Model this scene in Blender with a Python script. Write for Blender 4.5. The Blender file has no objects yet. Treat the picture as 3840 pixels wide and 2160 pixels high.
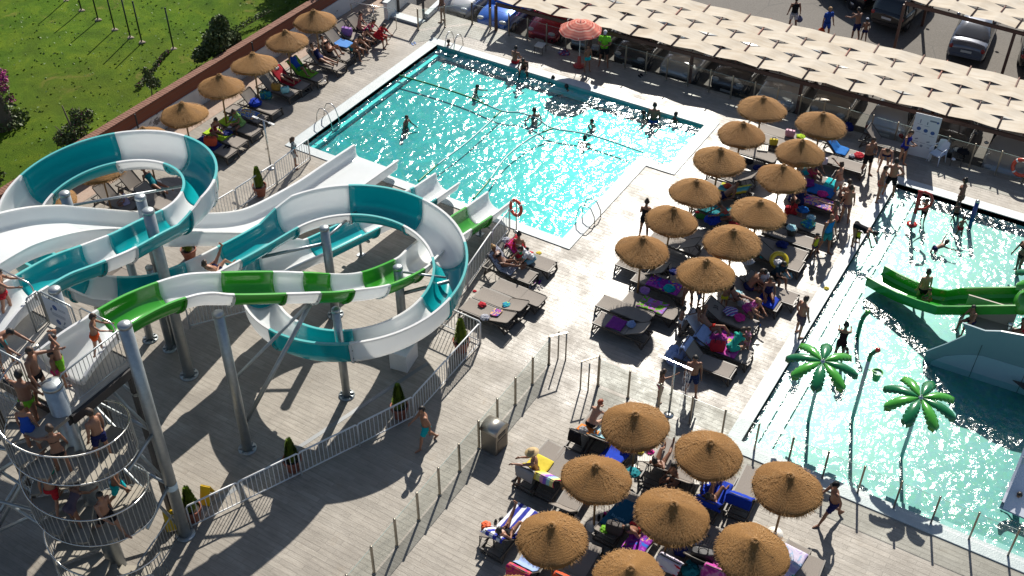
import bpy, bmesh, math, random
import numpy as np
from mathutils import Vector, Matrix, noise as mnoise
random.seed(7)
PI = math.pi
R = math.radians
C = bpy.context.scene
COL = C.collection

# ---------------------------------------------------------------- camera of the photograph
# world: X and Y follow the tiled edges of the pools, Z = 0 is the pool deck, metres
FOC, TH, RO, AZ, HC = 4291.709, 0.6994496, -0.0014462, 0.5432954, 26.0
_f = Vector((0, math.cos(TH), -math.sin(TH))); _r = Vector((1, 0, 0)); _d = _f.cross(_r)
_c, _s = math.cos(RO), math.sin(RO)
_rows = [_c*_r+_s*_d, -_s*_r+_c*_d, _f]
def _w(v):
    ca, sa = math.cos(AZ), math.sin(AZ)
    return Vector((v.x*ca-v.y*sa, v.x*sa+v.y*ca, v.z))
RIGHT, DOWN, FWD = [_w(v) for v in _rows]
REG = {'R1':(700,300,.24845),'R2':(960,60,.28986),'R3':(1740,840,.31746),'R4':(2180,980,.24845),'R5':(2480,1000,.24845),
 'R6':(2440,1240,.24845),'R7':(2580,440,.30021),'R8':(2560,620,.30021),'S1':(1780,1820,.2346),'S2':(2080,1500,.28986),
 'S3':(1900,1640,.24845),'S4':(2180,1860,.20708),'S5':(2420,1680,.24845),'S6':(2420,1920,.26398),'S7':(2960,320,.28986),
 'S8':(3320,380,.27601),'D1':(0,1080,.33126),'D2':(0,1400,.33126),'D3':(0,1680,.33126),'N':(0,0,1)}
for _i in range(4):
    for _j in range(3):
        REG['%d%d' % (_i, _j)] = (960*_i, 720*_j, .4969)
def at(reg, x, y, z=0.0):
    """survey point: the spot at height z seen at (x, y) of a sheet of the photograph"""
    o = REG[reg]; px, py = o[0]+x*o[2], o[1]+y*o[2]
    v = RIGHT*((px-1920)/FOC)+DOWN*((py-1080)/FOC)+FWD
    t = (z-HC)/v.z
    return Vector((v.x*t, v.y*t, z))

# ---------------------------------------------------------------- mesh builder
class MB:
    def __init__(s):
        s.v = []; s.f = []; s.m = []; s.sm = []
    def add(s, vs, fs, mi=0, smooth=False):
        o = len(s.v); s.v.extend([tuple(p) for p in vs])
        for f in fs:
            s.f.append([i+o for i in f]); s.m.append(mi); s.sm.append(smooth)
        return s
    def box(s, c, d, rz=0, rx=0, ry=0, mi=0, taper=1.0):
        x, y, z = d[0]/2, d[1]/2, d[2]/2
        M = Matrix.Rotation(rz, 3, 'Z') @ Matrix.Rotation(ry, 3, 'Y') @ Matrix.Rotation(rx, 3, 'X')
        vs = []
        for zz, k in ((-z, 1), (z, taper)):
            for xx, yy in ((-x, -y), (x, -y), (x, y), (-x, y)):
                vs.append(Vector(c)+M @ Vector((xx*k, yy*k, zz)))
        s.add(vs, [(3,2,1,0),(4,5,6,7),(0,1,5,4),(1,2,6,5),(2,3,7,6),(3,0,4,7)], mi)
        return s
    def bar(s, a, b, w, h=None, mi=0):
        """rectangular bar from a to b"""
        a, b = Vector(a), Vector(b); h = h or w
        d = (b-a); L = d.length
        if L < 1e-6: return s
        d /= L; up = Vector((0,0,1)) if abs(d.z) < .95 else Vector((0,1,0))
        x = d.cross(up).normalized(); y = x.cross(d)
        vs = []
        for p in (a, b):
            for i, j in ((-1,-1),(1,-1),(1,1),(-1,1)):
                vs.append(p+x*(i*w/2)+y*(j*h/2))
        s.add(vs, [(3,2,1,0),(4,5,6,7),(0,1,5,4),(1,2,6,5),(2,3,7,6),(3,0,4,7)], mi); return s
    def tube(s, pts, r, n=8, mi=0, caps=True, closed=False, ref=None):
        pts = [Vector(p) for p in pts]; k = len(pts)
        rs = r if isinstance(r, (list, tuple)) else [r]*k
        vs = []; X = None
        for i, p in enumerate(pts):
            if closed: t = pts[(i+1) % k]-pts[i-1]
            else: t = (pts[min(i+1, k-1)]-pts[max(i-1, 0)])
            if t.length < 1e-9: t = Vector((0,0,1))
            t.normalize()
            if X is None:
                u = Vector((0,0,1)) if abs(t.z) < .9 else Vector((0,1,0))
                X = t.cross(u).normalized()
            else:
                X = (X-t*X.dot(t)).normalized()
            Y = t.cross(X)
            for j in range(n):
                a = 2*PI*j/n
                vs.append(p+(X*math.cos(a)+Y*math.sin(a))*rs[i])
        fs = []
        for i in range(k if closed else k-1):
            i2 = (i+1) % k
            for j in range(n):
                j2 = (j+1) % n
                fs.append((i*n+j, i*n+j2, i2*n+j2, i2*n+j))
        if caps and not closed:
            fs.append(tuple(range(n-1, -1, -1))); fs.append(tuple((k-1)*n+j for j in range(n)))
        s.add(vs, fs, mi, n > 5); return s
    def lathe(s, prof, c=(0,0,0), n=24, mi=0, smooth=True, cap=True, wob=None):
        vs = []; fs = []; k = len(prof)
        for i, (r, z) in enumerate(prof):
            for j in range(n):
                a = 2*PI*j/n; q = wob(a, i) if wob else (1, 0)
                vs.append((c[0]+r*q[0]*math.cos(a), c[1]+r*q[0]*math.sin(a), c[2]+z+q[1]))
        for i in range(k-1):
            for j in range(n):
                j2 = (j+1) % n
                fs.append((i*n+j, i*n+j2, (i+1)*n+j2, (i+1)*n+j))
        if cap:
            fs.append(tuple(range(n-1, -1, -1))); fs.append(tuple((k-1)*n+j for j in range(n)))
        s.add(vs, fs, mi, smooth); return s
    def ball(s, c, r, n=10, m=7, mi=0, M=None):
        vs = []; fs = []
        rr = r if isinstance(r, (tuple, list)) else (r, r, r)
        for i in range(m+1):
            a = PI*i/m-PI/2
            for j in range(n):
                b = 2*PI*j/n
                v = Vector((rr[0]*math.cos(a)*math.cos(b), rr[1]*math.cos(a)*math.sin(b), rr[2]*math.sin(a)))
                vs.append(Vector(c)+(M @ v if M else v))
        for i in range(m):
            for j in range(n):
                j2 = (j+1) % n
                fs.append((i*n+j, i*n+j2, (i+1)*n+j2, (i+1)*n+j))
        s.add(vs, fs, mi, True); return s
    def grid(s, P, mi=0, smooth=True, wrap=False):
        """P[i][j] points"""
        a, b = len(P), len(P[0]); vs = [p for row in P for p in row]; fs = []
        for i in range(a-1):
            for j in range(b if wrap else b-1):
                j2 = (j+1) % b
                fs.append((i*b+j, i*b+j2, (i+1)*b+j2, (i+1)*b+j))
        s.add(vs, fs, mi, smooth); return s
    def prism(s, poly, z0, z1, mi=0):
        n = len(poly)
        vs = [(p[0], p[1], z0) for p in poly]+[(p[0], p[1], z1) for p in poly]
        fs = [tuple(range(n-1, -1, -1)), tuple(range(n, 2*n))]+[(i, (i+1) % n, n+(i+1) % n, n+i) for i in range(n)]
        s.add(vs, fs, mi); return s
    def build(s, name, mats, parent=None, bevel=0, up=False):
        me = bpy.data.meshes.new(name)
        me.from_pydata(s.v, [], s.f)
        if not isinstance(mats, (list, tuple)): mats = [mats]
        for m in mats: me.materials.append(m)
        me.polygons.foreach_set('material_index', s.m)
        me.polygons.foreach_set('use_smooth', s.sm)
        bm = bmesh.new(); bm.from_mesh(me)
        bmesh.ops.remove_doubles(bm, verts=bm.verts, dist=1e-5)
        bmesh.ops.recalc_face_normals(bm, faces=bm.faces)
        if up and sum(f.normal.z for f in bm.faces) < 0: bmesh.ops.reverse_faces(bm, faces=bm.faces)
        if bevel:
            bmesh.ops.bevel(bm, geom=[e for e in bm.edges if e.is_manifold and e.calc_face_angle(0) > .5], offset=bevel, segments=2, affect='EDGES', profile=.6)
        bm.to_mesh(me); bm.free(); me.update()
        o = bpy.data.objects.new(name, me); COL.objects.link(o)
        if parent: o.parent = parent
        return o

def tag(o, label, cat, group=None, kind=None):
    if label: o['label'] = label
    if cat: o['category'] = cat
    if group: o['group'] = group
    if kind: o['kind'] = kind
    return o
def thing(name, label, cat, loc=(0,0,0), rotz=0, group=None):
    o = bpy.data.objects.new(name, None); COL.objects.link(o)
    o.empty_display_size = .2
    o.location = loc; o.rotation_euler = (0, 0, rotz)
    return tag(o, label, cat, group)
def struct(o):
    o['kind'] = 'structure'; return o
def dup(root, loc, rotz, label=None):
    r = root.copy(); COL.objects.link(r); r.location = loc; r.rotation_euler = (0, 0, rotz)
    if label: r['label'] = label
    for ch in list(root.children):
        c = ch.copy(); COL.objects.link(c); c.parent = r
        for g in ch.children:
            d = g.copy(); COL.objects.link(d); d.parent = c
    return r

# ---------------------------------------------------------------- materials
_mats = {}
def mat(name, col, rough=.5, metal=0., noise=None, bump=None, spec=.5, stretch=None, trans=0, alpha=1, coat=0, sss=0):
    """noise = (scale, second colour, contrast), bump = (scale, strength)"""
    key = (name, tuple(col), rough)
    if key in _mats: return _mats[key]
    m = bpy.data.materials.new(name); m.use_nodes = True
    nt = m.node_tree; b = nt.nodes['Principled BSDF']
    b.inputs['Base Color'].default_value = (*col, 1); b.inputs['Roughness'].default_value = rough
    b.inputs['Metallic'].default_value = metal; b.inputs['Specular IOR Level'].default_value = spec
    b.inputs['Transmission Weight'].default_value = trans; b.inputs['Alpha'].default_value = alpha
    b.inputs['Coat Weight'].default_value = coat; b.inputs['Coat Roughness'].default_value = .08
    if noise or bump:
        tc = nt.nodes.new('ShaderNodeTexCoord'); mp = nt.nodes.new('ShaderNodeMapping')
        nt.links.new(tc.outputs['Object'], mp.inputs['Vector'])
        if stretch: mp.inputs['Scale'].default_value = stretch
    if noise:
        n = nt.nodes.new('ShaderNodeTexNoise'); n.inputs['Scale'].default_value = noise[0]; n.inputs['Detail'].default_value = 5
        n.inputs['Roughness'].default_value = .65
        rp = nt.nodes.new('ShaderNodeValToRGB'); k = noise[2] if len(noise) > 2 else .2
        rp.color_ramp.elements[0].position = .5-k; rp.color_ramp.elements[1].position = .5+k
        rp.color_ramp.elements[0].color = (*col, 1); rp.color_ramp.elements[1].color = (*noise[1], 1)
        nt.links.new(mp.outputs[0], n.inputs['Vector']); nt.links.new(n.outputs['Fac'], rp.inputs[0])
        nt.links.new(rp.outputs[0], b.inputs['Base Color'])
    if bump:
        n = nt.nodes.new('ShaderNodeTexNoise'); n.inputs['Scale'].default_value = bump[0]; n.inputs['Detail'].default_value = 4
        bp = nt.nodes.new('ShaderNodeBump'); bp.inputs['Strength'].default_value = bump[1]; bp.inputs['Distance'].default_value = .05
        nt.links.new(mp.outputs[0], n.inputs['Vector']); nt.links.new(n.outputs['Fac'], bp.inputs['Height'])
        nt.links.new(bp.outputs[0], b.inputs['Normal'])
    _mats[key] = m; return m

class NT:
    """tiny node-graph helper"""
    def __init__(s, name):
        s.m = bpy.data.materials.new(name); s.m.use_nodes = True; s.t = s.m.node_tree; s.t.nodes.clear()
        s.out = s.n('OutputMaterial')
    def n(s, typ, **kw):
        x = s.t.nodes.new('ShaderNode'+typ)
        for k, v in kw.items():
            if k.startswith('_'): setattr(x, k[1:], v)
            else:
                i = x.inputs[int(k[1:])] if k[0] == 'i' and k[1:].isdigit() else x.inputs[k.replace('__', ' ')]
                if hasattr(v, 'is_output') or isinstance(v, bpy.types.NodeSocket): s.t.links.new(v, i)
                else: i.default_value = v
        return x
    def ramp(s, fac, stops, interp='LINEAR'):
        r = s.t.nodes.new('ShaderNodeValToRGB'); s.t.links.new(fac, r.inputs[0]); e = r.color_ramp.elements
        r.color_ramp.interpolation = interp
        while len(e) < len(stops): e.new(.5)
        for q, (p, c) in zip(e, stops):
            q.position = p; q.color = (*c, 1) if len(c) == 3 else c
        return r.outputs[0]
    def mix(s, fac, a, b, blend='MIX'):
        x = s.t.nodes.new('ShaderNodeMix'); x.data_type = 'RGBA'; x.blend_type = blend
        for v, i in ((fac, x.inputs[0]), (a, x.inputs[6]), (b, x.inputs[7])):
            if isinstance(v, bpy.types.NodeSocket): s.t.links.new(v, i)
            elif isinstance(v, (int, float)): i.default_value = v
            else: i.default_value = (*v, 1)
        return x.outputs[2]
    def math(s, op, a, b=0., clamp=False):
        x = s.t.nodes.new('ShaderNodeMath'); x.operation = op; x.use_clamp = clamp
        for v, i in ((a, x.inputs[0]), (b, x.inputs[1])):
            if isinstance(v, bpy.types.NodeSocket): s.t.links.new(v, i)
            else: i.default_value = v
        return x.outputs[0]
    def pos(s, scale=(1,1,1), rot=(0,0,0), loc=(0,0,0), obj=True):
        tc = s.n('TexCoord'); mp = s.n('Mapping', Vector=tc.outputs['Object'])
        mp.inputs['Scale'].default_value = scale; mp.inputs['Rotation'].default_value = rot; mp.inputs['Location'].default_value = loc
        return mp.outputs[0]
    def noise(s, vec, scale, detail=4, rough=.6, dist=0):
        return s.n('TexNoise', Vector=vec, Scale=scale, Detail=detail, Roughness=rough, Distortion=dist).outputs[0]
    def surf(s, sh): s.t.links.new(sh, s.out.inputs['Surface']); return s.m

# ---------------------------------------------------------------- light and camera
SUN_AZ, SUN_EL = R(107.6), R(39.5)      # azimuth measured from +X, towards the sun
w = bpy.data.worlds.new("World"); C.world = w; w.use_nodes = True
nt = w.node_tree; bg = nt.nodes['Background']
sky = nt.nodes.new('ShaderNodeTexSky'); sky.sky_type = 'NISHITA'; sky.sun_disc = False
sky.sun_elevation = SUN_EL; sky.sun_rotation = R(90)-SUN_AZ
nt.links.new(sky.outputs[0], bg.inputs[0]); bg.inputs[1].default_value = .065
sl = bpy.data.lights.new('sun', 'SUN'); sl.energy = 4.9; sl.angle = R(.5); sl.color = (1, .94, .84)
so = bpy.data.objects.new('sun', sl); COL.objects.link(so)
sd = Vector((math.cos(SUN_EL)*math.cos(SUN_AZ), math.cos(SUN_EL)*math.sin(SUN_AZ), math.sin(SUN_EL)))
so.rotation_euler = sd.to_track_quat('Z', 'Y').to_euler(); so.location = sd*60
cam = bpy.data.cameras.new('camera'); cam.sensor_width = 36; cam.lens = 36*FOC/3840; cam.clip_end = 400; cam.clip_start = .5
co = bpy.data.objects.new('camera', cam); COL.objects.link(co)
Mx = Matrix((RIGHT, -DOWN, -FWD)).transposed().to_4x4(); Mx.translation = (0, 0, HC); co.matrix_world = Mx
C.camera = co
C.view_settings.view_transform = 'Standard'; C.view_settings.look = 'None'; C.view_settings.gamma = 1
C.view_settings.exposure = .58
C.cycles.use_denoising = True
C.cycles.max_bounces = 6; C.cycles.transparent_max_bounces = 16; C.cycles.glossy_bounces = 3; C.cycles.transmission_bounces = 4
C.cycles.caustics_reflective = False; C.cycles.caustics_refractive = False; C.cycles.sample_clamp_indirect = 2
# ================================================================ SETTING
def deck_material(name, base, dark, light, wet_boxes, ang=0.0):
    g = NT(name); p = g.pos(rot=(0, 0, ang))
    # stamped planks, long side along X
    br = g.n('TexBrick', Vector=p, Scale=1.0, Mortar__Size=.006, Bias=-.1, Brick__Width=1.1, Row__Height=.17, _offset=.37, _squash=1.0)
    br.inputs['Color1'].default_value = (.25, .25, .25, 1); br.inputs['Color2'].default_value = (.75, .75, .75, 1); br.inputs['Mortar'].default_value = (0, 0, 0, 1)
    st = g.noise(g.pos(scale=(.55, 6, 1), rot=(0, 0, ang)), 2.2, 6, .7)
    st2 = g.noise(g.pos(scale=(1.2, 14, 1), rot=(0, 0, ang)), 3, 5, .7)
    bl = g.noise(p, .35, 5, .62)
    spot = g.noise(p, 1.7, 6, .7, .6)
    t = g.ramp(st, [(.32, dark), (.52, base), (.72, light)])
    t = g.mix(.28, t, g.ramp(st2, [(.3, dark), (.7, light)]))
    cl = g.noise(p, .9, 6, .7, .5); t = g.mix(.38, t, g.ramp(cl, [(.32, dark), (.5, base), (.68, light)]))
    t = g.mix(.2, t, g.mix(1, t, br.outputs[0], 'OVERLAY'))
    stain = g.ramp(bl, [(.36, (0, 0, 0)), (.66, (1, 1, 1))])
    t = g.mix(g.math('MULTIPLY', stain, .6), t, tuple(c*.62 for c in base))
    t = g.mix(g.math('MULTIPLY', g.ramp(spot, [(.60, (0, 0, 0)), (.74, (1, 1, 1))]), .4), t, (.21, .155, .10))
    t = g.mix(g.math('MULTIPLY', br.outputs[1], .32), t, tuple(c*.4 for c in base))
    # water splashed out of the pools: darker and much glossier
    wet = None; sx = g.n('SeparateXYZ', Vector=g.pos())
    wn = g.noise(g.pos(), .9, 5, .6)
    for (x0, x1, y0, y1, soft) in wet_boxes:
        a = g.math('MINIMUM', g.math('SUBTRACT', sx.outputs[0], x0), g.math('SUBTRACT', x1, sx.outputs[0]))
        b = g.math('MINIMUM', g.math('SUBTRACT', sx.outputs[1], y0), g.math('SUBTRACT', y1, sx.outputs[1]))
        d = g.math('DIVIDE', g.math('MINIMUM', a, b), soft)
        wet = d if wet is None else g.math('MAXIMUM', wet, d)
    wetv = g.math('ADD', g.math('MULTIPLY', wet, .5), g.math('MULTIPLY', g.math('SUBTRACT', wn, .5), 2.6))
    wf = g.ramp(wetv, [(.0, (0, 0, 0)), (.9, (1, 1, 1))])
    t = g.mix(g.math('MULTIPLY', wf, .6), t, g.mix(1, t, (.62, .63, .68), 'MULTIPLY'))
    rough = g.math('ADD', g.math('MULTIPLY', wf, -.195), g.math('ADD', .545, g.math('MULTIPLY', g.math('SUBTRACT', g.math('ADD', g.math('MULTIPLY', st2, .5), g.math('MULTIPLY', g.noise(p, 2.6, 5, .7, .4), .5)), .5), .75)), True)
    bn = g.noise(g.pos(scale=(1.3, 3, 1), rot=(0, 0, ang)), 9, 5, .7)
    h = g.math('ADD', g.math('MULTIPLY', bn, .7), g.math('MULTIPLY', br.outputs[1], -.5))
    bp = g.n('Bump', Height=h, Strength=.5, Distance=.02)
    b = g.n('BsdfPrincipled', Base__Color=t, Roughness=rough, Normal=bp.outputs[0])
    g.t.links.new(g.math('ADD', .40, g.math('MULTIPLY', wf, .2)), b.inputs['Specular IOR Level'])
    return g.surf(b.outputs[0])

M_DECK = deck_material('stamped_deck', (.300, .270, .230), (.150, .130, .108), (.44, .405, .355),
    [(-17.0, -5.5, 23.4, 42.4, 2.4), (-30.2, -14.0, 39.8, 42.5, .9), (-30.0, -28.0, 30, 41, .9), (-18, -6, 22.5, 25.5, 1.5)])
M_COPING = mat('pool_coping', (.36, .41, .43), .5, noise=(3, (.46, .50, .51), .25), bump=(22, .25))
M_WHITE = mat('white_paint', (.78, .78, .76), .45, noise=(2.5, (.66, .65, .62), .3))

# pools: rectangles and water levels
P1 = (-28.2, -15.85, 29.85, 39.85)          # deep pool
BEACH = (-15.85, -14.55, 36.3, 39.85)       # shallow entry steps
P2 = (-6.25, 14.0, 23.85, 39.85)            # children's pool
WL = -.10

# ---- deck, with holes where the pools are
def deck():
    m = MB(); xs = [-36.2, -28.75, -28.2, -15.85, -14.55, -14.0, -6.75, -6.25, 14.0, 15.0]; ys = [-8, 23.25, 23.85, 29.4, 29.85, 36.3, 39.85, 40.4, 42.75]
    for i in range(len(xs)-1):
        for j in range(len(ys)-1):
            cx, cy = (xs[i]+xs[i+1])/2, (ys[j]+ys[j+1])/2
            if any(q[0] < cx < q[1] and q[2] < cy < q[3] for q in (P1, BEACH, P2)): continue
            m.add([(xs[i], ys[j], 0), (xs[i+1], ys[j], 0), (xs[i+1], ys[j+1], 0), (xs[i], ys[j+1], 0)], [(0, 1, 2, 3)])
    m.add([(-36.2, 42.75, 0), (15, 42.75, 0), (15, 42.75, -1.1), (-36.2, 42.75, -1.1)], [(0, 1, 2, 3)])
    return m
struct(deck().build('pool_deck', M_DECK))

def asphalt():
    g = NT('asphalt'); p = g.pos()
    n1 = g.noise(p, .25, 5, .6); n2 = g.noise(p, 14, 6, .8); v = g.n('TexVoronoi', Vector=p, Scale=.35, _feature='DISTANCE_TO_EDGE')
    t = g.ramp(n1, [(.3, (.085, .074, .064)), (.7, (.125, .110, .096))])
    t = g.mix(.35, t, g.ramp(n2, [(.35, (.05, .048, .045)), (.65, (.2, .19, .175))]))
    t = g.mix(g.math('MULTIPLY', g.ramp(v.outputs[0], [(0, (1, 1, 1)), (.012, (0, 0, 0))]), .5), t, (.04, .04, .04))
    bp = g.n('Bump', Height=n2, Strength=.4, Distance=.02)
    return g.surf(g.n('BsdfPrincipled', Base__Color=t, Roughness=.85, Normal=bp.outputs[0]).outputs[0])
PZ = -.95                                    # the car park lies below the deck
M_ASPH = asphalt()
struct(MB().add([(-33.2, 42.7, PZ), (60, 42.7, PZ), (60, 120, PZ), (-33.2, 120, PZ)], [(0, 1, 2, 3)]).build('car_park', M_ASPH))
M_LINE = mat('road_paint', (.62, .6, .55), .7, noise=(6, (.4, .39, .36), .2))
ln = MB()
for k in range(9, 11):
    x = -26.5+k*2.55
    ln.box((x, 45.6, PZ+.004), (.10, 4.8, .002)); ln.box((x, 54.9, PZ+.004), (.10, 4.8, .002))
ln.box((6, 52.2, PZ+.004), (14, .10, .002))
struct(ln.build('parking_lines', M_LINE))

# ---- lawn beyond the brick wall
LZ = .85
def lawn_mat():
    g = NT('lawn'); p = g.pos()
    n0 = g.noise(p, .12, 4, .6, .4); n1 = g.noise(p, .9, 6, .7, .5); n2 = g.noise(p, 22, 4, .8)
    t = g.ramp(n1, [(.30, (.030, .070, .004)), (.5, (.055, .112, .005)), (.68, (.10, .155, .008))])
    t = g.mix(g.math('MULTIPLY', g.ramp(n0, [(.45, (0, 0, 0)), (.7, (1, 1, 1))]), .4), t, (.10, .115, .012))
    t = g.mix(.4, t, g.mix(1, t, g.ramp(n2, [(.3, (.2, .2, .2)), (.7, (.8, .8, .8))]), 'OVERLAY'))
    dry = g.noise(p, .5, 5, .7, .8)
    t = g.mix(g.math('MULTIPLY', g.ramp(dry, [(.62, (0, 0, 0)), (.72, (1, 1, 1))]), .45), t, (.24, .17, .06))
    bp = g.n('Bump', Height=g.math('ADD', n2, g.math('MULTIPLY', n1, .8)), Strength=.9, Distance=.06)
    return g.surf(g.n('BsdfPrincipled', Base__Color=g.mix(.45, t, g.mix(1, t, g.ramp(g.noise(g.pos(), .10, 3, .5), [(.35, (.35,)*3), (.65, (.72,)*3)]), 'OVERLAY')), Roughness=.9, Normal=bp.outputs[0], Specular__IOR__Level=.1).outputs[0])
M_LAWN = lawn_mat()
lw = MB(); P = []
for i in range(60):
    row = []
    for j in range(80):
        x = -34.45-(i/59)**1.5*75; y = -5+j*1.4
        row.append((x, y, LZ+.10*mnoise.noise((x*.35, y*.35, 1))*min(1, i/4)))
    P.append(row)
lw.grid(P); struct(lw.build('lawn', M_LAWN, up=True))
def grass():
    rng = np.random.default_rng(3); n = 9000
    x = -34.6-rng.random(n)**1.3*34; y = 14+rng.random(n)*52
    a = rng.random(n)*2*PI; h = .03+.04*rng.random(n); wd = .05+.05*rng.random(n)
    zz = np.array([LZ+.10*mnoise.noise((x[i]*.35, y[i]*.35, 1)) for i in range(n)])
    V = np.zeros((n, 3, 3))
    V[:, 0] = np.stack([x-wd*np.cos(a), y-wd*np.sin(a), zz-.01], 1); V[:, 1] = np.stack([x+wd*np.cos(a), y+wd*np.sin(a), zz-.01], 1)
    V[:, 2] = np.stack([x+.06*np.sin(a*3), y+.06*np.cos(a*5), zz+h], 1)
    m = MB(); m.add([tuple(q) for q in V.reshape(-1, 3)], [(3*i, 3*i+1, 3*i+2) for i in range(n)])
    return m
o = grass().build('grass_tufts', mat('grass_blade', (.05, .11, .012), .6, noise=(1.2, (.12, .19, .03), .2)))
tag(o, 'short green grass of the lawn beyond the brick wall', 'grass', kind='stuff')

# ---- water
def water_mat(name, tint, scale, slope, foam, foamscale, rgh=.13):
    g = NT(name); p = g.pos()
    n1 = g.n('TexNoise', Vector=p, Scale=scale, Detail=1.5, Roughness=.45, Distortion=.6).outputs[0]
    n2 = g.noise(p, scale*3.1, 3, .6, .4)
    n3 = g.noise(p, .33, 3, .5)
    h = g.math('ADD', g.math('MULTIPLY', n1, 1.0), g.math('MULTIPLY', n2, .16))
    bp = g.n('Bump', Height=h, Strength=1.0, Distance=slope)
    lw_ = g.n('LayerWeight', Blend=.5); fr = g.math('ADD', .028, g.math('MULTIPLY', .95, g.math('POWER', lw_.outputs[1], 5.0)))
    tr = g.n('BsdfTransparent', Color=(*tint, 1)); gl = g.n('BsdfGlossy', Roughness=rgh, Normal=bp.outputs[0], Color=(1, 1, 1, 1))
    di = g.n('BsdfDiffuse', Color=(.62, .74, .74, 1), Normal=bp.outputs[0])
    fo = g.n('TexNoise', Vector=p, Scale=foamscale, Detail=6, Roughness=.72, Distortion=1.6).outputs[0]
    big = g.ramp(g.noise(p, .22, 3, .6), [(.40, (0, 0, 0)), (.66, (1, 1, 1))])
    ff = g.math('MULTIPLY', g.math('MULTIPLY', g.ramp(fo, [(.52, (0, 0, 0)), (.72, (1, 1, 1))]), big), foam)
    a = g.n('MixShader', i0=ff, i1=tr.outputs[0], i2=di.outputs[0])
    b = g.n('MixShader', i0=fr, i1=a.outputs[0], i2=gl.outputs[0])
    return g.surf(b.outputs[0])
def water(name, rects, m, amp, wl, res=.11):
    mb = MB()
    for (x0, x1, y0, y1) in rects:
        nx, ny = max(2, int((x1-x0)/res)), max(2, int((y1-y0)/res)); P = []
        for i in range(nx+1):
            row = []
            for j in range(ny+1):
                x, y = x0+(x1-x0)*i/nx, y0+(y1-y0)*j/ny
                z = amp*(mnoise.noise((x*.7, y*.7, .3))+.5*mnoise.noise((x*1.7+3, y*1.7, 2.1))+.2*mnoise.noise((x*3.4, y*3.4, 5)))
                row.append((x, y, wl+z))
            P.append(row)
        mb.grid(P)
    return struct(mb.build(name, m, up=True))
M_W1 = water_mat('deep_pool_water', (.42, .91, .90), 2.2, .115, .16, 1.5)
M_W2 = water_mat('paddling_pool_water', (.78, .95, .925), 2.5, .11, .10, 1.8)
water('pool_water', [P1, BEACH], M_W1, .03, WL)
water('paddling_pool_water', [P2], M_W2, .022, WL)

def pool_shell(name, rect, depth, m, extra=None):
    x0, x1, y0, y1 = rect; mb = MB(); z = -depth
    mb.add([(x0, y0, z), (x1, y0, z), (x1, y1, z), (x0, y1, z)], [(0, 1, 2, 3)])
    for a, b in (((x0, y0), (x1, y0)), ((x1, y0), (x1, y1)), ((x1, y1), (x0, y1)), ((x0, y1), (x0, y0))):
        if rect is P1 and a[0] == b[0] == x1:      # the wall opens towards the shallow entry
            mb.add([(x1, y0, z), (x1, BEACH[2], z), (x1, BEACH[2], 0), (x1, y0, 0)], [(0, 1, 2, 3)]); mb.add([(x1, BEACH[2], z), (x1, y1, z), (x1, y1, -.32), (x1, BEACH[2], -.32)], [(0, 1, 2, 3)]); continue
        if rect is BEACH and a[0] == b[0] == x0: continue
        mb.add([(*a, z), (*b, z), (*b, .0), (*a, .0)], [(0, 1, 2, 3)])
    o = mb.build(name, [m, mat('pool_wall_tiles', (.20, .52, .53), .4, noise=(3, (.27, .60, .60), .2))])
    for p_ in o.data.polygons: p_.material_index = 0 if abs(p_.normal.z) > .5 else 1
    return struct(o)
def tile_mat(name, c1, c2, c3):
    g = NT(name); p = g.pos()
    n = g.noise(p, .55, 5, .68, 1.2); v = g.n('TexVoronoi', Vector=p, Scale=8)
    t = g.ramp(n, [(.3, c1), (.52, c2), (.72, c3)])
    t = g.mix(.18, t, v.outputs[1], 'SOFT_LIGHT')
    return g.surf(g.n('BsdfPrincipled', Base__Color=t, Roughness=.4).outputs[0])
pool_shell('pool_basin', P1, .46, tile_mat('pool_tiles', (.0, .115, .135), (.008, .20, .215), (.06, .32, .325)))
M_T2 = tile_mat('paddling_tiles', (.035, .21, .20), (.065, .265, .245), (.115, .325, .305))
pool_shell('paddling_pool_basin', P2, .36, M_T2)
pool_shell('pool_entry_step', BEACH, .32, mat('entry_tiles', (.10, .42, .44), .4, noise=(2, (.2, .55, .56), .3)))

# copings: pale rims standing a little proud of the deck and reaching under the water as a ledge
def coping(name, rect, wd, gaps=()):
    x0, x1, y0, y1 = rect; m = MB(); z0, z1 = -.16, .035
    segs = [((x0-wd, y0-wd), (x1+wd, y0)), ((x0-wd, y1), (x1+wd, y1+wd)), ((x0-wd, y0), (x0, y1)), ((x1, y0), (x1+wd, y1))]
    for (a, b) in segs:
        m.box(((a[0]+b[0])/2, (a[1]+b[1])/2, (z0+z1)/2), (b[0]-a[0], b[1]-a[1], z1-z0))
    return m
m = MB()
def cb(x0, x1, y0, y1, mm=m, z0=-.2, z1=.035): mm.box(((x0+x1)/2, (y0+y1)/2, (z0+z1)/2), (x1-x0, y1-y0, z1-z0))
cb(P1[0]-.55, P1[1]+.55, P1[2]-.45, P1[2]); cb(P1[0]-.55, BEACH[1]+.5, P1[3], P1[3]+.5)
cb(P1[0]-.55, P1[0], P1[2], P1[3]); cb(P1[1], P1[1]+.55, P1[2], BEACH[2]-.5)
cb(BEACH[1], BEACH[1]+.5, BEACH[2]-.5, P1[3]); cb(P1[1], BEACH[1], BEACH[2]-.5, BEACH[2])
struct(m.build('pool_coping', M_COPING, bevel=.012))
m = MB()
cb(P2[0]-.45, P2[1], P2[2]-.5, P2[2], m); cb(P2[0]-.45, P2[1], P2[3], P2[3]+.5, m); cb(P2[0]-.45, P2[0], P2[2], P2[3], m)
struct(m.build('paddling_pool_coping', M_COPING, bevel=.012))
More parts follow.
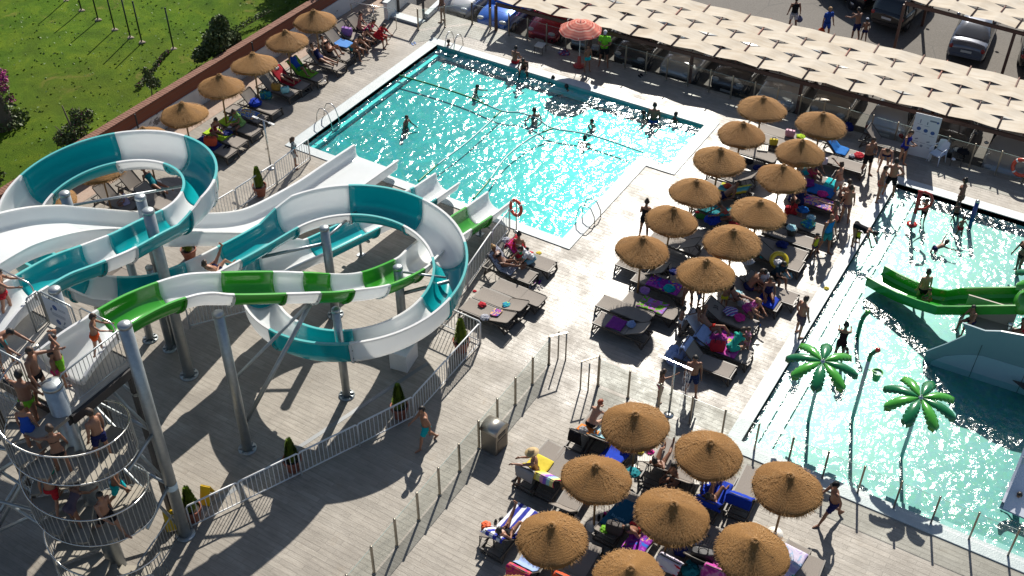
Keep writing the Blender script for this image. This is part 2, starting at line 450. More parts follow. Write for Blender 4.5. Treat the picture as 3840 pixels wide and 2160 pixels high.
# underwater ledges
m = MB(); M_LEDGE = mat('pool_ledge', (.30, .62, .62), .4, noise=(3, (.38, .68, .67), .2))
cb(P1[0]+.002, P1[0]+.30, P1[2]+.002, P1[3]-.002, m, -.455, -.28); cb(P1[0]+.30, P1[1]-.002, P1[2]+.002, P1[2]+.28, m, -.455, -.28)
cb(P1[1]-.32, P1[1]-.002, P1[2]+.28, BEACH[2], m, -.455, -.28); cb(P1[1]-.32, P1[1]-.002, BEACH[2], P1[3]-.30, m, -.455, -.33); cb(P1[0]+.30, P1[1]-.002, P1[3]-.30, P1[3]-.002, m, -.455, -.28)
struct(m.build('pool_ledge', M_LEDGE))
m = MB()
cb(P2[0]+.002, P2[0]+.40, P2[2]+.002, P2[3]-.002, m, -.355, -.20); cb(P2[0]+.40, P2[0]+.85, P2[2]+.40, P2[3]-.002, m, -.355, -.28); cb(P2[0]+.40, P2[1]-.002, P2[2]+.002, P2[2]+.40, m, -.355, -.20)
struct(m.build('paddling_pool_ledge', mat('paddling_ledge', (.30, .46, .45), .4)))

# pink gutter path between wall and deck, drain channel
struct(MB().box((-33.35, 26, .006), (1.0, 40, .008)).build('brick_path', mat('path_brick', (.30, .20, .15), .75, noise=(5, (.38, .29, .23), .25), bump=(30, .4))))
struct(MB().box((-17.5, 17.15, .004), (.14, 9.5, .004), rz=R(-14)).build('drain_channel', mat('drain_metal', (.2, .21, .22), .45, .6)))
# ================================================================ SLIDES AND TOWER
def gloss(name, col, n2=None, tl=.30):
    m = mat(name, col, .16, noise=(1.3, n2 or tuple(c*.86 for c in col), .3), coat=.4, bump=(.8, .06)); nt = m.node_tree; b = nt.nodes['Principled BSDF']; o = nt.nodes['Material Output']
    t = nt.nodes.new('ShaderNodeBsdfTranslucent'); t.inputs[0].default_value = (*[min(.9, c*1.15) for c in col], 1); x = nt.nodes.new('ShaderNodeMixShader'); x.inputs[0].default_value = tl      # thin fibreglass lets sunlight glow through
    nt.links.new(b.outputs[0], x.inputs[1]); nt.links.new(t.outputs[0], x.inputs[2]); nt.links.new(x.outputs[0], o.inputs[0]); return m
M_TEAL = gloss('teal_gelcoat', (.004, .36, .40), (.008, .42, .45)); M_GREEN = gloss('green_gelcoat', (.035, .30, .02), (.05, .36, .03))
M_SHELL = gloss('white_gelcoat', (.80, .83, .84), (.74, .78, .80), .42)
M_RIMT = gloss('teal_rim', (.16, .60, .60)); M_RIMG = gloss('green_rim', (.10, .46, .07)); M_RIMW = gloss('white_rim', (.82, .83, .83))
M_GALV = mat('galvanised_steel', (.42, .45, .46), .42, .75, noise=(7, (.30, .33, .345), .25), bump=(30, .08))
M_STEEL = mat('stainless_steel', (.62, .61, .58), .22, 1.0)
M_DARK = mat('dark_steel', (.06, .058, .06), .5, .4)
M_BOLT = mat('bolt', (.10, .10, .11), .4, .7)
CM = {'t': M_TEAL, 'g': M_GREEN, 'w': M_SHELL}; CR = {'t': M_RIMT, 'g': M_RIMG, 'w': M_RIMW}
CN = {'t': 'teal_section', 'g': 'green_section', 'w': 'white_section'}

def catmull(P, step=.16):
    """P: list of (vector, color, hL, hR) -> dense stations"""
    out = []
    for i in range(len(P)-1):
        p0, p1, p2, p3 = P[max(i-1, 0)][0], P[i][0], P[i+1][0], P[min(i+2, len(P)-1)][0]
        k = max(2, int((p2-p1).length/step))
        for q in range(k):
            t = q/k
            v = .5*((2*p1)+(p2-p0)*t+(2*p0-5*p1+4*p2-p3)*t*t+(3*p1-p0-3*p2+p3)*t**3)
            a = min(1, t*3)
            out.append((v, P[i][1], P[i][2], P[i][3], P[i][4]+(P[i+1][4]-P[i][4])*t))
    out.append((P[-1][0], P[-1][1], P[-1][2], P[-1][3], P[-1][4]))
    return out
def profile(w, d, hL, hR, flat=False, off=0.0):
    """inner (and outer, off>0) half profile from the left rim to the right rim"""
    W = w/2+off; pts = [(-W, hL)]
    for q in (.66, .33): pts.append((-W, hL*q))
    if flat:
        r = .17
        for a in range(0, 91, 18): pts.append((-W+r-r*math.cos(R(a)), -(d+off)+r-r*math.sin(R(a))))
        for q in (.2, .4, .6, .8): pts.append((-W+r+(2*W-2*r)*q, -(d+off)))
        for a in range(90, -1, -18): pts.append((W-r+r*math.cos(R(a)), -(d+off)+r-r*math.sin(R(a))))
    else:
        for a in range(0, 181, 12):
            c, s_ = math.cos(R(a)), math.sin(R(a))
            pts.append((-W*c, -(d+off)*s_**.8 if s_ > 0 else 0))
    for q in (.33, .66): pts.append((W, hR*q))
    pts.append((W, hR)); return pts
def slide(name, label, group, P, d=.58, flat=False, lip=.085):
    root = thing(name, label, 'water slide', (P[0][0].x, P[0][0].y, 0), 0, group)
    org = Vector(root.location)
    S = catmull(P); n = len(S); rings = []
    for i, (v, c, hL, hR, w) in enumerate(S):
        # walls ramp where a taller piece starts
        k = 3
        hl = sum(S[min(max(j, 0), n-1)][2] for j in range(i-k, i+k+1))/(2*k+1)
        hr = sum(S[min(max(j, 0), n-1)][3] for j in range(i-k, i+k+1))/(2*k+1)
        t = (S[min(i+1, n-1)][0]-S[max(i-1, 0)][0]); t.z *= .6; t.normalize()
        x = t.cross(Vector((0, 0, 1))).normalized(); up = x.cross(t).normalized()
        inn = [v-org+x*a+up*b for a, b in profile(w, d, hl, hr, flat)]
        out = [v-org+x*a+up*b for a, b in profile(w, d, hl, hr, flat, .03)]
        rimL = [inn[0]+up*.0, inn[0]+up*.022-x*.008, inn[0]+up*.022-x*lip, inn[0]-up*.045-x*lip, inn[0]-up*.045-x*.03]
        rimR = [inn[-1]+up*.0, inn[-1]+up*.022+x*.008, inn[-1]+up*.022+x*lip, inn[-1]-up*.045+x*lip, inn[-1]-up*.045+x*.03]
        big = [v-org+x*a+up*b for a, b in profile(w, d, hl-.05, hr-.05, flat, .085)]
        rings.append((inn, out, rimL, rimR, big, t, x, up))
    i0 = 0
    while i0 < n-1:
        i1 = i0
        while i1 < n-1 and S[i1+1][1] == S[i0][1]: i1 += 1
        i1 = min(i1+1, n-1)
        c = S[i0][1]; m = MB()
        m.grid([rings[i][0] for i in range(i0, i1+1)], 0)
        m.grid([rings[i][1] for i in range(i0, i1+1)], 0)
        m.grid([rings[i][2] for i in range(i0, i1+1)], 1, False); m.grid([rings[i][3] for i in range(i0, i1+1)], 1, False)
        for e in (i0, i1):      # edge of the shell at the joints
            A, B = rings[e][0], rings[e][1]
            m.grid([A, B], 0, False)
        sec = m.build(CN[c], [CM[c], CR[c]], root)
        if i1 < n-1:
            f = MB(); tt = rings[i1][5]
            a = [q-tt*.035 for q in rings[i1][4]]; b = [q+tt*.035 for q in rings[i1][4]]
            a2 = [q-tt*.035 for q in rings[i1][1]]; b2 = [q+tt*.035 for q in rings[i1][1]]
            f.grid([a2, a, b, b2], 0)
            L = len(a)
            for j in range(2, L-2, 2):
                f.ball((rings[i1][4][j]*.45+rings[i1][1][j]*.55)-tt*.045, .018, 6, 4, 1)
                f.ball((rings[i1][4][j]*.45+rings[i1][1][j]*.55)+tt*.045, .018, 6, 4, 1)
            f.build('flange', [CM[c], M_BOLT], sec)
        i0 = i1
    return root
def circ(cx, cy, r, a0, a1, z0, z1, cols, hL, hR, w, da=14):
    k = int(abs(a1-a0)/da); out = []
    for i in range(k+1):
        a = a0+(a1-a0)*i/k; col = None
        for lim, c in cols:
            if (a1 > a0 and a < lim) or (a1 < a0 and a > lim): col = c; break
        out.append((Vector((cx+r*math.cos(R(a)), cy+r*math.sin(R(a)), z0+(z1-z0)*i/k)), col or cols[-1][1], hL, hR, w))
    return out
def pts(lst, w=.98, h=0.0):
    return [(Vector(q[:3]), q[3], h, h, w) for q in lst]
TW = .98
teal = pts([(-22.48, 11.4, 6.84, 'w'), (-22.5, 12.1, 6.95, 'w'), (-22.5, 12.75, 6.95, 'w'), (-22.55, 13.15, 6.88, 't'), (-22.64, 14.1, 6.7, 't'), (-22.52, 15.1, 6.5, 'w'), (-22.46, 16.05, 6.3, 't'), (-22.6, 17.1, 6.03, 't')], TW, .05)
teal += circ(-25.62, 18.3, 2.82, 2, 262, 5.66, 4.55, [(24, 'w'), (78, 't'), (124, 'w'), (178, 't'), (226, 'w'), (300, 't')], 0, .45, TW)
teal += pts([(-24.35, 15.62, 4.38, 'w'), (-23.45, 16.1, 4.16, 't'), (-22.75, 17.0, 3.97, 't'), (-22.42, 18.3, 3.76, 'w'), (-22.26, 19.6, 3.60, 't'), (-22.15, 20.7, 3.48, 't')], TW, 0)
teal += circ(-19.0, 21.7, 3.08, 172, -168, 3.34, 2.16, [(140, 'w'), (95, 't'), (48, 'w'), (3, 't'), (-42, 'w'), (-90, 't'), (-130, 'w'), (-158, 't'), (-200, 'w')], .45, 0, TW)
teal += pts([(-21.85, 22.5, 1.93, 'w'), (-21.76, 23.2, 1.76, 't'), (-21.65, 24.5, 1.50, 't'), (-21.52, 25.6, 1.32, 'w'), (-21.3, 27.2, 1.08, 'w'), (-21.15, 28.3, .96, 't'), (-21.08, 28.55, .94, 'w'), (-21.0, 29.95, .84, 'w')], 1.05, 0)
SG = 'water slides from the tower into the deep pool'
teal[0] = teal[0][:4]+(1.55,); teal[1] = teal[1][:4]+(1.25,)
slide('water_slide', 'long teal and white water slide winding through two full loops', SG, teal)
green = pts([(-19.6, 11.4, 6.84, 'w'), (-19.6, 12.1, 6.98, 'w'), (-19.6, 12.75, 7.02, 'w'), (-19.62, 13.2, 6.98, 'g'), (-19.63, 14.15, 6.8, 'g'), (-19.62, 15.1, 6.5, 'w'), (-19.5, 15.9, 6.2, 'w'),
 (-19.2, 16.65, 5.8, 'g'), (-18.45, 17.85, 5.3, 'w'), (-18.02, 18.68, 4.9, 'g'), (-17.7, 19.6, 4.4, 'w'), (-17.58, 21.0, 3.6, 'g'), (-17.63, 22.8, 2.9, 'w'), (-17.88, 23.9, 2.55, 'w'), (-18.3, 25.5, 1.95, 'w'),
 (-18.5, 26.9, 1.5, 'g'), (-18.58, 28.4, 1.12, 'w'), (-18.62, 29.95, .86, 'w')], 1.0, 0)
green[0] = green[0][:4]+(1.55,); green[1] = green[1][:4]+(1.25,)
slide('water_slide', 'gently curved green and white striped water slide', SG, green)
WX = -24.45
white = pts([(WX, 11.7, 7.34, 'w'), (WX, 13.4, 7.3, 'w'), (WX, 14.3, 7.15, 'w'), (WX, 15.5, 6.7, 'w'), (WX, 16.5, 6.15, 'w'), (WX, 17.1, 5.72, 'w'), (WX, 18.9, 4.43, 'w'), (WX, 19.4, 4.13, 'w'),
 (WX, 21.2, 2.93, 'w'), (WX, 21.9, 2.47, 'w'), (WX, 23, 1.85, 'w'), (WX, 24.1, 1.45, 'w'), (WX, 26.3, 1.08, 'w'), (WX, 28, .95, 'w'), (WX, 30.0, .80, 'w')], 2.02, 0)
slide('water_slide', 'wide plain white straight drop slide with flat floor', SG, white, d=.50, flat=True, lip=.11)

# hand bars at the slide entries
for x, lab in ((-19.6, 'steel hand bar across the entry of the green slide'), (-22.5, 'steel hand bar across the entry of the teal slide')):
    m = MB(); m.tube([(x-.62, 12.72, 6.9), (x-.6, 12.72, 7.32), (x-.5, 12.72, 7.42), (x+.5, 12.72, 7.42), (x+.6, 12.72, 7.32), (x+.62, 12.72, 6.9)], .022, 8)
    tag(m.build('hand_bar', M_STEEL), lab, 'hand bar')

# ---- support poles
def pole(x, y, h, r=.15, label='', base=True, z0=0):
    t = thing('support_pole', label, 'support pole', (x, y, z0), 0, 'galvanised poles carrying the slides')
    m = MB(); m.tube([(0, 0, .02), (0, 0, h-.05)], r, 20); m.build('pole_tube', M_GALV, t)
    c = MB(); c.lathe([(r+.012, h-.09), (r+.012, h-.02), (r*.8, h+.02), (r*.3, h+.035), (.001, h+.04)], n=20); c.build('cap', M_GALV, t)
    if base:
        b = MB(); b.lathe([(r+.13, 0), (r+.13, .03), (r+.01, .035)], n=24)
        for k in range(8):
            a = k*PI/4; b.ball(((r+.09)*math.cos(a), (r+.09)*math.sin(a), .045), .022, 6, 4)
            b.bar((math.cos(a)*r, math.sin(a)*r, .04), (math.cos(a)*(r+.1), math.sin(a)*(r+.1), .04), .012, .1)
        b.build('base_plate', M_GALV, t)
    return t
pole(-18.9, 15.85, 5.48, .15, 'tall galvanised pole carrying the green slide with diagonal braces')
pole(-22.64, 17.3, 6.6, .17, 'tall galvanised pole rising past the teal slide towards the upper loop')
pole(-24.06, 17.9, 3.5, .11, 'slim galvanised pole under the white drop slide')
pole(-24.95, 17.9, 3.9, .13, 'galvanised pole under the upper loop beside the slim pole')
p5 = at('11', 1070, 562, 3.2); pole(p5.x, p5.y, 3.2, .15, 'short galvanised pole in the lower loop nearest the railing')
p6 = at('11', 515, 265, 3.75); pole(p6.x, p6.y, 3.75, .15, 'galvanised pole in the middle of the lower loop with arm to the slide')
p7 = at('11', 600, 880, 3.66); pole(p7.x, p7.y, 3.66, .13, 'galvanised pole hidden under the striped slide within the lower loop')
p8 = at('01', 1055, 30, 6.0); pole(p8.x, p8.y, 6.0, .16, 'capped galvanised pole standing on the right inside the upper loop')
p9 = at('01', 483, 5, 5.7); pole(p9.x, p9.y, 5.7, .16, 'capped galvanised pole standing on the left inside the upper loop')
pole(-21.35, 12.95, 7.35, .15, 'capped pole beside the notice on the slide platform')
# flange stubs and arms
def strut(a, b, r, label, name='brace'):
    a, b = Vector(a), Vector(b); m = MB(); m.tube([(0, 0, 0), b-a], r, 10)
    o = m.build(name, M_GALV); o.location = a
    return tag(o, label, 'brace', 'slide braces')
strut((-18.9, 15.95, 2.9), (-18.05, 18.55, 4.25), .05, 'upper diagonal brace from tall pole to striped slide')
strut((-18.9, 15.95, 1.0), (-18.05, 18.55, 4.2), .07, 'lower diagonal brace from tall pole to striped slide')
strut((p5.x, p5.y, 3.0), (-16.35, 23.0, 2.75), .04, 'thin brace from short pole to right side of the loop')
strut((p5.x, p5.y, 2.05), (-16.3, 23.1, 2.55), .065, 'stout brace rising from short pole to the loop')
strut((p6.x, p6.y, 3.1), (-22.0, 20.7, 2.82), .055, 'horizontal arm from middle pole to the teal slide')
strut((p6.x, p6.y, 3.3), (-21.0, 24.4, 2.7), .045, 'thin arm from middle pole towards the pool')
strut((p9.x, p9.y, 5.2), (-24.9, 20.9, 4.5), .045, 'thin tie between the poles in the upper loop')
strut((p9.x, p9.y, 2.6), (p8.x, p8.y, 4.9), .075, 'stout diagonal brace in the upper loop')
for (x, y, z, l) in ((-21.66, 25.2, .78, 'small prop under the teal exit chute'), (-18.5, 26.3, 1.05, 'small prop under the striped exit chute'), (-18.6, 28.5, .5, 'small prop at the striped exit'), (-24.45, 26.6, .55, 'small prop under the white exit chute')):
    t = thing('chute_prop', l, 'prop', (x, y, 0), 0, 'props under the exits'); m = MB(); m.tube([(0, 0, 0), (0, 0, z)], .05, 10); m.build('tube', M_GALV, t)
    m = MB(); m.box((0, 0, z), (.9, .08, .08)); m.box((0, 0, .012), (.25, .25, .024)); m.build('bracket', M_GALV, t)
tb = at('11', 1115, 1235, .3)
t = thing('concrete_block', 'white concrete footing block under the lower loop', 'block', (tb.x, tb.y, 0), R(10))
m = MB(); m.box((0, 0, .36), (.62, .85, .72)); m.build('block_body', M_WHITE, t, bevel=.015)
m = MB(); m.box((.0, .1, .80), (.3, .3, .16)); m.tube([(0, .1, .8), (0, .1, 1.62)], .09, 12); m.build('saddle', M_GALV, t)

# ---- platform
FZ = 6.2
M_FLOOR = mat('platform_floor', (.46, .44, .40), .6, noise=(3, (.38, .36, .33), .3), bump=(20, .2))
M_CREAM = mat('cream_step', (.34, .31, .26), .6, noise=(4, (.25, .225, .18), .3))
t = thing('slide_platform', 'raised start platform at the head of the slides', 'platform', (-22.4, 11.75, 0))
m = MB(); m.box((0, 0, FZ-.05), (7.24, 2.05, .10)); m.build('floor_slab', M_FLOOR, t)
m = MB()
for y in (-1.07, 1.07): m.box((0, y, FZ-.2), (7.3, .10, .28))
for x in (-3.67, -1.2, 1.3, 3.67): m.box((x, 0, FZ-.2), (.10, 2.04, .26))
m.build('edge_beam', M_DARK, t)
m = MB(); m.box((3.45, -1.55, FZ-.06), (.5, .9, .1)); m.build('landing', M_CREAM, t)
def railing(a, b, h, label, z=0.0, sp=.115, r=.017, group=None, mats=None, posts=True, cat='railing', bottom=.1):
    a, b = Vector((a[0], a[1], z)), Vector((b[0], b[1], z)); L = (b-a).length; u = (b-a)/L
    t = thing('railing', label, cat, a, math.atan2(u.y, u.x), group); mm = mats or M_GALV
    m = MB(); m.tube([(0, 0, 0), (0, 0, h-.06), (.06, 0, h), (L-.06, 0, h), (L, 0, h-.06), (L, 0, 0)], r*1.35, 8); m.tube([(0, 0, bottom), (L, 0, bottom)], r*1.1, 6); m.build('rail_frame', mm, t)
    m = MB(); k = max(2, int(L/sp))
    for i in range(1, k): m.tube([(L*i/k, 0, bottom), (L*i/k, 0, h)], r*.55, 5, caps=False)
    m.build('balusters', mm, t)
    return t
RG = 'galvanised railings round the platform'
railing((-18.84, 10.85), (-18.84, 12.72), 1.1, 'galvanised railing along the open end of the platform', FZ, group=RG)
railing((-20.0, 10.72), (-21.2, 10.72), 1.1, 'galvanised railing on the stair side of the platform', FZ, group=RG)
railing((-21.25, 10.72), (-25.9, 10.72), 1.1, 'long galvanised railing at the far left platform edge', FZ, group=RG)
tr = railing((-21.66, 12.72), (-20.5, 12.72), 1.1, 'railing panel carrying a pale notice between two slides', FZ, group=RG)
railing((-21.72, 12.72), (-21.68, 12.3), 1.1, 'short railing beside the teal slide entry', FZ, sp=.07, group=RG)
# the notice on the railing: pale sheet, blue roundels, grey lines of text
def notice(w, h, marks, label, loc, rz, tilt=0, name='notice_board', zoff=.0):
    t = thing(name, label, 'notice', loc, rz)
    m = MB(); m.box((0, 0, h/2), (w, .02, h)); m.build('board', mat('notice_white', (.62, .66, .70), .4), t, bevel=.004)
    m = MB()
    for (x, z, r) in marks['dots']:
        v = [(r*math.cos(k*PI/10), 0, r*math.sin(k*PI/10)) for k in range(20)]
        m.add([(x+p[0], -.0125, z+p[2]) for p in v], [tuple(range(20))])
    m.build('blue_roundels', mat('sign_blue', (.03, .09, .28), .5), t)
    m = MB()
    for (x, z, a, b, ang) in marks['lines']: m.box((x, -.0115, z), (a, .003, b), ry=ang)
    m.build('pictograms', mat('sign_grey', (.16, .2, .27), .5), t)
    return t
mk = {'dots': [(-.05, .72, .085), (-.08, .22, .085)], 'lines': [(-.22, .6, .05, .13, .5), (.15, .27, .04, .14, .6), (.2, .72, .25, .012, 0), (.2, .68, .25, .012, 0), (0, .5, .5, .012, 0), (0, .46, .5, .012, 0), (0, .42, .46, .012, 0), (.18, .14, .3, .012, 0), (.18, .10, .3, .012, 0)]}
notice(.92, .92, mk, 'pale slide rules notice with blue roundels on the platform railing', (-21.05, 12.66, FZ+.12), 0)

# ---- tower: outer columns, ties, spiral stair
t = thing('slide_tower', 'galvanised steel frame of columns and ties carrying the platform', 'tower', (-19, 12.5, 0))
o0 = Vector((-19, 12.5, 0))
def colm(x, y, h, r=.16):
    m = MB(); m.tube([Vector((x, y, .02))-o0, Vector((x, y, h))-o0], r, 20); m.lathe([(r+.12, 0), (r+.12, .03), (r, .035)], Vector((x, y, 0))-o0, 20)
    m.lathe([(r+.012, -.05), (r+.012, .02), (r*.7, .07), (.001, .09)], Vector((x, y, h))-o0, 20); return m.build('column', M_GALV, t)
cp = colm(-18.25, 12.5, 7.9)
m = MB(); v = Vector((-18.25, 12.5, 2.0))-o0
m.tube([v+Vector((0, 0, 0)), v+Vector((0, 0, .22))], .163, 20, 0, False); m.build('sticker', mat('sticker', (.55, .68, .74), .4), cp)
colm(-25.8, 12.5, 7.6); colm(-25.8, 9.0, 5.8, .13); colm(-22.6, 9.2, 4.9, .13)
m = MB()
m.bar(Vector((-18.95, 12.75, 0))-o0, Vector((-18.95, 12.75, 6.0))-o0, .17); m.bar(Vector((-20.6, 12.8, 0))-o0, Vector((-20.6, 12.8, 6.0))-o0, .15); m.bar(Vector((-22.4, 10.9, 0))-o0, Vector((-22.4, 10.9, 6.0))-o0, .15)
m.build('beam_column', M_DARK, t)
m = MB()
for z in (4.25, 2.15): m.tube([Vector((-18.25, 12.45, z))-o0, Vector((-25.8, 12.45, z))-o0], .045, 8)
for (a, b) in (((-18.3, 12.45, 4.2), (-20.7, 12.45, 6.0)), ((-18.3, 12.45, 2.2), (-20.7, 12.45, 4.2)), ((-20.7, 12.45, 2.2), (-18.3, 12.45, .3)), ((-20.7, 12.45, 4.2), (-22.6, 12.45, 2.2)), ((-25.8, 12.45, 2.2), (-22.6, 12.45, 4.2)),
    ((-25.8, 9, .3), (-22.6, 9.2, 2.6)), ((-22.6, 9.2, 4.6), (-22.6, 12.45, 2.4)), ((-22.6, 9.2, .4), (-22.6, 12.45, 2.2)), ((-25.8, 9, 2.6), (-25.8, 12.45, 4.6)), ((-22.6, 9.2, 2.6), (-20.3, 9.8, 2.6)), ((-25.8, 9, 2.6), (-22.6, 9.2, 2.6)), ((-25.8, 9, 4.6), (-22.6, 9.2, 4.6)), ((-22.6, 9.2, 4.6), (-20.2, 10.1, 4.6)), ((-25.8, 9, 2.7), (-22.6, 9.2, 4.5)), ((-22.6, 9.2, .5), (-20.0, 10.6, 2.4)),
    ((-17.9, 11.2, 1.9), (-18.25, 12.45, 2.2)), ((-17.9, 11.2, 4.2), (-18.25, 12.45, 4.25)), ((-20.6, 12.7, 5.7), (-18.95, 12.7, 5.0)), ((-18.95, 12.7, 5.0), (-18.25, 12.5, 5.6))):
    m.tube([Vector(a)-o0, Vector(b)-o0], .05, 8)
for a, b, z0, z1 in (((70, 620), (620, 960), 1.7, 1.7), ((-260, 420), (240, 105), 1.7, 4.2), ((-200, -120), (240, 105), 4.3, 4.3), ((-100, 200), (430, 530), 2.9, 2.9), ((-60, 980), (330, 250), .3, 3.0)): m.tube([at('D3', *a, z0)-o0, at('D3', *b, z1)-o0], .05, 8)
m.build('tie_bars', M_GALV, t)

SX, SY, PITCH = -19.0, 10.7, 2.3
def stz(a): return 5.1+(323-a)/360*PITCH
st = thing('spiral_stair', 'galvanised spiral stair winding up to the slide platform', 'stair', (SX, SY, 0))
m = MB(); m.tube([(0, 0, 0), (0, 0, 7.05)], .24, 28); m.lathe([(.25, 7.0), (.25, 7.08), (.15, 7.12), (.001, 7.13)], n=28); m.build('centre_column', M_GALV, st)
NS = 33; A1 = 150.; A0 = A1+6.1/PITCH*360
stepm = MB(); da = 31
prof = [(.24*math.cos(0), .24*math.sin(0))]
arc = [(1.4*math.cos(R(k*da/5)), 1.4*math.sin(R(k*da/5))) for k in range(6)]
ina = [(.26*math.cos(R(k*da/2)), .26*math.sin(R(k*da/2))) for k in range(2, -1, -1)]
stepm.prism(arc+ina, -.05, 0)
s0 = None
for i in range(NS):
    a = A0-(i+1)*(A0-A1)/NS; z = (i+1)*6.1/NS
    if s0 is None: s = stepm.build('step', M_CREAM, st); s0 = s
    else:
        s = s0.copy(); COL.objects.link(s); s.parent = st
    s.location = (0, 0, z); s.rotation_euler = (0, 0, R(a))
m = MB(); mb = MB(); hr = []; br = []
K = 170
for i in range(K+1):
    a = A0-(A0-A1)*i/K; z = 6.1*i/K
    hr.append((1.43*math.cos(R(a)), 1.43*math.sin(R(a)), z+1.05)); br.append((1.43*math.cos(R(a)), 1.43*math.sin(R(a)), z+.06))
    mb.tube([br[-1], hr[-1]], .011, 5, caps=False)
m.tube(hr, .024, 8); m.tube(br, .02, 8); m.build('handrail', M_STEEL, st); mb.build('balusters', M_GALV, st)
# lower flight fence and entry rails at the foot of the stair
e0, e1 = at('02', 960, 1440), at('02', 1480, 1300)
railing((-18.3, 9.2), (-17.35, 10.6), 1.05, 'railing on the left of the foot of the stair', 0, group='railings at the foot of the stair')
railing((-17.2, 9.4), (-16.75, 10.5), 1.05, 'white railing at the right of the foot of the stair', 0, group='railings at the foot of the stair', mats=M_WHITE)
railing((-18.3, 12.35), (-17.9, 10.6), 1.05, 'railing between tower column and the foot of the stair', 0, group='railings at the foot of the stair')

# ---- white barrier round the slides
BG = 'white barriers round the slide landing'
M_BAR = mat('barrier_paint', (.70, .71, .72), .4, noise=(4, (.6, .61, .62), .3))
bp = [(-18.25, 12.75), (-17.62, 14.15), (-16.85, 15.9), (-16.07, 17.7), (-15.32, 19.5), (-15.35, 21.4), (-15.38, 23.4)]
names = ['next to the tower column', 'behind the yellow sign', 'by the pot left of the sunlit patch', 'in the middle of the long curve', 'by the pot near the walking man', 'below the corner pot', 'at the corner pot']
for i in range(len(bp)-1):
    railing(bp[i], bp[i+1], .95, 'white barred barrier panel '+names[i], 0, sp=.13, r=.02, group=BG, mats=M_BAR, cat='barrier')
for i, (a, b, l) in enumerate((((-15.38, 23.45), (-17.2, 23.5), 'behind the corner pot'), ((-17.22, 23.55), (-17.3, 25.6), 'beside the empty loungers'), ((-17.3, 25.65), (-17.65, 27.8), 'beside the lounger under a patterned towel'), ((-17.65, 27.85), (-17.8, 29.3), 'by the pool and the life ring'),
    ((-27.2, 29.15), (-27.2, 27.1), 'by the girl in a white towel'), ((-27.2, 27.05), (-27.35, 25.0), 'below the double shower'), ((-27.35, 24.95), (-27.6, 22.9), 'hidden behind the white slide'), ((-24.2, 19.0), (-22.9, 20.8), 'under the teal slide'))):
    railing(a, b, .98, 'white barred barrier panel '+l, 0, sp=.13, r=.02, group=BG, mats=M_BAR, cat='barrier')

# ---- potted cypresses
M_POT = mat('terracotta', (.30, .10, .06), .7, noise=(5, (.22, .07, .045), .3)); M_SOIL = mat('soil', (.035, .025, .018), .9)
def cypress_mesh(seed, h, r):
    rng = random.Random(seed); m = MB()
    for k in range(1500):
        t = rng.random()**.8; z = .05+t*h; rr = r*(1-t)**.75*(.55+.45*rng.random())+.01; a = rng.random()*2*PI
        p = Vector((rr*math.cos(a), rr*math.sin(a), z)); u = Vector((math.cos(a)*.5, math.sin(a)*.5, 1)).normalized()
        s_ = Vector((-math.sin(a), math.cos(a), .2*rng.uniform(-1, 1))); L = .08+.06*rng.random(); wd = .016+.014*rng.random()
        m.add([p-s_*wd, p+s_*wd, p+u*L+s_*wd*.3, p+u*L-s_*wd*.3], [(0, 1, 2, 3)])
    m.lathe([(r*.55, .02), (r*.55, h*.2), (r*.38, h*.55), (r*.15, h*.85), (.01, h)], n=10)
    return m
M_CYP = mat('cypress_leaf', (.05, .11, .012), .65, noise=(9, (.24, .32, .03), .25))
for i, (x, y, l, s) in enumerate(((-18.45, 13.05, 'beside the yellow sign at the tower foot', 1.0), (-17.2, 15.95, 'in full shade behind the barrier', .95), (-15.75, 19.35, 'near the man in turquoise shorts', 1.05), (-15.75, 22.85, 'in the corner of the barrier by the loungers', 1.05), (-26.84, 21.8, 'under the white slide', .9), (-27.3, 26.2, 'left of the white slide by the railing', .95))):
    t = thing('potted_cypress', 'small cypress in a terracotta pot '+l, 'potted plant', (x, y, 0), i*1.1, 'potted cypresses along the slide barrier')
    m = MB(); m.lathe([(.19, 0), (.26, .36), (.28, .37), (.29, .46), (.255, .46), (.25, .40)], n=24, cap=False); m.lathe([(.19, .001), (.001, .001)], n=24, cap=False); m.build('pot', M_POT, t)
    m = MB(); m.lathe([(.252, .40), (.12, .42), (.001, .43)], n=16, cap=False); m.build('soil', M_SOIL, t)
    c = cypress_mesh(i, .82*s, .19*s).build('foliage', M_CYP, t); c.location = (0, 0, .38)
# ---- yellow folding signs and bin
M_YEL = mat('yellow_plastic', (.72, .47, .01), .4)
for (rg, x, y, l, a) in (('02', 1575, 870, 'yellow folding wet floor sign standing by the cypress pot', .3), ('02', 1295, 1060, 'yellow folding wet floor sign half hidden by stair railing', .9)):
    p = at(rg, x, y); t = thing('floor_sign', l, 'floor sign', p, a, 'yellow floor signs')
    for s_ in (-1, 1):
        m = MB(); m.box((0, s_*.13, .30), (.30, .022, .62), rx=s_*.38); m.build('sign_leaf', M_YEL, t, bevel=.006)
p = at('12', 1800, 470)
t = thing('litter_bin', 'brown metal litter bin with rounded lid beside the glass fence', 'bin', (p.x, p.y, 0), R(-4))
M_BRONZE = mat('bin_metal', (.23, .20, .165), .38, .6, noise=(3, (.29, .26, .22), .3))
m = MB(); m.box((0, 0, .42), (.56, .62, .84)); m.build('bin_body', M_BRONZE, t, bevel=.02)
m = MB(); P = []
for i in range(13):
    a = PI*i/12; P.append([(x, -.33*math.cos(a), .84+.22*math.sin(a)) for x in (-.3, .3)])
m.grid(P); m.add([q[0] for q in P], [tuple(range(13))]); m.add([q[1] for q in P], [tuple(range(13))]); m.build('lid', mat('bin_lid', (.42, .39, .34), .3, .8), t)
m = MB(); m.box((.285, 0, .72), (.012, .34, .14)); m.build('slot', M_DARK, t)
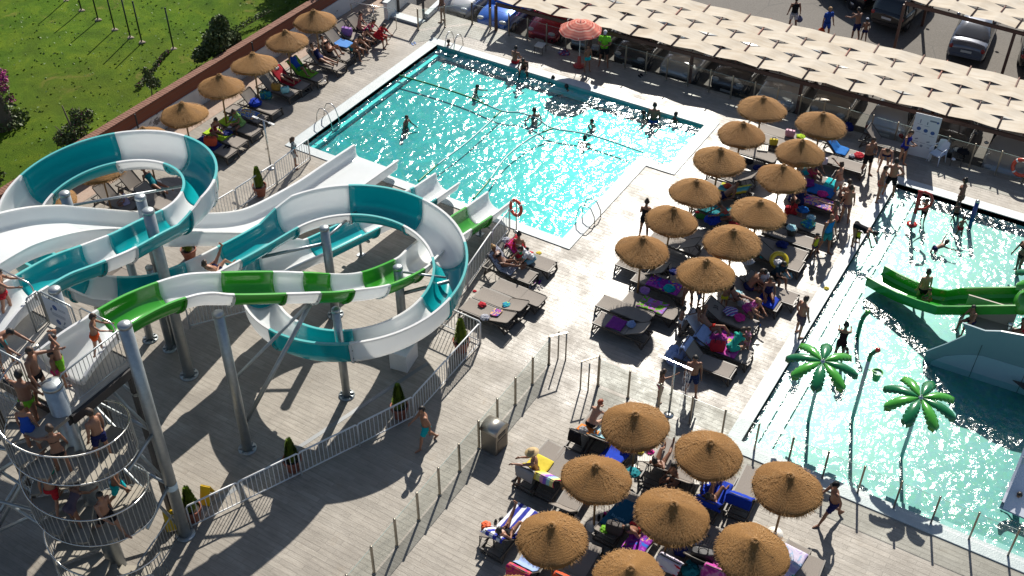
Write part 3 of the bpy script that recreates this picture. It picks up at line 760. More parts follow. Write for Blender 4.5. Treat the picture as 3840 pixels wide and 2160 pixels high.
m = MB(); m.box((.285, 0, .3), (.014, .44, .5)); m.build('door', mat('bin_door', (.13, .11, .09), .4, .5), t, bevel=.004)
# ================================================================ FENCES, WALL, CARPORTS, CARS, PLANTS
def glass_mat():
    g = NT('fence_glass'); tr = g.n('BsdfTransparent', Color=(.945, .97, .965, 1)); gl = g.n('BsdfGlossy', Roughness=.03, Color=(1, 1, 1, 1))
    lw_ = g.n('LayerWeight', Blend=.5); fr = g.math('ADD', .035, g.math('MULTIPLY', .6, g.math('POWER', lw_.outputs[1], 4.0)))
    return g.surf(g.n('MixShader', i0=fr, i1=tr.outputs[0], i2=gl.outputs[0]).outputs[0])
M_GLASS = glass_mat(); M_GEDGE = mat('glass_edge', (.35, .45, .42), .15, alpha=.6)
M_POST = mat('fence_post', (.33, .30, .25), .32, .85)
def glass_fence(P, h, label, pane=True, first=0):
    t = thing('glass_fence', label, 'glass fence', P[0]); o = P[0]
    for p in P:
        v = Vector(p)-Vector(o); m = MB(); m.box((v.x, v.y, h/2), (.055, .055, h)); m.lathe([(.06, 0), (.06, .025), (.03, .03)], v, 14)
        m.lathe([(.036, h), (.036, h+.015), (.001, h+.016)], v, 12); m.build('post', M_POST, t)
    if pane:
        for a, b in zip(P[:-1], P[1:]):
            va, vb = Vector(a)-Vector(o), Vector(b)-Vector(o); u = (vb-va).normalized()*.045
            m = MB(); A, B = va+u, vb-u; z0, z1 = .07, h-.06
            m.bar((A.x, A.y, (z0+z1)/2), (B.x, B.y, (z0+z1)/2), .010, z1-z0)
            e = MB(); e.bar((A.x, A.y, z1+.006), (B.x, B.y, z1+.006), .014, .010)
            gp = m.build('glass_pane', M_GLASS, t); e.build('pane_edge', M_GEDGE, gp)
    return t
LX = -12.93
glass_fence([(LX, 24.0-.25-1.063*k, 0) for k in range(0, 12)][::-1], 1.18, 'long glass fence running from the bottom edge to the little gate')
glass_fence([(-11.1+1.065*k, 23.72, 0) for k in range(0, 19)], 1.18, 'long glass fence along the near edge of the paddling pool')
glass_fence([(-30.0+1.035*k, 42.5, 0) for k in range(2, 36)], 1.12, 'long glass fence between pool deck and parked cars')
glass_fence([(-27.95, 42.5, 0), (-28.9, 41.55, 0), (-29.8, 40.6, 0)][::-1], 1.12, 'short glass fence by the entrance steps', True)
# gate frames of the fence near the shower
for (x, y, r, l) in ((-12.93, 23.72, 0, 'steel gate frame where the long fence ends'), (-11.15, 23.78, PI, 'steel gate frame facing it across the opening')):
    t = thing('gate_frame', l, 'gate frame', (x, y, 0), r); m = MB()
    m.tube([(0, 0, 0), (0, 0, 1.28)], .03, 10); m.tube([(.12, .42, 0), (.12, .42, 1.2)], .025, 10); m.tube([(.36, .5, 0), (.36, .5, 1.2)], .025, 10); m.build('uprights', M_POST, t)
    m = MB(); m.bar((-.02, -.02, 1.26), (.38, .52, 1.22), .05, .03); m.build('top_rail', M_POST, t)

# ---- brick and white boundary wall
def brick_mat():
    g = NT('red_brick'); br = g.n('TexBrick', Vector=g.pos(rot=(R(90), 0, R(90))), Scale=1, Brick__Width=.25, Row__Height=.075, Mortar__Size=.008)
    br.inputs['Color1'].default_value = (.30, .085, .04, 1); br.inputs['Color2'].default_value = (.22, .06, .03, 1); br.inputs['Mortar'].default_value = (.20, .13, .09, 1)
    n = g.noise(g.pos(), 1.4, 5, .7); t = g.mix(g.math('MULTIPLY', n, .5), br.outputs[0], (.15, .07, .045))
    return g.surf(g.n('BsdfPrincipled', Base__Color=t, Roughness=.85).outputs[0])
def peel_mat():
    g = NT('peeling_whitewash'); p = g.pos(scale=(1, 1, 1.3)); n = g.n('TexNoise', Vector=p, Scale=2.1, Detail=7, Roughness=.75, Distortion=.8).outputs[0]; sx = g.n('SeparateXYZ', Vector=g.pos())
    loc = g.ramp(g.math('ABSOLUTE', g.math('SUBTRACT', sx.outputs[1], 1.6)), [(0, (.09,)*3), (.9, (.06,)*3), (1, (0, 0, 0))])
    q = g.ramp(g.math('ADD', n, loc), [(.625, (0, 0, 0)), (.64, (1, 1, 1))])
    w_ = g.ramp(g.noise(g.pos(), 1.1, 5, .7), [(.3, (.58, .57, .56)), (.7, (.72, .71, .70))])
    return g.surf(g.n('BsdfPrincipled', Base__Color=g.mix(q, w_, (.16, .14, .13)), Roughness=.8).outputs[0])
t = thing('boundary_wall', 'long boundary wall of red brick over flaking whitewash beside the lawn', 'wall', (-34.1, 26, 0))
M_BRICK = brick_mat()
m = MB(); m.box((.03, 6, .42), (.30, 60, .84)); m.build('whitewashed_base', peel_mat(), t)
m = MB(); m.box((-.02, 6, 1.12), (.30, 60, .56)); m.build('brick_course', M_BRICK, t)
m = MB(); rng = random.Random(5)
for k in range(440):
    y = -24+k*.136; m.box((-.03, y, 1.432+rng.uniform(-.004, .004)), (.38, .118, .06))
m.build('coping_bricks', mat('coping_brick', (.13, .05, .032), .85, noise=(6, (.24, .12, .08), .3)), t)
# white low walls, steps and dark gate at the entrance
def wallbox(name, label, c, d, rz=0, cat='wall', mt=None):
    t = thing(name, label, cat, (c[0], c[1], c[2]), rz); m = MB(); m.box((0, 0, d[2]/2), d); m.build('wall_body', mt or M_WHITE, t, bevel=.01)
    m = MB(); m.box((0, 0, d[2]+.03), (d[0]+.06, d[1]+.06, .06)); m.build('capping', M_COPING, t); return t
wallbox('parapet_wall', 'white parapet wall beside the entrance steps', (-32.0, 42.2, -.9), (.22, 3.0, 1.75), R(8))
wallbox('parapet_wall', 'low white wall beyond the dark gate', (-30.4, 43.4, -.95), (.20, 3.2, 1.15), R(8))
t = thing('entrance_steps', 'shallow pale steps down to the entrance gate', 'steps', (-31.0, 40.9, 0))
m = MB()
for k in range(3): m.box((.0, .2+k*.32, .07-.02*k-.05*k), (1.9, .32, .12))
m.build('treads', M_COPING, t)
t = thing('entrance_gate', 'open dark steel gate frame at the entrance', 'gate', (-31.0, 41.7, -.3))
for x, n_ in ((-.75, 'post'), (.75, 'post')):
    m = MB(); m.box((x, 0, 1.0), (.09, .09, 2.6)); m.build(n_, M_DARK, t)
m = MB(); m.box((0, 0, 2.26), (1.4, .07, .08)); m.box((.0, 0, -.1), (1.4, .06, .06)); m.build('cross_rail', M_DARK, t)
t = thing('step_handrail', 'steel handrail above the seated women', 'handrail', (-33.0, 39.6, 0))
m = MB(); m.tube([(0, 0, 0), (0, 0, 1.0), (.2, .1, 1.05), (2.2, .6, 1.0)], .025, 8); m.tube([(1.1, .3, 0), (1.1, .3, 1.03)], .022, 8); m.tube([(2.2, .6, -.2), (2.2, .6, 1.0)], .022, 8); m.build('rail', M_STEEL, t)
wallbox('retaining_wall', 'white retaining wall continuing the boundary beyond the gate', (-33.3, 47, -.95), (.25, 8, 1.8))
t = thing('corner_portal', 'dark brown timber frame at the carport corner', 'frame', (-27.2, 42.95, -.95)); M_BROWN = mat('brown_steel', (.075, .035, .025), .55, noise=(8, (.12, .05, .035), .3))
m = MB(); m.box((0, 0, 1.2), (.10, .10, 2.4)); m.build('upright', M_BROWN, t); m = MB(); m.box((0, 2.1, 2.4), (.1, 4.2, .1)); m.build('beam', M_BROWN, t)

# ---- car park roofs of woven shade cloth
def canvas_mat():
    g = NT('woven_canvas'); p = g.pos(); n = g.noise(p, .8, 5, .65); e = g.noise(g.pos(scale=(.3, 3, 1)), 2, 4, .6)
    t = g.ramp(n, [(.3, (.50, .43, .34)), (.5, (.58, .52, .43)), (.7, (.62, .57, .49))]); t = g.mix(.25, t, g.ramp(e, [(.35, (.42, .33, .24)), (.6, (.63, .58, .51))]))
    b = g.n('BsdfDiffuse', Color=t); tl = g.n('BsdfTranslucent', Color=(.25, .17, .10, 1))
    return g.surf(g.n('MixShader', i0=.07, i1=b.outputs[0], i2=tl.outputs[0]).outputs[0])
M_CANVAS = canvas_mat()
def carport(label, o, ang, npipe, rows, depth, h, zb):
    t = thing('carport', label, 'carport', o, ang, 'woven cloth carports')
    wd = depth/rows; amp = .055
    for r_ in range(rows):
        m = MB(); P = []
        y0, y1 = r_*wd-.006, (r_+1)*wd+.006; K = 12
        for i in range(npipe*K+1):
            x = i/K; ph = PI*(x+r_); q_ = (x+r_) % 2; z = h+amp*(1-2*(q_ if q_ < 1 else 2-q_))
            sag = .022*math.sin(PI*(x % 1))**2*(1+.6*math.sin(x*3.7+r_*2.1))
            P.append([(x, y0-.05*abs(math.cos(ph*.5))*(r_ == 0), z), (x, y0+wd*.33, z-sag), (x, y0+wd*.62, z-sag), (x, y1+.10*abs(math.sin(PI*x/2))*(r_ == rows-1), z)])
        m.grid(P)
        m.build('cloth_strip', M_CANVAS, t)
    for i in range(0, npipe+1):
        m = MB(); m.tube([(i, -.12, h), (i, depth+.15, h)], .032, 8); m.build('pipe', M_BROWN if i % 4 else mat('rust_pipe', (.20, .07, .045), .6), t)
    m = MB(); m.box((npipe/2, -.02, h-.22), (npipe, .09, .16)); m.box((npipe/2, depth-.1, h-.22), (npipe, .09, .16)); m.build('edge_beam', M_BROWN, t)
    for i in range(0, npipe+1, 5):
        for y in (-.02, depth-.1):
            m = MB(); m.box((i, y, (h-.3+zb)/2), (.12, .12, h-.3-zb)); m.build('post', M_BROWN, t)
    return t
carport('long carport roofed with woven cream cloth along the pool fence', (-26.6, 42.55, 0), R(2.0), 37, 5, 4.35, 1.6, PZ)
C2a = at('30', 1240, 35, 2.3); C2b = at('30', 1932, 215, 2.3)
carport('second woven cream carport at the top right corner', (C2a.x-1.2, C2a.y+.02, 0), math.atan2(C2b.y-C2a.y, C2b.x-C2a.x), 24, 5, 4.5, 2.3, PZ)

# ---- cars
M_TYRE = mat('tyre_rubber', (.02, .02, .022), .8); M_ALLOY = mat('alloy_rim', (.45, .46, .48), .3, .9)
M_CGLASS = mat('car_glass', (.012, .014, .016), .06, spec=.8); M_LAMP = mat('lamp_lens', (.55, .58, .6), .08, coat=.5); M_RED = mat('tail_lens', (.30, .012, .012), .15, coat=.5)
M_TRIM = mat('black_trim', (.015, .015, .017), .5); M_PLATE = mat('plate', (.6, .6, .58), .5)
def car(label, loc, rz, col, kind='hatch', rough=.25, metal=.3):
    paint = mat('car_paint_'+'_'.join(str(int(c*999)) for c in col), col, rough, metal, coat=.8)
    L, Wd, sh, rf, nose, cab = {'hatch': (4.05, 1.76, .92, 1.48, .80, (-1.9, -1.45, .20, 1.05)), 'sedan': (4.5, 1.78, .93, 1.42, .82, (-1.55, -.85, .35, 1.15)), 'suv': (4.45, 1.84, 1.05, 1.68, .96, (-2.12, -1.8, .25, 1.0))}[kind]
    t = thing('parked_car', label, 'car', loc, rz, 'cars parked behind the pool fence')
    hw = Wd/2; y0, y1 = -L/2, L/2; gc = .28 if kind == 'suv' else .20
    ys = [y0, y0+.06, y0+.35, cab[0]+.3, cab[2], cab[3], y1-.75, y1-.35, y1-.10, y1]
    zs = [sh-.22, sh-.06, sh, sh, sh, sh+.0, sh-.03, nose-.02, nose-.14, nose-.3]
    ws = [.86, .93, .98, 1, 1, 1, .99, .95, .86, .74]
    m = MB(); P = []
    for y, z, w_ in zip(ys, zs, ws):
        W_ = hw*w_; zb = gc+(.14 if y in (ys[0], ys[-1]) else .0)
        P.append([(-W_*.9, y, zb), (-W_, y, zb+.15), (-W_, y, z-.22), (-W_*.95, y, z-.05), (-W_*.82, y, z), (-W_*.4, y, z+.035), (0, y, z+.045), (W_*.4, y, z+.035), (W_*.82, y, z), (W_*.95, y, z-.05), (W_, y, z-.22), (W_, y, zb+.15), (W_*.9, y, zb)])
    m.grid(P); m.add(P[0], [tuple(range(13))]); m.add(P[-1], [tuple(range(13))]); m.add([P[0][0], P[0][12], P[-1][12], P[-1][0]], [(0, 1, 2, 3)])
    bw, tw = hw*.93, hw*.72
    rb, rt, ft, fb = cab; zs_ = sh-.02
    G = []
    for y, z, w_ in ((rb, zs_, bw), (rb+(rt-rb)*.55, zs_+(rf-zs_)*.6, bw*.93), (rt, rf-.05, tw*1.03), (rt+.2, rf-.01, tw), ((rt+ft)/2, rf+.015, tw), (ft-.2, rf-.015, tw), (ft, rf-.05, tw*1.03), (ft+(fb-ft)*.5, zs_+(rf-zs_)*.55, bw*.94), (fb, zs_, bw)):
        G.append([(-bw, y, zs_), (-w_, y, z), (-w_*.5, y, z+.02), (w_*.5, y, z+.02), (w_, y, z), (bw, y, zs_)])
    m.grid(G)
    m.build('body', paint, t)
    def pane(name, quad, mt, off):
        n_ = (Vector(quad[1])-Vector(quad[0])).cross(Vector(quad[3])-Vector(quad[0])).normalized()*off
        q = [Vector(v)+n_ for v in quad]; mm = MB(); c = sum(q, Vector())/4; mm.add([c+(v-c)*1.0 for v in q]+[c+(v-c)*1.0-n_*.8 for v in q], [(0, 1, 2, 3), (0, 4, 5, 1), (1, 5, 6, 2), (2, 6, 7, 3), (3, 7, 4, 0)]); return mm.build(name, mt, t)
    k = .88
    pane('windscreen', [(-bw*k, fb-.05, zs_+.06), (bw*k, fb-.05, zs_+.06), (tw*k, ft+.06, rf-.07), (-tw*k, ft+.06, rf-.07)], M_CGLASS, .035)
    pane('rear_window', [(bw*k, rb+.06, zs_+.10), (-bw*k, rb+.06, zs_+.10), (-tw*k, rt-.03, rf-.07), (tw*k, rt-.03, rf-.07)], M_CGLASS, .035)
    for s_ in (-1, 1):
        q = [(s_*bw*1.0, rb+.42, zs_+.05), (s_*bw*1.0, fb-.25, zs_+.05), (s_*tw*1.05, ft-.1, rf-.09), (s_*tw*1.05, rt+.25, rf-.09)]
        pane('side_window', q if s_ > 0 else q[::-1], M_CGLASS, .02)
        for y in (y0+.78, y1-.80):
            w_ = MB(); w_.lathe([(.18, -.1), (.30, -.1), (.32, -.06), (.32, .06), (.30, .1), (.18, .1)], n=22, cap=False)
            o = w_.build('wheel', M_TYRE, t); o.location = (s_*(hw-.10), y, .32); o.rotation_euler = (0, R(90), 0)
            w_ = MB(); w_.lathe([(.19, -.085), (.19, .085), (.05, .075), (.001, .075)], n=14, cap=True); w_.build('rim', M_ALLOY, o)
        mm = MB(); mm.ball((s_*(hw*.66), y1-.17, nose-.13), (.20, .13, .085), 10, 7); mm.build('headlight', M_LAMP, t)
        mm = MB(); mm.ball((s_*(hw*.80), y0+.06, sh-.20), (.12, .07, .13), 10, 7); mm.build('tail_light', M_RED, t)
        mm = MB(); mm.ball((s_*(hw+.10), fb-.35, sh+.06), (.10, .07, .07), 8, 6); mm.build('wing_mirror', paint, t)
    mm = MB(); mm.box((0, y1-.035, nose-.36), (hw*1.0, .05, .16)); mm.build('grille', M_TRIM, t)
    mm = MB(); mm.box((0, y1+.005, nose-.50), (.5, .02, .11)); mm.build('front_plate', M_PLATE, t)
    mm = MB(); mm.box((0, y0-.008, sh-.32), (.5, .02, .11)); mm.build('rear_plate', M_PLATE, t)
    mm = MB(); mm.box((0, y0-.01, gc+.18), (hw*1.5, .06, .14)); mm.build('bumper', M_TRIM if kind != 'sedan' else paint, t)
    return t
for (x, y, col, kd, l, rz) in ((-30.1, 45.9, (.55, .56, .57), 'hatch', 'silver hatchback at the left end beside the standing woman', 182), (-27.6, 45.6, (.012, .12, .55), 'suv', 'bright blue compact car nose to the pool fence', 183),
    (-25.0, 45.9, (.45, .012, .04), 'hatch', 'red hatchback nosing out from under the carport', 181), (-22.6, 46.0, (.30, .32, .33), 'hatch', 'grey car behind the pink parasol', 180), (-20.2, 46.1, (.05, .055, .065), 'sedan', 'dark saloon behind the lifeguard', 181),
    (-17.75, 46.0, (.62, .62, .61), 'sedan', 'white saloon nose to the fence under the carport', 180), (-15.3, 46.1, (.14, .14, .15), 'hatch', 'dark grey hatchback under the carport', 180), (-12.9, 45.7, (.66, .66, .65), 'suv', 'white off-road car behind the far straw parasols', 183),
    (-10.6, 46.0, (.40, .37, .33), 'hatch', 'beige hatchback under the carport', 181), (-8.0, 45.7, (.55, .55, .55), 'hatch', 'white hatchback parked tail to the pool', 2), (-5.5, 45.9, (.10, .10, .11), 'hatch', 'dark hatchback behind the notice board', 180), (-3.0, 45.5, (.42, .43, .44), 'sedan', 'silver saloon at the right end of the fence', 182),
    (-6.95, 55.1, (.16, .18, .23), 'sedan', 'blue grey saloon seen from behind under the second carport', 4), (-10.7, 56.2, (.015, .016, .018), 'suv', 'black off-road car seen from behind', -8), (-3.9, 55.6, (.012, .012, .014), 'hatch', 'black car at the far right edge', 8), (-14.0, 57.0, (.02, .02, .024), 'suv', 'dark car cut by the top edge', 60)):
    car(l, (x, y, PZ), R(rz), col, kd)
for y in (50.2, 57.5):
    pass

# ---- plants of the lawn
def leafcloud(m, c, r, n, rng, sz=.07, mi=0, flat=1.0):
    for k in range(n):
        while True:
            p = Vector((rng.uniform(-1, 1), rng.uniform(-1, 1), rng.uniform(-1, 1)))
            if .15 < p.length < 1: break
        p = Vector(c)+Vector((p.x*r[0], p.y*r[1], p.z*r[2]))
        u = Vector((rng.uniform(-1, 1), rng.uniform(-1, 1), rng.uniform(-.6, 1))).normalized(); v = u.cross(Vector((rng.uniform(-1, 1), rng.uniform(-1, 1), .3))).normalized()
        s_ = sz*rng.uniform(.6, 1.4)
        m.add([p-u*s_, p+v*s_*.55, p+u*s_, p-v*s_*.55], [(0, 1, 2, 3)], mi)
M_LEAF = mat('shrub_leaf', (.035, .06, .018), .55, noise=(2.5, (.10, .13, .035), .25)); M_LEAF2 = mat('tree_leaf', (.022, .045, .012), .55, noise=(1.3, (.055, .085, .02), .25))
M_STEM = mat('stem_bark', (.085, .062, .045), .85, noise=(9, (.14, .11, .085), .3)); M_MAG = mat('bougainvillea', (.30, .02, .17), .6, noise=(4, (.42, .05, .22), .3))
def shrub(label, loc, blobs, n, seed, stems, sz=.07, flowers=0, name='shrub', cat='shrub'):
    rng = random.Random(seed); t = thing(name, label, cat, loc)
    m = MB()
    for (a, b, r) in stems: m.tube([a, ((a[0]+b[0])/2+.05, (a[1]+b[1])/2, (a[2]+b[2])/2), b], [r, r*.8, r*.45], 7)
    m.build('stems', M_STEM, t)
    m = MB()
    for (c, r, k) in blobs: leafcloud(m, c, r, int(n*k), rng, sz)
    m.build('foliage', M_LEAF, t)
    if flowers:
        m = MB()
        for (c, r, k) in blobs: leafcloud(m, c, (r[0]*1.05, r[1]*1.05, r[2]*1.05), int(flowers*k), rng, sz*.9)
        m.build('flowers', M_MAG, t)
    return t
b = at('00', 1470, 500, 1.2)
shrub('dense dark shrub growing over the brick wall', (-34.9, 32.5, LZ), [((0, -.1, .85), (.55, .75, .7), 1.2), ((-.1, .35, 1.35), (.4, .5, .55), .8), ((-.2, -.8, .55), (.35, .6, .35), .5), ((.1, .8, .55), (.35, .5, .4), .5)], 1500, 2, [((0, 0, 0), (0, 0, 1.3), .06), ((0, .2, 0), (-.1, .6, 1.2), .05), ((0, -.2, 0), (-.2, -.7, .8), .05)], .075)
shrub('slim climbing shrub with a bare stem by the wall', (-34.8, 28.3, LZ), [((0, 0, .95), (.22, .25, .38), .6), ((-.05, .3, .65), (.25, .25, .25), .4), ((0, -.15, 1.4), (.12, .16, .25), .25)], 560, 3, [((0, -.2, 0), (0, 0, .7), .035), ((0, 0, .7), (0, .05, 1.5), .02)], .055)
shrub('scruffy shrub around a leaning post at the wall', (-35.0, 24.2, LZ), [((0, 0, .55), (.5, .65, .45), 1), ((-.2, .45, .95), (.3, .3, .4), .4), ((-.1, -.5, .5), (.4, .35, .35), .4), ((-.1, .9, .8), (.2, .3, .35), .25)], 900, 4, [((0, 0, 0), (-.1, -.1, 1.8), .05), ((0, .2, 0), (-.2, .7, 1.3), .03), ((0, -.1, 0), (-.2, -.6, 1.1), .03)], .06, 40)
shrub('thin straggly shrub at the left end of the wall', (-35.2, 20.3, LZ), [((0, 0, .6), (.4, .6, .5), 1), ((-.1, .3, 1.2), (.25, .3, .4), .4)], 620, 5, [((0, 0, 0), (-.1, 0, 1.7), .045), ((0, -.3, 0), (-.1, -.4, .9), .03)], .06)
shrub('sparse vine strand trailing over the lawn by the dense shrub', (-36.0, 30.3, LZ), [((-.0+.14*k-1.2, -.35*k+1.2, .10+.04*math.sin(k)), (.14, .22, .10), .16) for k in range(9)], 420, 6, [((-1.2, 1.2, .02), (-.1, -1.6, .05), .02)], .05, 60, 'vine', 'vine')
shrub('sparse vine strand trailing beyond the far shrub', (-35.4, 35.0, LZ), [((.1*k-.6, .42*k-1.2, .2+.05*k), (.18, .28, .14), .2) for k in range(7)], 420, 16, [((-.6, -1.2, .02), (.1, 1.4, .5), .02)], .05, 0, 'vine', 'vine')
# trunk with bougainvillea at the left edge
tb = at('00', 60, 960, LZ)
t = thing('old_tree', 'thick dark tree trunk wrapped in magenta bougainvillea', 'tree', (tb.x-.2, tb.y, LZ))
m = MB(); m.tube([(0, 0, -.1), (.05, 0, .5), (0, -.1, 1.6), (-.15, -.2, 2.8), (-.3, -.3, 4.2)], [.55, .36, .30, .28, .24], 14); rng = random.Random(9); m.build('trunk', M_STEM, t)
m = MB()
for c, r, k in (((.1, .1, .25), (.75, .75, .35), 380), ((.25, .25, 1.2), (.35, .35, .9), 260), ((.1, .5, .2), (.6, .6, .2), 200)): leafcloud(m, c, r, k, rng, .075)
m.build('ivy', M_LEAF, t)
m = MB()
for c, r, k in (((.25, .30, 1.9), (.28, .3, .45), 230), ((.35, .4, 2.3), (.2, .22, .25), 120), ((.3, .45, 1.1), (.16, .2, .2), 60)): leafcloud(m, c, r, k, rng, .06)
m.build('bougainvillea_flowers', M_MAG, t)
m = MB()
for k in range(9):
    a = k*.7; leafcloud(m, (-.9+1.1*math.cos(a), -.6+1.3*math.sin(a), 4.6+.5*math.sin(k*2)), (.7, .7, .4), 320, rng, .12)
m.build('crown', M_LEAF2, t)
# tree at the top edge with a spreading crown
tb = at('00', 1890, 310, LZ)
t = thing('garden_tree', 'small tree with a spreading dark crown beside the wall', 'tree', (-35.3, 39.3, LZ))
m = MB(); m.tube([(0, 0, -.1), (-.05, .05, .9), (-.2, .2, 1.8)], [.07, .06, .04], 9); m.tube([(0, .1, .5), (.1, .5, 1.7)], [.05, .03], 7); m.tube([(-.05, .05, .9), (-.7, .1, 2.1)], [.045, .02], 7); m.build('trunk', M_STEM, t)
m = MB(); rng = random.Random(12)
for c, r, k in (((-.5, .4, 2.1), (.9, 1.2, .5), 1100), ((-1.3, 1.0, 2.3), (.8, 1.0, .5), 800), ((-.4, 1.6, 2.4), (.9, 1.0, .55), 900), ((-1.8, 2.3, 2.6), (1.1, 1.2, .6), 900)): leafcloud(m, c, r, k, rng, .09)
m.build('crown', M_LEAF2, t)
t = thing('garden_tree', 'larger tree whose crown shades the lawn at the top edge', 'tree', (-36.9, 43.6, LZ))
m = MB(); m.tube([(0, 0, -.1), (0, 0, 1.2), (.2, .1, 2.4)], [.2, .16, .10], 10); m.build('trunk', M_STEM, t)
m = MB()
for k in range(9):
    a = k*2.4; leafcloud(m, (1.7*math.cos(a)*((k % 3)/2+.3), 2.0*math.sin(a)*((k % 3)/2+.3), 2.2+.4*(k % 3)), (1.3, 1.3, .7), 900, rng, .11)
m.build('crown', M_LEAF2, t)
# dark fence posts across the lawn
M_GPOST = mat('green_post', (.012, .022, .018), .5)
names = ['far left', 'second', 'third', 'fourth', 'fifth', 'standing close to the shrub']
for k, (x, y) in enumerate(((-45.2, 32.9), (-43.77, 32.55), (-42.37, 32.28), (-40.96, 31.97), (-39.76, 31.79), (-38.99, 31.74), (-37.3, 32.03))):
    t = thing('fence_post', 'dark green lawn post, %s in the row from the left' % (['first', 'second', 'third', 'fourth', 'fifth', 'sixth', 'last'][k]), 'post', (x, y, LZ), 0, 'dark green posts across the lawn')
    m = MB(); m.tube([(0, 0, 0), (0, 0, 2.0)], .035, 8); m.lathe([(.042, 1.98), (.042, 2.03), (.001, 2.05)], n=8); m.build('shaft', M_GPOST, t)
    m = MB(); m.lathe([(.16, -.02), (.14, .03), (.05, .05), (.001, .05)], n=9, wob=lambda a, i: (1+.2*math.sin(3*a), 0)); m.build('footing', mat('footing', (.24, .20, .15), .9), t)
for k, (x, y, a) in enumerate(((-33.72, 33.4, 0), (-33.72, 26.3, 0), (-33.72, 22.3, 0))):
    t = thing('iron_post', 'dark iron post fixed to the wall face, %s along the wall' % ['far', 'middle', 'near'][k], 'post', (x, y, 0), 0, 'iron posts on the wall')
    m = MB(); m.box((.0, 0, .75), (.05, .05, 1.6)); m.build('shaft', M_DARK, t)
# ================================================================ PARASOLS, LOUNGERS, TOWELS, SMALL THINGS
def thatch_mat():
    g = NT('straw_thatch'); p = g.pos()
    sx = g.n('SeparateXYZ', Vector=p); rad = g.math('SQRT', g.math('ADD', g.math('MULTIPLY', sx.outputs[0], sx.outputs[0]), g.math('MULTIPLY', sx.outputs[1], sx.outputs[1])))
    n = g.noise(p, 38, 5, .8); n2 = g.noise(p, 5, 4, .7); wv = g.math('SINE', g.math('ADD', g.math('MULTIPLY', rad, 95), g.math('MULTIPLY', n2, 9)))
    t = g.ramp(n, [(.30, (.085, .036, .010)), (.5, (.27, .128, .036)), (.70, (.46, .245, .080))])
    t = g.mix(.45, t, g.ramp(n2, [(.3, (.17, .077, .021)), (.7, (.37, .190, .060))]))
    oi = g.n('ObjectInfo'); t = g.mix(.25, t, g.ramp(oi.outputs['Random'], [(0, (.26, .13, .042)), (1, (.42, .24, .085))]))
    h = g.math('ADD', n, g.math('MULTIPLY', wv, .05)); bp = g.n('Bump', Height=h, Strength=1.0, Distance=.05)
    return g.surf(g.n('BsdfPrincipled', Base__Color=t, Roughness=.75, Normal=bp.outputs[0], Specular__IOR__Level=.25).outputs[0])
M_THATCH = thatch_mat(); M_STRAW = mat('loose_straw', (.22, .107, .032), .75, noise=(3, (.42, .235, .085), .3))
M_WOOD = mat('pole_wood', (.24, .13, .05), .6, noise=(4, (.34, .20, .09), .25), stretch=(6, 6, .6)); M_FOOT = mat('foot_plate', (.66, .64, .60), .5)
def canopy(seed):
    rng = random.Random(seed); m = MB(); RR = .93
    prof = [(.012, .575), (.045, .56), (.08, .515), (.13, .46), (.22, .392), (.34, .32), (.48, .235), (.62, .155), (.76, .075), (.87, .005), (RR, -.055), (RR-.02, -.09), (.6, .06), (.2, .3)]
    ph = [rng.uniform(0, 6) for _ in range(6)]
    def wob(a, i):
        k = min(1, i/8)
        return (1+.018*k*math.sin(3*a+ph[0])+.012*k*math.sin(7*a+ph[1])+rng.uniform(-.010, .010)*k, .022*k*math.sin(2*a+ph[2])+.014*k*math.sin(5*a+ph[3])+rng.uniform(-.007, .007))
    m.lathe(prof, n=56, mi=0, wob=wob)
    def zr(r):
        for (a, za), (b, zb) in zip(prof[:11], prof[1:11]):
            if a <= r <= b: return za+(zb-za)*(r-a)/(b-a)
        return -.06
    for k in range(800):       # straw lying on the cone
        r = .06+.86*math.sqrt(rng.random()); a = rng.random()*2*PI; L = rng.uniform(.05, .14); r2 = min(r+L, .97); a2 = a+rng.uniform(-.16, .16)/max(r, .2)*.5
        p = Vector((r*math.cos(a), r*math.sin(a), zr(r)+.008)); q = Vector((r2*math.cos(a2), r2*math.sin(a2), zr(min(r2, .93))+rng.uniform(.002, .016)))
        s_ = Vector((-math.sin(a), math.cos(a), 0))*.0045
        m.add([p-s_, p+s_, q+s_, q-s_], [(0, 1, 2, 3)], 1)
    for k in range(420):        # ragged fringe
        a = rng.random()*2*PI; r = RR-.03; p = Vector((r*math.cos(a), r*math.sin(a), -.05)); L = rng.uniform(.05, .15)*(1.2 if math.sin(a*2+ph[4]) > .2 else .8)
        q = p+Vector((math.cos(a)*rng.uniform(.02, .07)+rng.uniform(-.03, .03), math.sin(a)*rng.uniform(.02, .07)+rng.uniform(-.03, .03), -L)); s_ = Vector((-math.sin(a), math.cos(a), 0))*.005
        m.add([p-s_, p+s_, q+s_*.4, q-s_*.4], [(0, 1, 2, 3)], 1)
    for k in range(60):         # tuft at the top
        a = rng.random()*2*PI; p = Vector((.03*math.cos(a), .03*math.sin(a), .55)); q = p+Vector((math.cos(a)*.08, math.sin(a)*.08, rng.uniform(-.06, .0))); s_ = Vector((-math.sin(a), math.cos(a), 0))*.006
        m.add([p-s_, p+s_, q+s_*.4, q-s_*.4], [(0, 1, 2, 3)], 1)
    return m
protos = []
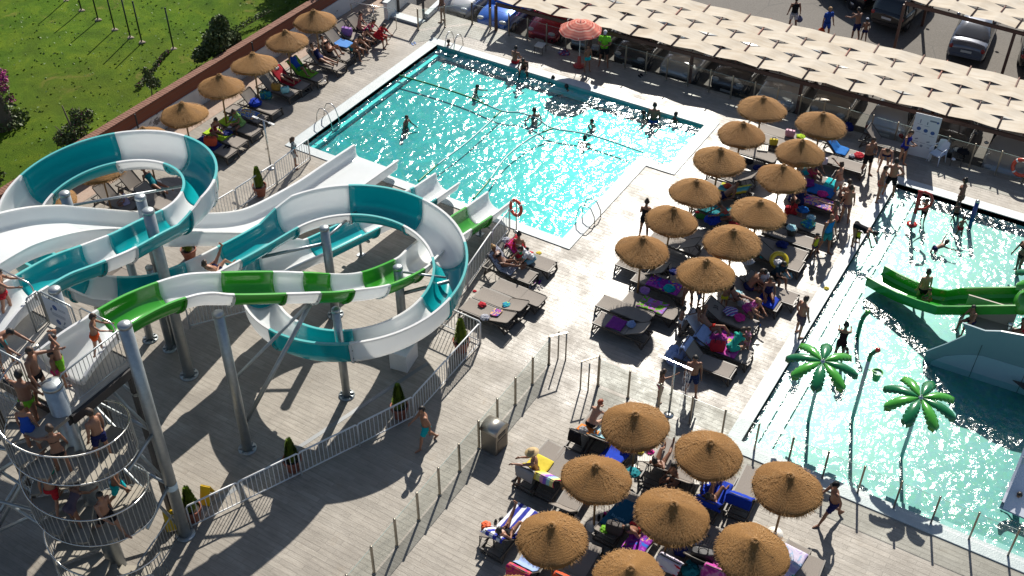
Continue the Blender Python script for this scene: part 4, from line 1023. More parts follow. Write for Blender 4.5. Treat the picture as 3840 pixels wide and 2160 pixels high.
def parasol(x, y, label, group, tilt=0, big=1.0):
    k = len(protos)
    if k < 4:
        t = thing('straw_parasol', label, 'parasol', (x, y, 0), k*.7, group)
        c = canopy(k+20).build('thatch_canopy', [M_THATCH, M_STRAW], t); c.location = (0, 0, 2.06)
        m = MB(); m.tube([(0, 0, 0), (0, 0, 2.55)], .034, 10); m.build('pole', M_WOOD, t)
        m = MB(); m.lathe([(.23, 0), (.23, .025), (.05, .05), (.05, .12), (.036, .12)], n=20); m.build('foot_plate', M_FOOT, t)
        protos.append(t); return t
    rng = random.Random(int(x*91+y*37)); t = dup(protos[rng.randrange(4)], (x, y, 0), rng.uniform(0, 6.28), label); t['group'] = group
    t.rotation_euler = (rng.uniform(-.05, .05), rng.uniform(-.05, .05), rng.uniform(0, 6.28)); t.scale = (rng.uniform(.96, 1.08), rng.uniform(.96, 1.08), rng.uniform(.96, 1.04))
    return t
PG = 'straw parasols'
ords = ['first', 'second', 'third', 'fourth', 'fifth', 'sixth', 'seventh', 'eighth']
for k, (x, y, l) in enumerate(((-31.3, 19.9, 'hidden behind the upper slide loop at its left pole'), (-31.3, 22.3, 'seen through the upper slide loop'), (-31.33, 24.63, 'half hidden by the top of the teal loop'), (-31.37, 26.78, 'beside the peeling patch of the wall'), (-31.52, 29.0, 'in front of the blue heaped towel'),
    (-31.66, 31.2, 'left of the sunbather with a red towel'), (-31.75, 33.55, 'second from the far end of the row by the brick wall'), (-31.8, 35.65, 'at the far end of the row by the brick wall'))):
    parasol(x, y, 'straw parasol '+l, PG)
for j, y in enumerate((39.1, 36.82, 34.7, 32.45, 30.37, 28.22)):
    parasol(-11.95, y, 'straw parasol in the left file between the pools, %s from the far end' % ords[j], PG)
    parasol(-9.5, y, 'straw parasol in the right file between the pools, %s from the far end' % ords[j], PG)
for x, c in ((-8.56, 'left'), (-6.4, 'middle'), (-4.1, 'right')):
    for y, r_ in ((21.1, 'far'), (18.67, 'central'), (16.3, 'near')):
        if c == 'right' and r_ == 'near': continue
        parasol(x, y, 'straw parasol in the %s file of the near cluster, %s row' % (c, r_), PG)
parasol(-8.45, 14.05, 'straw parasol just cut by the bottom edge', PG)

# pink striped parasol with red foot
p = at('20', 505, 500); t = thing('beach_parasol', 'pink striped cloth parasol on a white pole with red foot', 'parasol', p)
def stripe_mat(name, cols, scale, axis=0, radial=False, rough=.8):
    g = NT(name); sx = g.n('SeparateXYZ', Vector=g.pos()); v = sx.outputs[axis]
    if radial: v = g.math('SQRT', g.math('ADD', g.math('MULTIPLY', sx.outputs[0], sx.outputs[0]), g.math('MULTIPLY', sx.outputs[1], sx.outputs[1])))
    n = g.noise(g.pos(), 6, 3, .6); f = g.math('FRACT', g.math('ADD', g.math('MULTIPLY', v, scale), g.math('MULTIPLY', n, .02)))
    k = len(cols); t = g.ramp(f, [(i/k, c) for i, c in enumerate(cols)], 'CONSTANT')
    b = g.n('BsdfDiffuse', Color=t); tl = g.n('BsdfTranslucent', Color=t)
    return g.surf(g.n('MixShader', i0=.18, i1=b.outputs[0], i2=tl.outputs[0]).outputs[0])
M_PINK = stripe_mat('pink_stripes', [(.62, .20, .16), (.70, .30, .24), (.50, .13, .11), (.72, .42, .34), (.62, .20, .16), (.66, .26, .20)], 2.6, radial=True)
m = MB(); P = []
for i in range(9):
    r = .98*i/8; P.append([((r*(1-.05*(i/8)**2*abs(math.sin(a*4/2*2))**2))*math.cos(a), r*math.sin(a), .42*(1-(i/8)**1.7)-.05*(i/8)*abs(math.sin(4*a))) for a in [2*PI*j/48 for j in range(48)]])
m.grid(P, wrap=True); c = m.build('cloth_canopy', M_PINK, t); c.location = (0, 0, 1.85)
m = MB(); m.tube([(0, 0, .1), (0, 0, 2.36)], .018, 8); m.build('pole', M_WHITE, t)
m = MB()
for j in range(8): m.tube([(0, 0, 2.25), (.95*math.cos(j*PI/4+PI/8), .95*math.sin(j*PI/4+PI/8), 1.84)], .006, 5)
m.build('ribs', M_WHITE, t)
m = MB(); m.lathe([(.26, 0), (.27, .06), (.20, .10), (.09, .14), (.075, .48), (.05, .52)], n=18); m.build('weighted_foot', mat('red_foot', (.34, .03, .02), .45), t)

# ---- loungers
M_SLING = mat('sling', (.185, .160, .138), .75, noise=(60, (.235, .205, .18), .3), bump=(160, .15)); M_FRAME = mat('lounger_frame', (.060, .050, .042), .5, noise=(7, (.08, .068, .058), .3))
LH = .36
lproto = {}
def lounger_path(b):
    c, s_ = math.cos(R(b)), math.sin(R(b))
    return [(.95, LH), (-.22, LH), (-.22-.74*c, LH+.74*s_)]
LG = 'sun loungers'
LN = []
def lounger(pos, head, b, label, da=0):
    rz = R({'L': -90, 'R': 90, 'D': 0, 'U': 180}[head]+da); key = b
    if key in lproto:
        t = dup(lproto[key], (pos.x, pos.y, 0), rz, label); LN.append((t, b)); return t
    t = thing('sun_lounger', label, 'sun lounger', (pos.x, pos.y, 0), rz, LG); lproto[key] = t
    c, s_ = math.cos(R(b)), math.sin(R(b)); W = .33
    m = MB(); P = []
    for i in range(9):
        y = .93-1.14*i/8; P.append([(x*.31, y, LH-.012*(1-x*x)) for x in (-1, -.5, 0, .5, 1)])
    m.grid(P); m.grid([[(v[0], v[1], v[2]-.012) for v in r_] for r_ in P]); m.build('seat', M_SLING, t)
    m = MB(); P = []
    for i in range(8):
        q = .74*i/7; P.append([(x*.31, -.22-q*c, LH+q*s_-.02*(1-x*x)*(1 if b else .5)) for x in (-1, -.5, 0, .5, 1)])
    m.grid(P); m.grid([[(v[0], v[1], v[2]-.012) for v in r_] for r_ in P])
    br = m.build('backrest', M_SLING, t)
    m = MB(); pr = [(-W, -.22, LH-.01), (-W, -.22-.70*c, LH+.70*s_), (-W+.05, -.22-.76*c, LH+.76*s_), (W-.05, -.22-.76*c, LH+.76*s_), (W, -.22-.70*c, LH+.70*s_), (W, -.22, LH-.01)]
    m.tube(pr, .020, 6)
    if b:
        m.tube([(-W+.06, -.22-.45*c, LH+.45*s_-.02), (-W+.06, -.72, .27), (W-.06, -.72, .27), (W-.06, -.22-.45*c, LH+.45*s_-.02)], .010, 6)
    m.build('back_frame', M_FRAME, br)
    m = MB()
    for s in (-1, 1): m.bar((s*W, .97, LH-.035), (s*W, -.97, LH-.06), .045, .065)
    for y in (.96, .35, -.25, -.95): m.bar((-W, y, LH-.06), (W, y, LH-.06), .035, .035)
    m.build('frame', M_FRAME, t)
    for s in (-1, 1):
        for y, d in ((.92, .05), (-.78, -.10)):
            m = MB(); m.bar((s*W, y, LH-.05), (s*(W+.01), y+d, .01), .045, .05); m.bar((s*W, y-.22*(1 if y > 0 else -1), LH-.06), (s*(W+.01), y+d, .02), .035, .035); m.build('leg', M_FRAME, t)
    for y in (.97, -.88): m = MB(); m.bar((-W-.01, y, .03), (W+.01, y, .03), .035, .035); m.build('floor_bar', M_FRAME, t)
    LN.append((t, b)); return t
def L(reg, x, y, head, b, label, da=0): return lounger(at(reg, x, y, .38), head, b, label, da)

def cloth(name, mt): return mt
def blotch(name, cols, scale=5, rough=.85):
    g = NT(name); n = g.n('TexNoise', Vector=g.pos(), Scale=scale, Detail=2, Roughness=.5, Distortion=1.2).outputs[0]; k = len(cols)
    t = g.ramp(n, [(.30+.42*i/max(1, k-1), c) for i, c in enumerate(cols)], 'CONSTANT')
    return g.surf(g.n('BsdfPrincipled', Base__Color=t, Roughness=rough, Specular__IOR__Level=.15).outputs[0])
def stripes(name, cols, scale, axis=0):
    g = NT(name); sx = g.n('SeparateXYZ', Vector=g.pos()); n = g.noise(g.pos(), 4, 3, .6)
    f = g.math('FRACT', g.math('ADD', g.math('MULTIPLY', sx.outputs[axis], scale), g.math('ADD', .5, g.math('MULTIPLY', n, .04)))); k = len(cols)
    t = g.ramp(f, [(i/k, c) for i, c in enumerate(cols)], 'CONSTANT'); return g.surf(g.n('BsdfPrincipled', Base__Color=t, Roughness=.85, Specular__IOR__Level=.15).outputs[0])
def plain(name, c): return mat(name, c, .85, noise=(9, tuple(v*.75 for v in c), .3), spec=.15)
T = {'navy': plain('navy_towel', (.012, .022, .13)), 'lime': plain('lime_towel', (.38, .58, .03)), 'royal': plain('royal_blue_towel', (.012, .045, .40)), 'sky': plain('sky_blue_towel', (.10, .26, .62)), 'red': plain('red_towel', (.42, .02, .035)), 'teal': plain('teal_towel', (.02, .22, .26)),
 'petrol': plain('petrol_towel', (.006, .085, .17)), 'white': plain('white_towel', (.68, .68, .72)), 'pale': plain('pale_blue_towel', (.30, .40, .66)), 'grey': plain('grey_cloth', (.33, .32, .32)), 'black': plain('black_cloth', (.012, .012, .016)), 'orange': plain('orange_cloth', (.62, .20, .04)), 'lime2': plain('green_towel', (.16, .38, .03)),
 'turq': plain('turquoise_towel', (.01, .42, .46)), 'lilac': plain('lilac_cloth', (.34, .18, .50)), 'purple': plain('purple_cloth', (.20, .03, .24)), 'yellow': plain('yellow_cloth', (.62, .50, .06)), 'pink': plain('pink_towel', (.62, .04, .28)), 'blue': plain('blue_towel', (.02, .16, .50)), 'coral': plain('coral_cloth', (.62, .10, .05)),
 'multi': blotch('patterned_towel', [(.55, .58, .6), (.06, .15, .42), (.6, .5, .2), (.5, .04, .05), (.5, .55, .6)], 5), 'violet': blotch('violet_pattern_towel', [(.03, .12, .50), (.22, .02, .32), (.36, .06, .40), (.55, .48, .05), (.10, .32, .04)], 4), 'greenp': blotch('green_pattern_towel', [(.28, .20, .55), (.36, .10, .34), (.14, .36, .03), (.08, .22, .03), (.40, .04, .06)], 4),
 'rose': blotch('rose_towel', [(.34, .03, .22), (.46, .07, .30), (.55, .22, .40), (.62, .55, .6)], 4), 'aqua': blotch('aqua_print_towel', [(.25, .52, .60), (.36, .60, .66), (.55, .58, .55), (.2, .4, .5)], 6), 'zig': blotch('dark_pattern_towel', [(.08, .09, .14), (.45, .46, .5), (.10, .11, .18), (.5, .5, .52), (.07, .08, .12)], 14), 'tiedye': blotch('tie_dye_towel', [(.38, .32, .52), (.52, .48, .6), (.3, .4, .55), (.6, .58, .64)], 3), 'magenta': blotch('magenta_print_towel', [(.45, .02, .14), (.52, .08, .10), (.38, .14, .04), (.42, .03, .2)], 6),
 'bright': blotch('bright_pattern_towel', [(.45, .06, .25), (.1, .1, .35), (.6, .35, .2), (.5, .05, .3), (.5, .5, .55)], 5), 'navystripe': stripes('navy_striped_towel', [(.62, .64, .70), (.03, .04, .30)], 4.2, 0), 'rainbow': stripes('rainbow_towel', [(.62, .10, .20), (.62, .45, .08), (.62, .60, .2), (.62, .3, .45), (.20, .10, .45), (.3, .55, .55), (.62, .62, .25), (.60, .05, .12)], 1.15, 0), 'orangep': blotch('orange_towel', [(.62, .24, .06), (.55, .16, .03), (.6, .4, .2)], 5), 'bluegreen': blotch('blue_green_cloth', [(.02, .14, .40), (.03, .30, .34), (.25, .42, .10), (.02, .2, .45)], 6), 'whitered': blotch('white_red_towel', [(.66, .62, .68), (.60, .55, .66), (.62, .5, .6), (.5, .02, .03), (.55, .38, .02)], 2.6), 'yteal': stripes('yellow_teal_towel', [(.55, .42, .03), (.10, .36, .38), (.03, .25, .3), (.45, .45, .05)], 1.4, 0)}
def towel(lg, s0, s1, mt, label, w=.30, drop=.12, seed=0, name='towel', shift=0, cat='towel', fold=.018):
    """a cloth lying along the lounger, s measured from the foot end, running over the backrest and down behind it"""
    root, b = lg; path = lounger_path(b); P3 = [Vector((0, y, z)) for y, z in path]; e = P3[-1]; P3 += [e+Vector((0, -.045, -.03)), e+Vector((0, -.06, -.62))]
    def along(s):
        for a, q in zip(P3[:-1], P3[1:]):
            l = (q-a).length
            if s <= l: return a+(q-a)*(s/l), (q-a).normalized()
            s -= l
        return P3[-1], Vector((0, 0, -1))
    rng = random.Random(seed*13+5); m = MB(); P = []; n = max(6, int((s1-s0)/.055)); sk = rng.uniform(-.05, .05)
    ph = rng.uniform(0, 9)
    for i in range(n+1):
        s = s0+(s1-s0)*i/n; c, tg = along(s); nr = Vector((0, -tg.z, tg.y)); nr = nr if nr.z > -.2 else -nr
        if tg.z < -.8: nr = Vector((0, -1, 0))
        row = []
        for j in range(13):
            u = -1+j/6; x = u*(w+.02*math.sin(7*s+ph))+sk*(s-s0)+shift
            f = fold*(mnoise.noise((x*7+ph, s*6, seed))+.6*mnoise.noise((x*15, s*14+ph, seed+3)))
            q = c+nr*(.030+abs(f)*1.6)+Vector((x, 0, 0))
            ov = abs(x)-.34
            if ov > 0 and tg.z > -.8: q = q+Vector((-math.copysign(ov*.85, x), 0, -ov*1.0*min(1, drop*8)))
            row.append(q)
        P.append(row)
    m.grid(P); o = m.build(name, mt); o.location = root.location; o.rotation_euler = root.rotation_euler
    mod = o.modifiers.new('thickness', 'SOLIDIFY'); mod.thickness = .012; mod.offset = -1
    tag(o, label, cat); return o
def heap(pos, r, mt, label, seed=0, h=.5, name='crumpled_towel', cat='towel', sq=1.0):
    """a crumpled heap of cloth"""
    rng = random.Random(seed); m = MB(); P = []; ph = rng.uniform(0, 9)
    for i in range(13):
        a = PI/2*i/12; row = []
        for j in range(28):
            bb = 2*PI*j/28; q = 1+.30*mnoise.noise((math.cos(bb)*2.2+ph, math.sin(bb)*2.2, i*.25+seed))+.14*mnoise.noise((math.cos(bb)*6, math.sin(bb)*6+ph, i*.5))
            row.append((r*q*math.sin(a)**.8*math.cos(bb), r*q*sq*math.sin(a)**.8*math.sin(bb), max(.006, r*h*q*math.cos(a))))
        P.append(row)
    m.grid(P, wrap=True); m.add(P[-1], [tuple(range(28))]); o = m.build(name, mt); o.location = pos; o.rotation_euler = (0, 0, rng.uniform(0, 6)); return tag(o, label, cat)
def bag(pos, mt, label, s=.34, rz=0, hs=True):
    t = thing('beach_bag', label, 'bag', pos, rz); m = MB()
    P = []
    for i in range(8):
        z = s*.85*i/7; k = 1+.18*math.sin(PI*i/7*.9); row = []
        for j in range(20):
            a = 2*PI*j/20; cx = abs(math.cos(a))**.6*math.copysign(1, math.cos(a)); sy = abs(math.sin(a))**.6*math.copysign(1, math.sin(a))
            row.append((s*.55*k*cx, s*.34*k*sy*(1-.35*i/7), z+.012*math.sin(3*a+i)))
        P.append(row)
    m.grid(P, wrap=True); m.add(P[0], [tuple(range(20))]); m.add(P[-1], [tuple(range(20))]); m.build('bag_body', mt, t)
    if hs:
        m = MB()
        for y in (-.1, .1): m.tube([(-.28*s, y*s, .84*s), (-.2*s, y*s, 1.12*s), (0, y*s, 1.22*s), (.2*s, y*s, 1.12*s), (.28*s, y*s, .84*s)], .011, 6)
        m.build('handles', M_TRIM, t)
    return t
def sandals(pos, mt, label, rz=0, s=1.0):
    t = thing('sandals', label, 'sandals', pos, rz)
    for sx_ in (-1, 1):
        m = MB(); v = [(.045*math.cos(a)*(1 if math.sin(a) > 0 else .85), .13*math.sin(a)) for a in [2*PI*k/16 for k in range(16)]]
        m.prism([((sx_*.07+q[0])*s, (q[1]+sx_*.03)*s) for q in v], 0, .025); m.tube([((sx_*.07-.04)*s, (.02+sx_*.03)*s, .02), ((sx_*.07)*s, (.06+sx_*.03)*s, .055), ((sx_*.07+.04)*s, (.02+sx_*.03)*s, .02)], .012, 6); m.build('sandal', mt, t)
    return t
def side_table(pos, label, rz=0, mt=None):
    t = thing('side_table', label, 'table', (pos.x, pos.y, 0), rz, 'small slatted side tables'); m = MB()
    for k in range(6): m.box((-.18+.072*k, 0, .40), (.058, .44, .022))
    for y in (-.2, .2): m.box((0, y, .38), (.42, .035, .03))
    m.build('table_top', mt or M_TABLE, t)
    for sx_ in (-1, 1):
        for sy in (-1, 1):
            m = MB(); m.bar((sx_*.19, sy*.2, .38), (sx_*.2, sy*.21, 0), .028); m.build('leg', M_FRAME, t)
    return t
M_TABLE = mat('table_slats', (.58, .55, .50), .6)

# left row along the wall -------------------------------------------------
l1 = L('R1', 420, 1005, 'L', 0, 'lounger under a navy towel next to the teal loop'); l2 = L('R1', 575, 860, 'L', 0, 'lounger with the woman in red seated on its lime towel')
l3 = L('R1', 790, 690, 'L', 0, 'lounger beside the dark side table with a lime towel at its head'); l4 = L('R1', 890, 500, 'L', 0, 'lounger strewn with patterned towels'); l5 = L('R1', 1100, 370, 'L', 45, 'lounger with a raised back and a heap of blue cloth')
l6 = L('R2', 275, 930, 'L', 45, 'lounger holding a yellow bag and a pale bag'); l7 = L('R2', 430, 840, 'L', 45, 'lounger of the woman on a red towel'); l8 = L('R2', 640, 735, 'L', 45, 'lounger under a lime towel with the man in a blue shirt')
l9 = L('R2', 890, 590, 'L', 45, 'lounger of the woman in a navy swimsuit'); l10 = L('R2', 1010, 470, 'L', 45, 'lounger of the woman in a dark bikini by the wall row'); l11 = L('R2', 1110, 350, 'L', 45, 'lounger with a sky blue towel and a raised back'); l12 = L('R2', 1240, 250, 'L', 45, 'lounger with a lilac bag at the far end of the row'); l13 = L('R2', 1400, 165, 'L', 45, 'last lounger of the row where three women sit')
towel(LN[0], .75, 1.95, T['navy'], 'navy towel on the lounger by the teal loop', seed=1); towel(LN[1], .8, 1.95, T['lime'], 'lime towel under the woman in red', seed=2); towel(LN[2], 1.25, 1.95, T['lime'], 'lime towel on the head of the lounger by the table', seed=3)
towel(LN[3], .35, 1.4, T['multi'], 'blue, white and red patterned towel spread on a lounger', seed=4); towel(LN[6], .5, 2.0, T['red'], 'red towel hanging over a raised backrest', seed=5); towel(LN[7], .45, 2.0, T['lime2'], 'lime green towel over a raised backrest', .33, seed=6); towel(LN[10], .45, 1.25, T['sky'], 'sky blue towel on a lounger behind the seated man', seed=7)
heap(at('R1', 1030, 360, .38), .30, T['royal'], 'heap of bright blue cloth on a raised lounger', 1, .6); bag(at('R1', 370, 975, .40), T['coral'], 'orange bag on the navy towel', .42, .5); heap(at('R1', 610, 800, .40), .22, T['navy'], 'navy cloth beside the woman in red', 2, .3)
bag(at('R2', 265, 950, .38), mat('yellow_bag', (.46, .25, .04), .6), 'mustard bag on a lounger in the wall row', .34, .3); bag(at('R2', 380, 985, .38), mat('aqua_bag', (.25, .55, .58), .4), 'pale aqua bag at the foot of a lounger', .30, .9); bag(at('R2', 1180, 240, .38), T['lilac'], 'big lilac bag on the last but one lounger', .42, .2)
bag(at('R2', 140, 1060, .0), T['bluegreen'], 'blue beach bag in the shade between two loungers', .40, .2); bag(at('R1', 1190, 270, 0), T['bluegreen'], 'printed bag standing under the wall row parasol', .36, 1.0); heap(at('R1', 700, 590, .40), .17, T['aqua'], 'aqua cloth on the lounger with the man in green', 3, .5)
st_ = side_table(at('R1', 665, 740, .38), 'dark slatted side table between two loungers in the wall row', 0, M_FRAME); heap(at('R1', 650, 715, .42), .09, T['white'], 'white dish cloth on the dark side table', 4, .3, 'cloth', 'cloth')
sandals(at('R1', 610, 1010, .38), T['black'], 'black sandals on a lounger beside the slide'); sandals(at('R2', 880, 835), T['white'], 'white sandals at the foot of a lounger', .4); sandals(at('R2', 660, 960), T['black'], 'dark sandals in the parasol shade', 1.2); sandals(at('10', 1190, 330), T['pale'], 'pale blue sandals near the far pool corner', 1.0)
# under the slides
for rg, x, y, hd, b, lab in (('01', 870, 60, 'L', 45, 'lounger in the shade seen through the upper loop'), ('00', 1050, 1410, 'L', 45, 'raised lounger seen in the upper loop beside the wall path'), ('01', 420, 430, 'L', 0, 'lounger under the white slide beside the lower chute'), ('01', 900, 620, 'L', 45, 'lounger in the gap under the teal slide'), ('01', 1180, 70, 'L', 45, 'lounger right of the capped pole in the upper loop')):
    L(rg, x, y, hd, b, lab)
# group by the slide barrier
a1 = L('R3', 545, 530, 'L', 45, 'lounger draped with a dark patterned towel by the barrier'); n_ = len(LN)-1; towel(LN[n_], .75, 2.15, T['zig'], 'dark patterned towel over a backrest by the barrier', .33, seed=8)
a2 = L('R3', 770, 395, 'L', 45, 'lounger with red and pink towels beside the life ring'); n2_ = len(LN)-1; towel(LN[n2_], .95, 2.15, T['red'], 'red towel over the backrest by the life ring', .34, seed=9); towel(LN[n2_], 1.5, 2.0, T['pink'], 'hot pink towel hung on the same backrest', .22, seed=10, shift=.16)
L('R3', 640, 800, 'R', 0, 'empty flat lounger, uppermost of the three by the barrier'); L('R3', 440, 905, 'R', 15, 'empty lounger in the middle of the three by the barrier'); L('R3', 285, 1040, 'R', 15, 'lounger with folded pink cloth, lowest of the three by the barrier')
heap(at('R3', 215, 955, .38), .14, T['red'], 'dark red cap on an empty lounger', 5, .5, 'cap', 'cap'); heap(at('R3', 500, 955, .38), .14, T['bluegreen'], 'blue and green cloth on an empty lounger', 6, .3); towel(LN[-1], 1.05, 1.4, T['bright'], 'orange and pink folded towel on the lowest empty lounger', .17, seed=11, shift=.1); heap(at('R3', 245, 1105, .40), .16, T['zig'], 'grey printed cloth on the lowest empty lounger', 7, .4)
heap(at('R3', 500, 200, .75), .17, T['zig'], 'dark blue cloth hanging by the pink towel', 8, .6)
for x, y, c, l, a in ((905, 650, 'grey', 'grey sandals on wet deck, upper pair', .7), (870, 690, 'purple', 'maroon sandals beside grey pairs', .2), (900, 750, 'grey', 'grey sandals on wet deck, lower right pair', .9), (830, 750, 'grey', 'grey sandals on wet deck, lower left pair', .4), (750, 765, 'white', 'white sandals under the lounger leg', .3)): sandals(at('R3', x, y), T[c], l, a, .9)
heap(at('R3', 885, 345), .10, T['yellow'], 'yellow swim goggles bag by the pool', 9, .4, 'pouch', 'pouch'); heap(at('R3', 125, 795), .07, T['red'], 'small red cloth by the barrier foot', 10, .5, 'cloth', 'cloth')
# left file between the pools (heads to the right)
f1 = L('R4', 660, 715, 'R', 0, 'empty flat lounger with fringe shadow on it'); f2 = L('R4', 625, 980, 'R', 30, 'lounger with purple towel in the round shadow'); nf = len(LN)-1; towel(LN[nf], .45, 1.0, T['purple'], 'purple print towel on the lounger in the round shadow', .30, seed=12); heap(at('R4', 755, 960, .40), .16, T['pale'], 'pale blue cap on the lounger in the round shadow', 11, .8, 'sun_hat', 'hat')
L('R4', 1050, 655, 'R', 0, 'lounger under lilac and green towels'); towel(LN[-1], .55, 1.5, T['greenp'], 'lilac and green printed towel on a flat lounger', .31, seed=13); L('R4', 1180, 330, 'R', 0, 'lounger under a violet pattern towel'); towel(LN[-1], .55, 1.75, T['violet'], 'violet, blue and green towel on a flat lounger', .31, seed=14)
heap(at('R4', 960, 445, .38), .19, T['lilac'], 'lilac dress laid on a lounger end', 12, .4); L('R4', 940, 90, 'R', 30, 'lounger with a shiny green ball by the parasol pole'); heap(at('R4', 960, 95, .38), .15, T['grey'], 'grey bundle on a lounger by the pole', 13, .9)
t = tag((lambda m: (m.ball((0, 0, .15), .15, 14, 10), m.build('beach_ball', mat('shiny_green', (.01, .30, .24), .15, coat=1)))[1])(MB()), 'shiny green beach ball on a lounger', 'ball'); t.location = at('R4', 1065, 105, .38)
L('21', 1235, 375, 'R', 30, 'empty lounger with raised back behind the file of parasols'); L('R8', 420, 560, 'R', 30, 'lounger covered by a teal towel'); towel(LN[-1], .3, 1.9, T['teal'], 'teal towel covering a whole lounger', .34, seed=15); L('R8', 560, 300, 'R', 30, 'lounger with a yellow and teal towel'); towel(LN[-1], .6, 1.9, T['yteal'], 'yellow and teal striped towel', .33, seed=16)
L('R7', 560, 730, 'R', 30, 'dark lounger behind the fifth parasol of the file'); L('R7', 820, 430, 'R', 0, 'empty lounger with a table beside it at the far end'); L('R7', 1020, 270, 'R', 0, 'empty lounger next to a flower bag at the far end'); L('R7', 1150, 190, 'R', 0, 'farthest empty lounger of the left file')
heap(at('R8', 560, 260, .42), .17, T['coral'], 'orange swim ring cloth on the yellow and teal towel', 14, .4); bag(at('R7', 1065, 335, .38), T['yellow'], 'yellow flowered bag on an empty lounger', .28, .4); bag(at('R7', 1270, 230, .38), mat('pink_white_bag', (.60, .28, .38), .6), 'pink and white bag at the far end', .32, .2); heap(at('R7', 1410, 240, .38), .18, T['lime'], 'lime towel at the far end', 15, .3); heap(at('R7', 690, 360, .38), .18, T['red'], 'red cloth under the second parasol', 16, .4)
side_table(at('R7', 935, 380, .40), 'white slatted side table at the far end between loungers', .3); bag(at('R8', 245, 650, 0), mat('green_bag', (.03, .22, .04), .6), 'green bag with a red top by the parasol', .42, .3); heap(at('R8', 185, 590, .40), .07, T['red'], 'red cap on the green bag', 17, .6, 'cap', 'cap'); heap(at('R8', 370, 690, .3), .30, T['royal'], 'navy towel heap beside the green bag', 18, .5)
# right file between the pools (heads to the left)
L('R6', 830, 460, 'L', 45, 'dark empty lounger beside the shower'); towel(LN[-1], 1.75, 2.35, T['pale'], 'pale blue towel over the dark backrest by the shower', .36, seed=17); L('R5', 920, 1215, 'L', 30, 'lounger buried under pink towels and bags'); towel(LN[-1], .4, 1.5, T['rose'], 'pink towel on the lounger beside the woman in turquoise', .34, seed=18); towel(LN[-1], 1.55, 2.3, T['pale'], 'pale blue towel over the backrest behind the pink one', .36, seed=19)
heap(at('R5', 650, 1120, .45), .25, T['pale'], 'crumpled pale blue towel among pink ones', 19, .5); heap(at('R5', 460, 1270, .42), .24, mat('blue_inflatable', (.12, .36, .68), .3), 'light blue kickboard on the dark lounger', 20, .25, 'kickboard', 'kickboard'); bag(at('R5', 840, 1250, .42), T['red'], 'red rucksack with blue pocket beside the woman in turquoise', .40, .4); heap(at('R5', 900, 1090, .45), .2, T['rose'], 'rose plastic bag on the pink towels', 21, .8)
heap(at('R6', 390, 420, .0), .42, T['pale'], 'pale blue towel hanging low by the shower', 22, .9); L('R5', 720, 990, 'L', 45, 'lounger under white towels with a man lying back'); towel(LN[-1], .75, 2.3, T['white'], 'white towel under the man lying back', .37, seed=20); towel(LN[-1], .05, .6, T['violet'], 'violet towel at the feet of the man lying back', .34, seed=21)
L('R5', 1030, 760, 'L', 30, 'lounger with a striped cloth in deep shade'); heap(at('R5', 1050, 680, .42), .24, stripes('blue_stripe_cloth', [(.10, .20, .5), (.6, .62, .66), (.3, .05, .3)], 9, 0), 'blue striped cloth in deep shade', 23, .35); bag(at('R5', 780, 790, .0), T['grey'], 'grey canvas bag beside the white towels', .48, .4)
L('R5', 1390, 440, 'L', 30, 'lounger with a royal blue cloth at its foot'); towel(LN[-1], .1, .75, T['royal'], 'royal blue towel at the foot of a lounger', .31, seed=22); heap(at('R5', 1150, 440, .42), .25, T['aqua'], 'grey and aqua cloth heap in shade', 24, .6); L('R5', 1640, 350, 'L', 30, 'lounger of the woman in a white blouse')
L('R8', 1170, 1150, 'L', 30, 'lounger with a yellow swim ring'); L('R8', 1220, 1030, 'L', 0, 'dark lounger with navy cloth'); heap(at('R8', 1240, 990, .40), .22, T['navy'], 'navy and lilac cloth on a dark lounger', 25, .4); L('R8', 1340, 880, 'L', 0, 'lounger carrying a dark basket')
L('R8', 1610, 760, 'L', 0, 'lounger behind the man in bright blue'); heap(at('R8', 1570, 740, .40), .26, T['bluegreen'], 'blue patterned towel behind the man in bright blue', 26, .6); heap(at('R8', 1600, 655, .42), .17, T['aqua'], 'aqua cloth on a far lounger', 27, .5); L('R8', 1690, 460, 'L', 0, 'lounger under a bright patterned towel'); towel(LN[-1], .15, 1.6, T['bright'], 'pink and dark patterned towel on a lounger', .36, seed=23)
L('R7', 1620, 900, 'L', 0, 'lounger with a blue towel beside the woman in a white skirt'); towel(LN[-1], .3, 1.3, T['blue'], 'blue towel on a lounger by the woman in a white skirt', .34, seed=24); L('R7', 1640, 780, 'L', 30, 'lounger with turquoise towels'); towel(LN[-1], .1, .7, T['turq'], 'turquoise towel on the foot of a lounger', .36, seed=25); heap(at('R7', 1450, 690, .5), .22, T['turq'], 'turquoise cloth on a backrest', 28, .7); bag(at('R7', 1540, 730, .40), T['magenta'], 'dark red bag among turquoise towels', .34, .3)
L('S7', 665, 985, 'L', 0, 'empty flat lounger left of the man with folded arms'); L('S7', 690, 850, 'L', 45, 'lounger with a blue shiny towel over its raised back'); towel(LN[-1], .75, 2.0, T['blue'], 'blue towel over a raised backrest', .30, seed=26); heap(at('S7', 900, 910, .40), .22, T['red'], 'red cloth at the foot of the lounger with the blue towel', 29, .45); heap(at('S7', 810, 915, .40), .13, T['zig'], 'printed bag next to the red cloth', 30, .5); L('S7', 1230, 730, 'L', 45, 'empty lounger with raised back by the glass fence')
bag(at('S7', 430, 1010, .3), T['whitered'], 'white and red bag at the lounger foot', .30, .5); heap(at('R8', 1460, 460, .0), .42, T['navy'], 'navy towel hanging in the shade of the right file', 31, 1.1); bag(at('R8', 1350, 620, .0), T['red'], 'red bag under the fourth right parasol', .42, .2)
t = thing('basket', 'dark woven basket with an aqua cloth on top', 'basket', at('R8', 1355, 860, .38)); m = MB(); m.lathe([(.14, 0), (.19, .22), (.20, .24), (.18, .24)], n=20); m.build('basket_body', mat('basket_weave', (.05, .05, .05), .8, bump=(60, .8)), t)
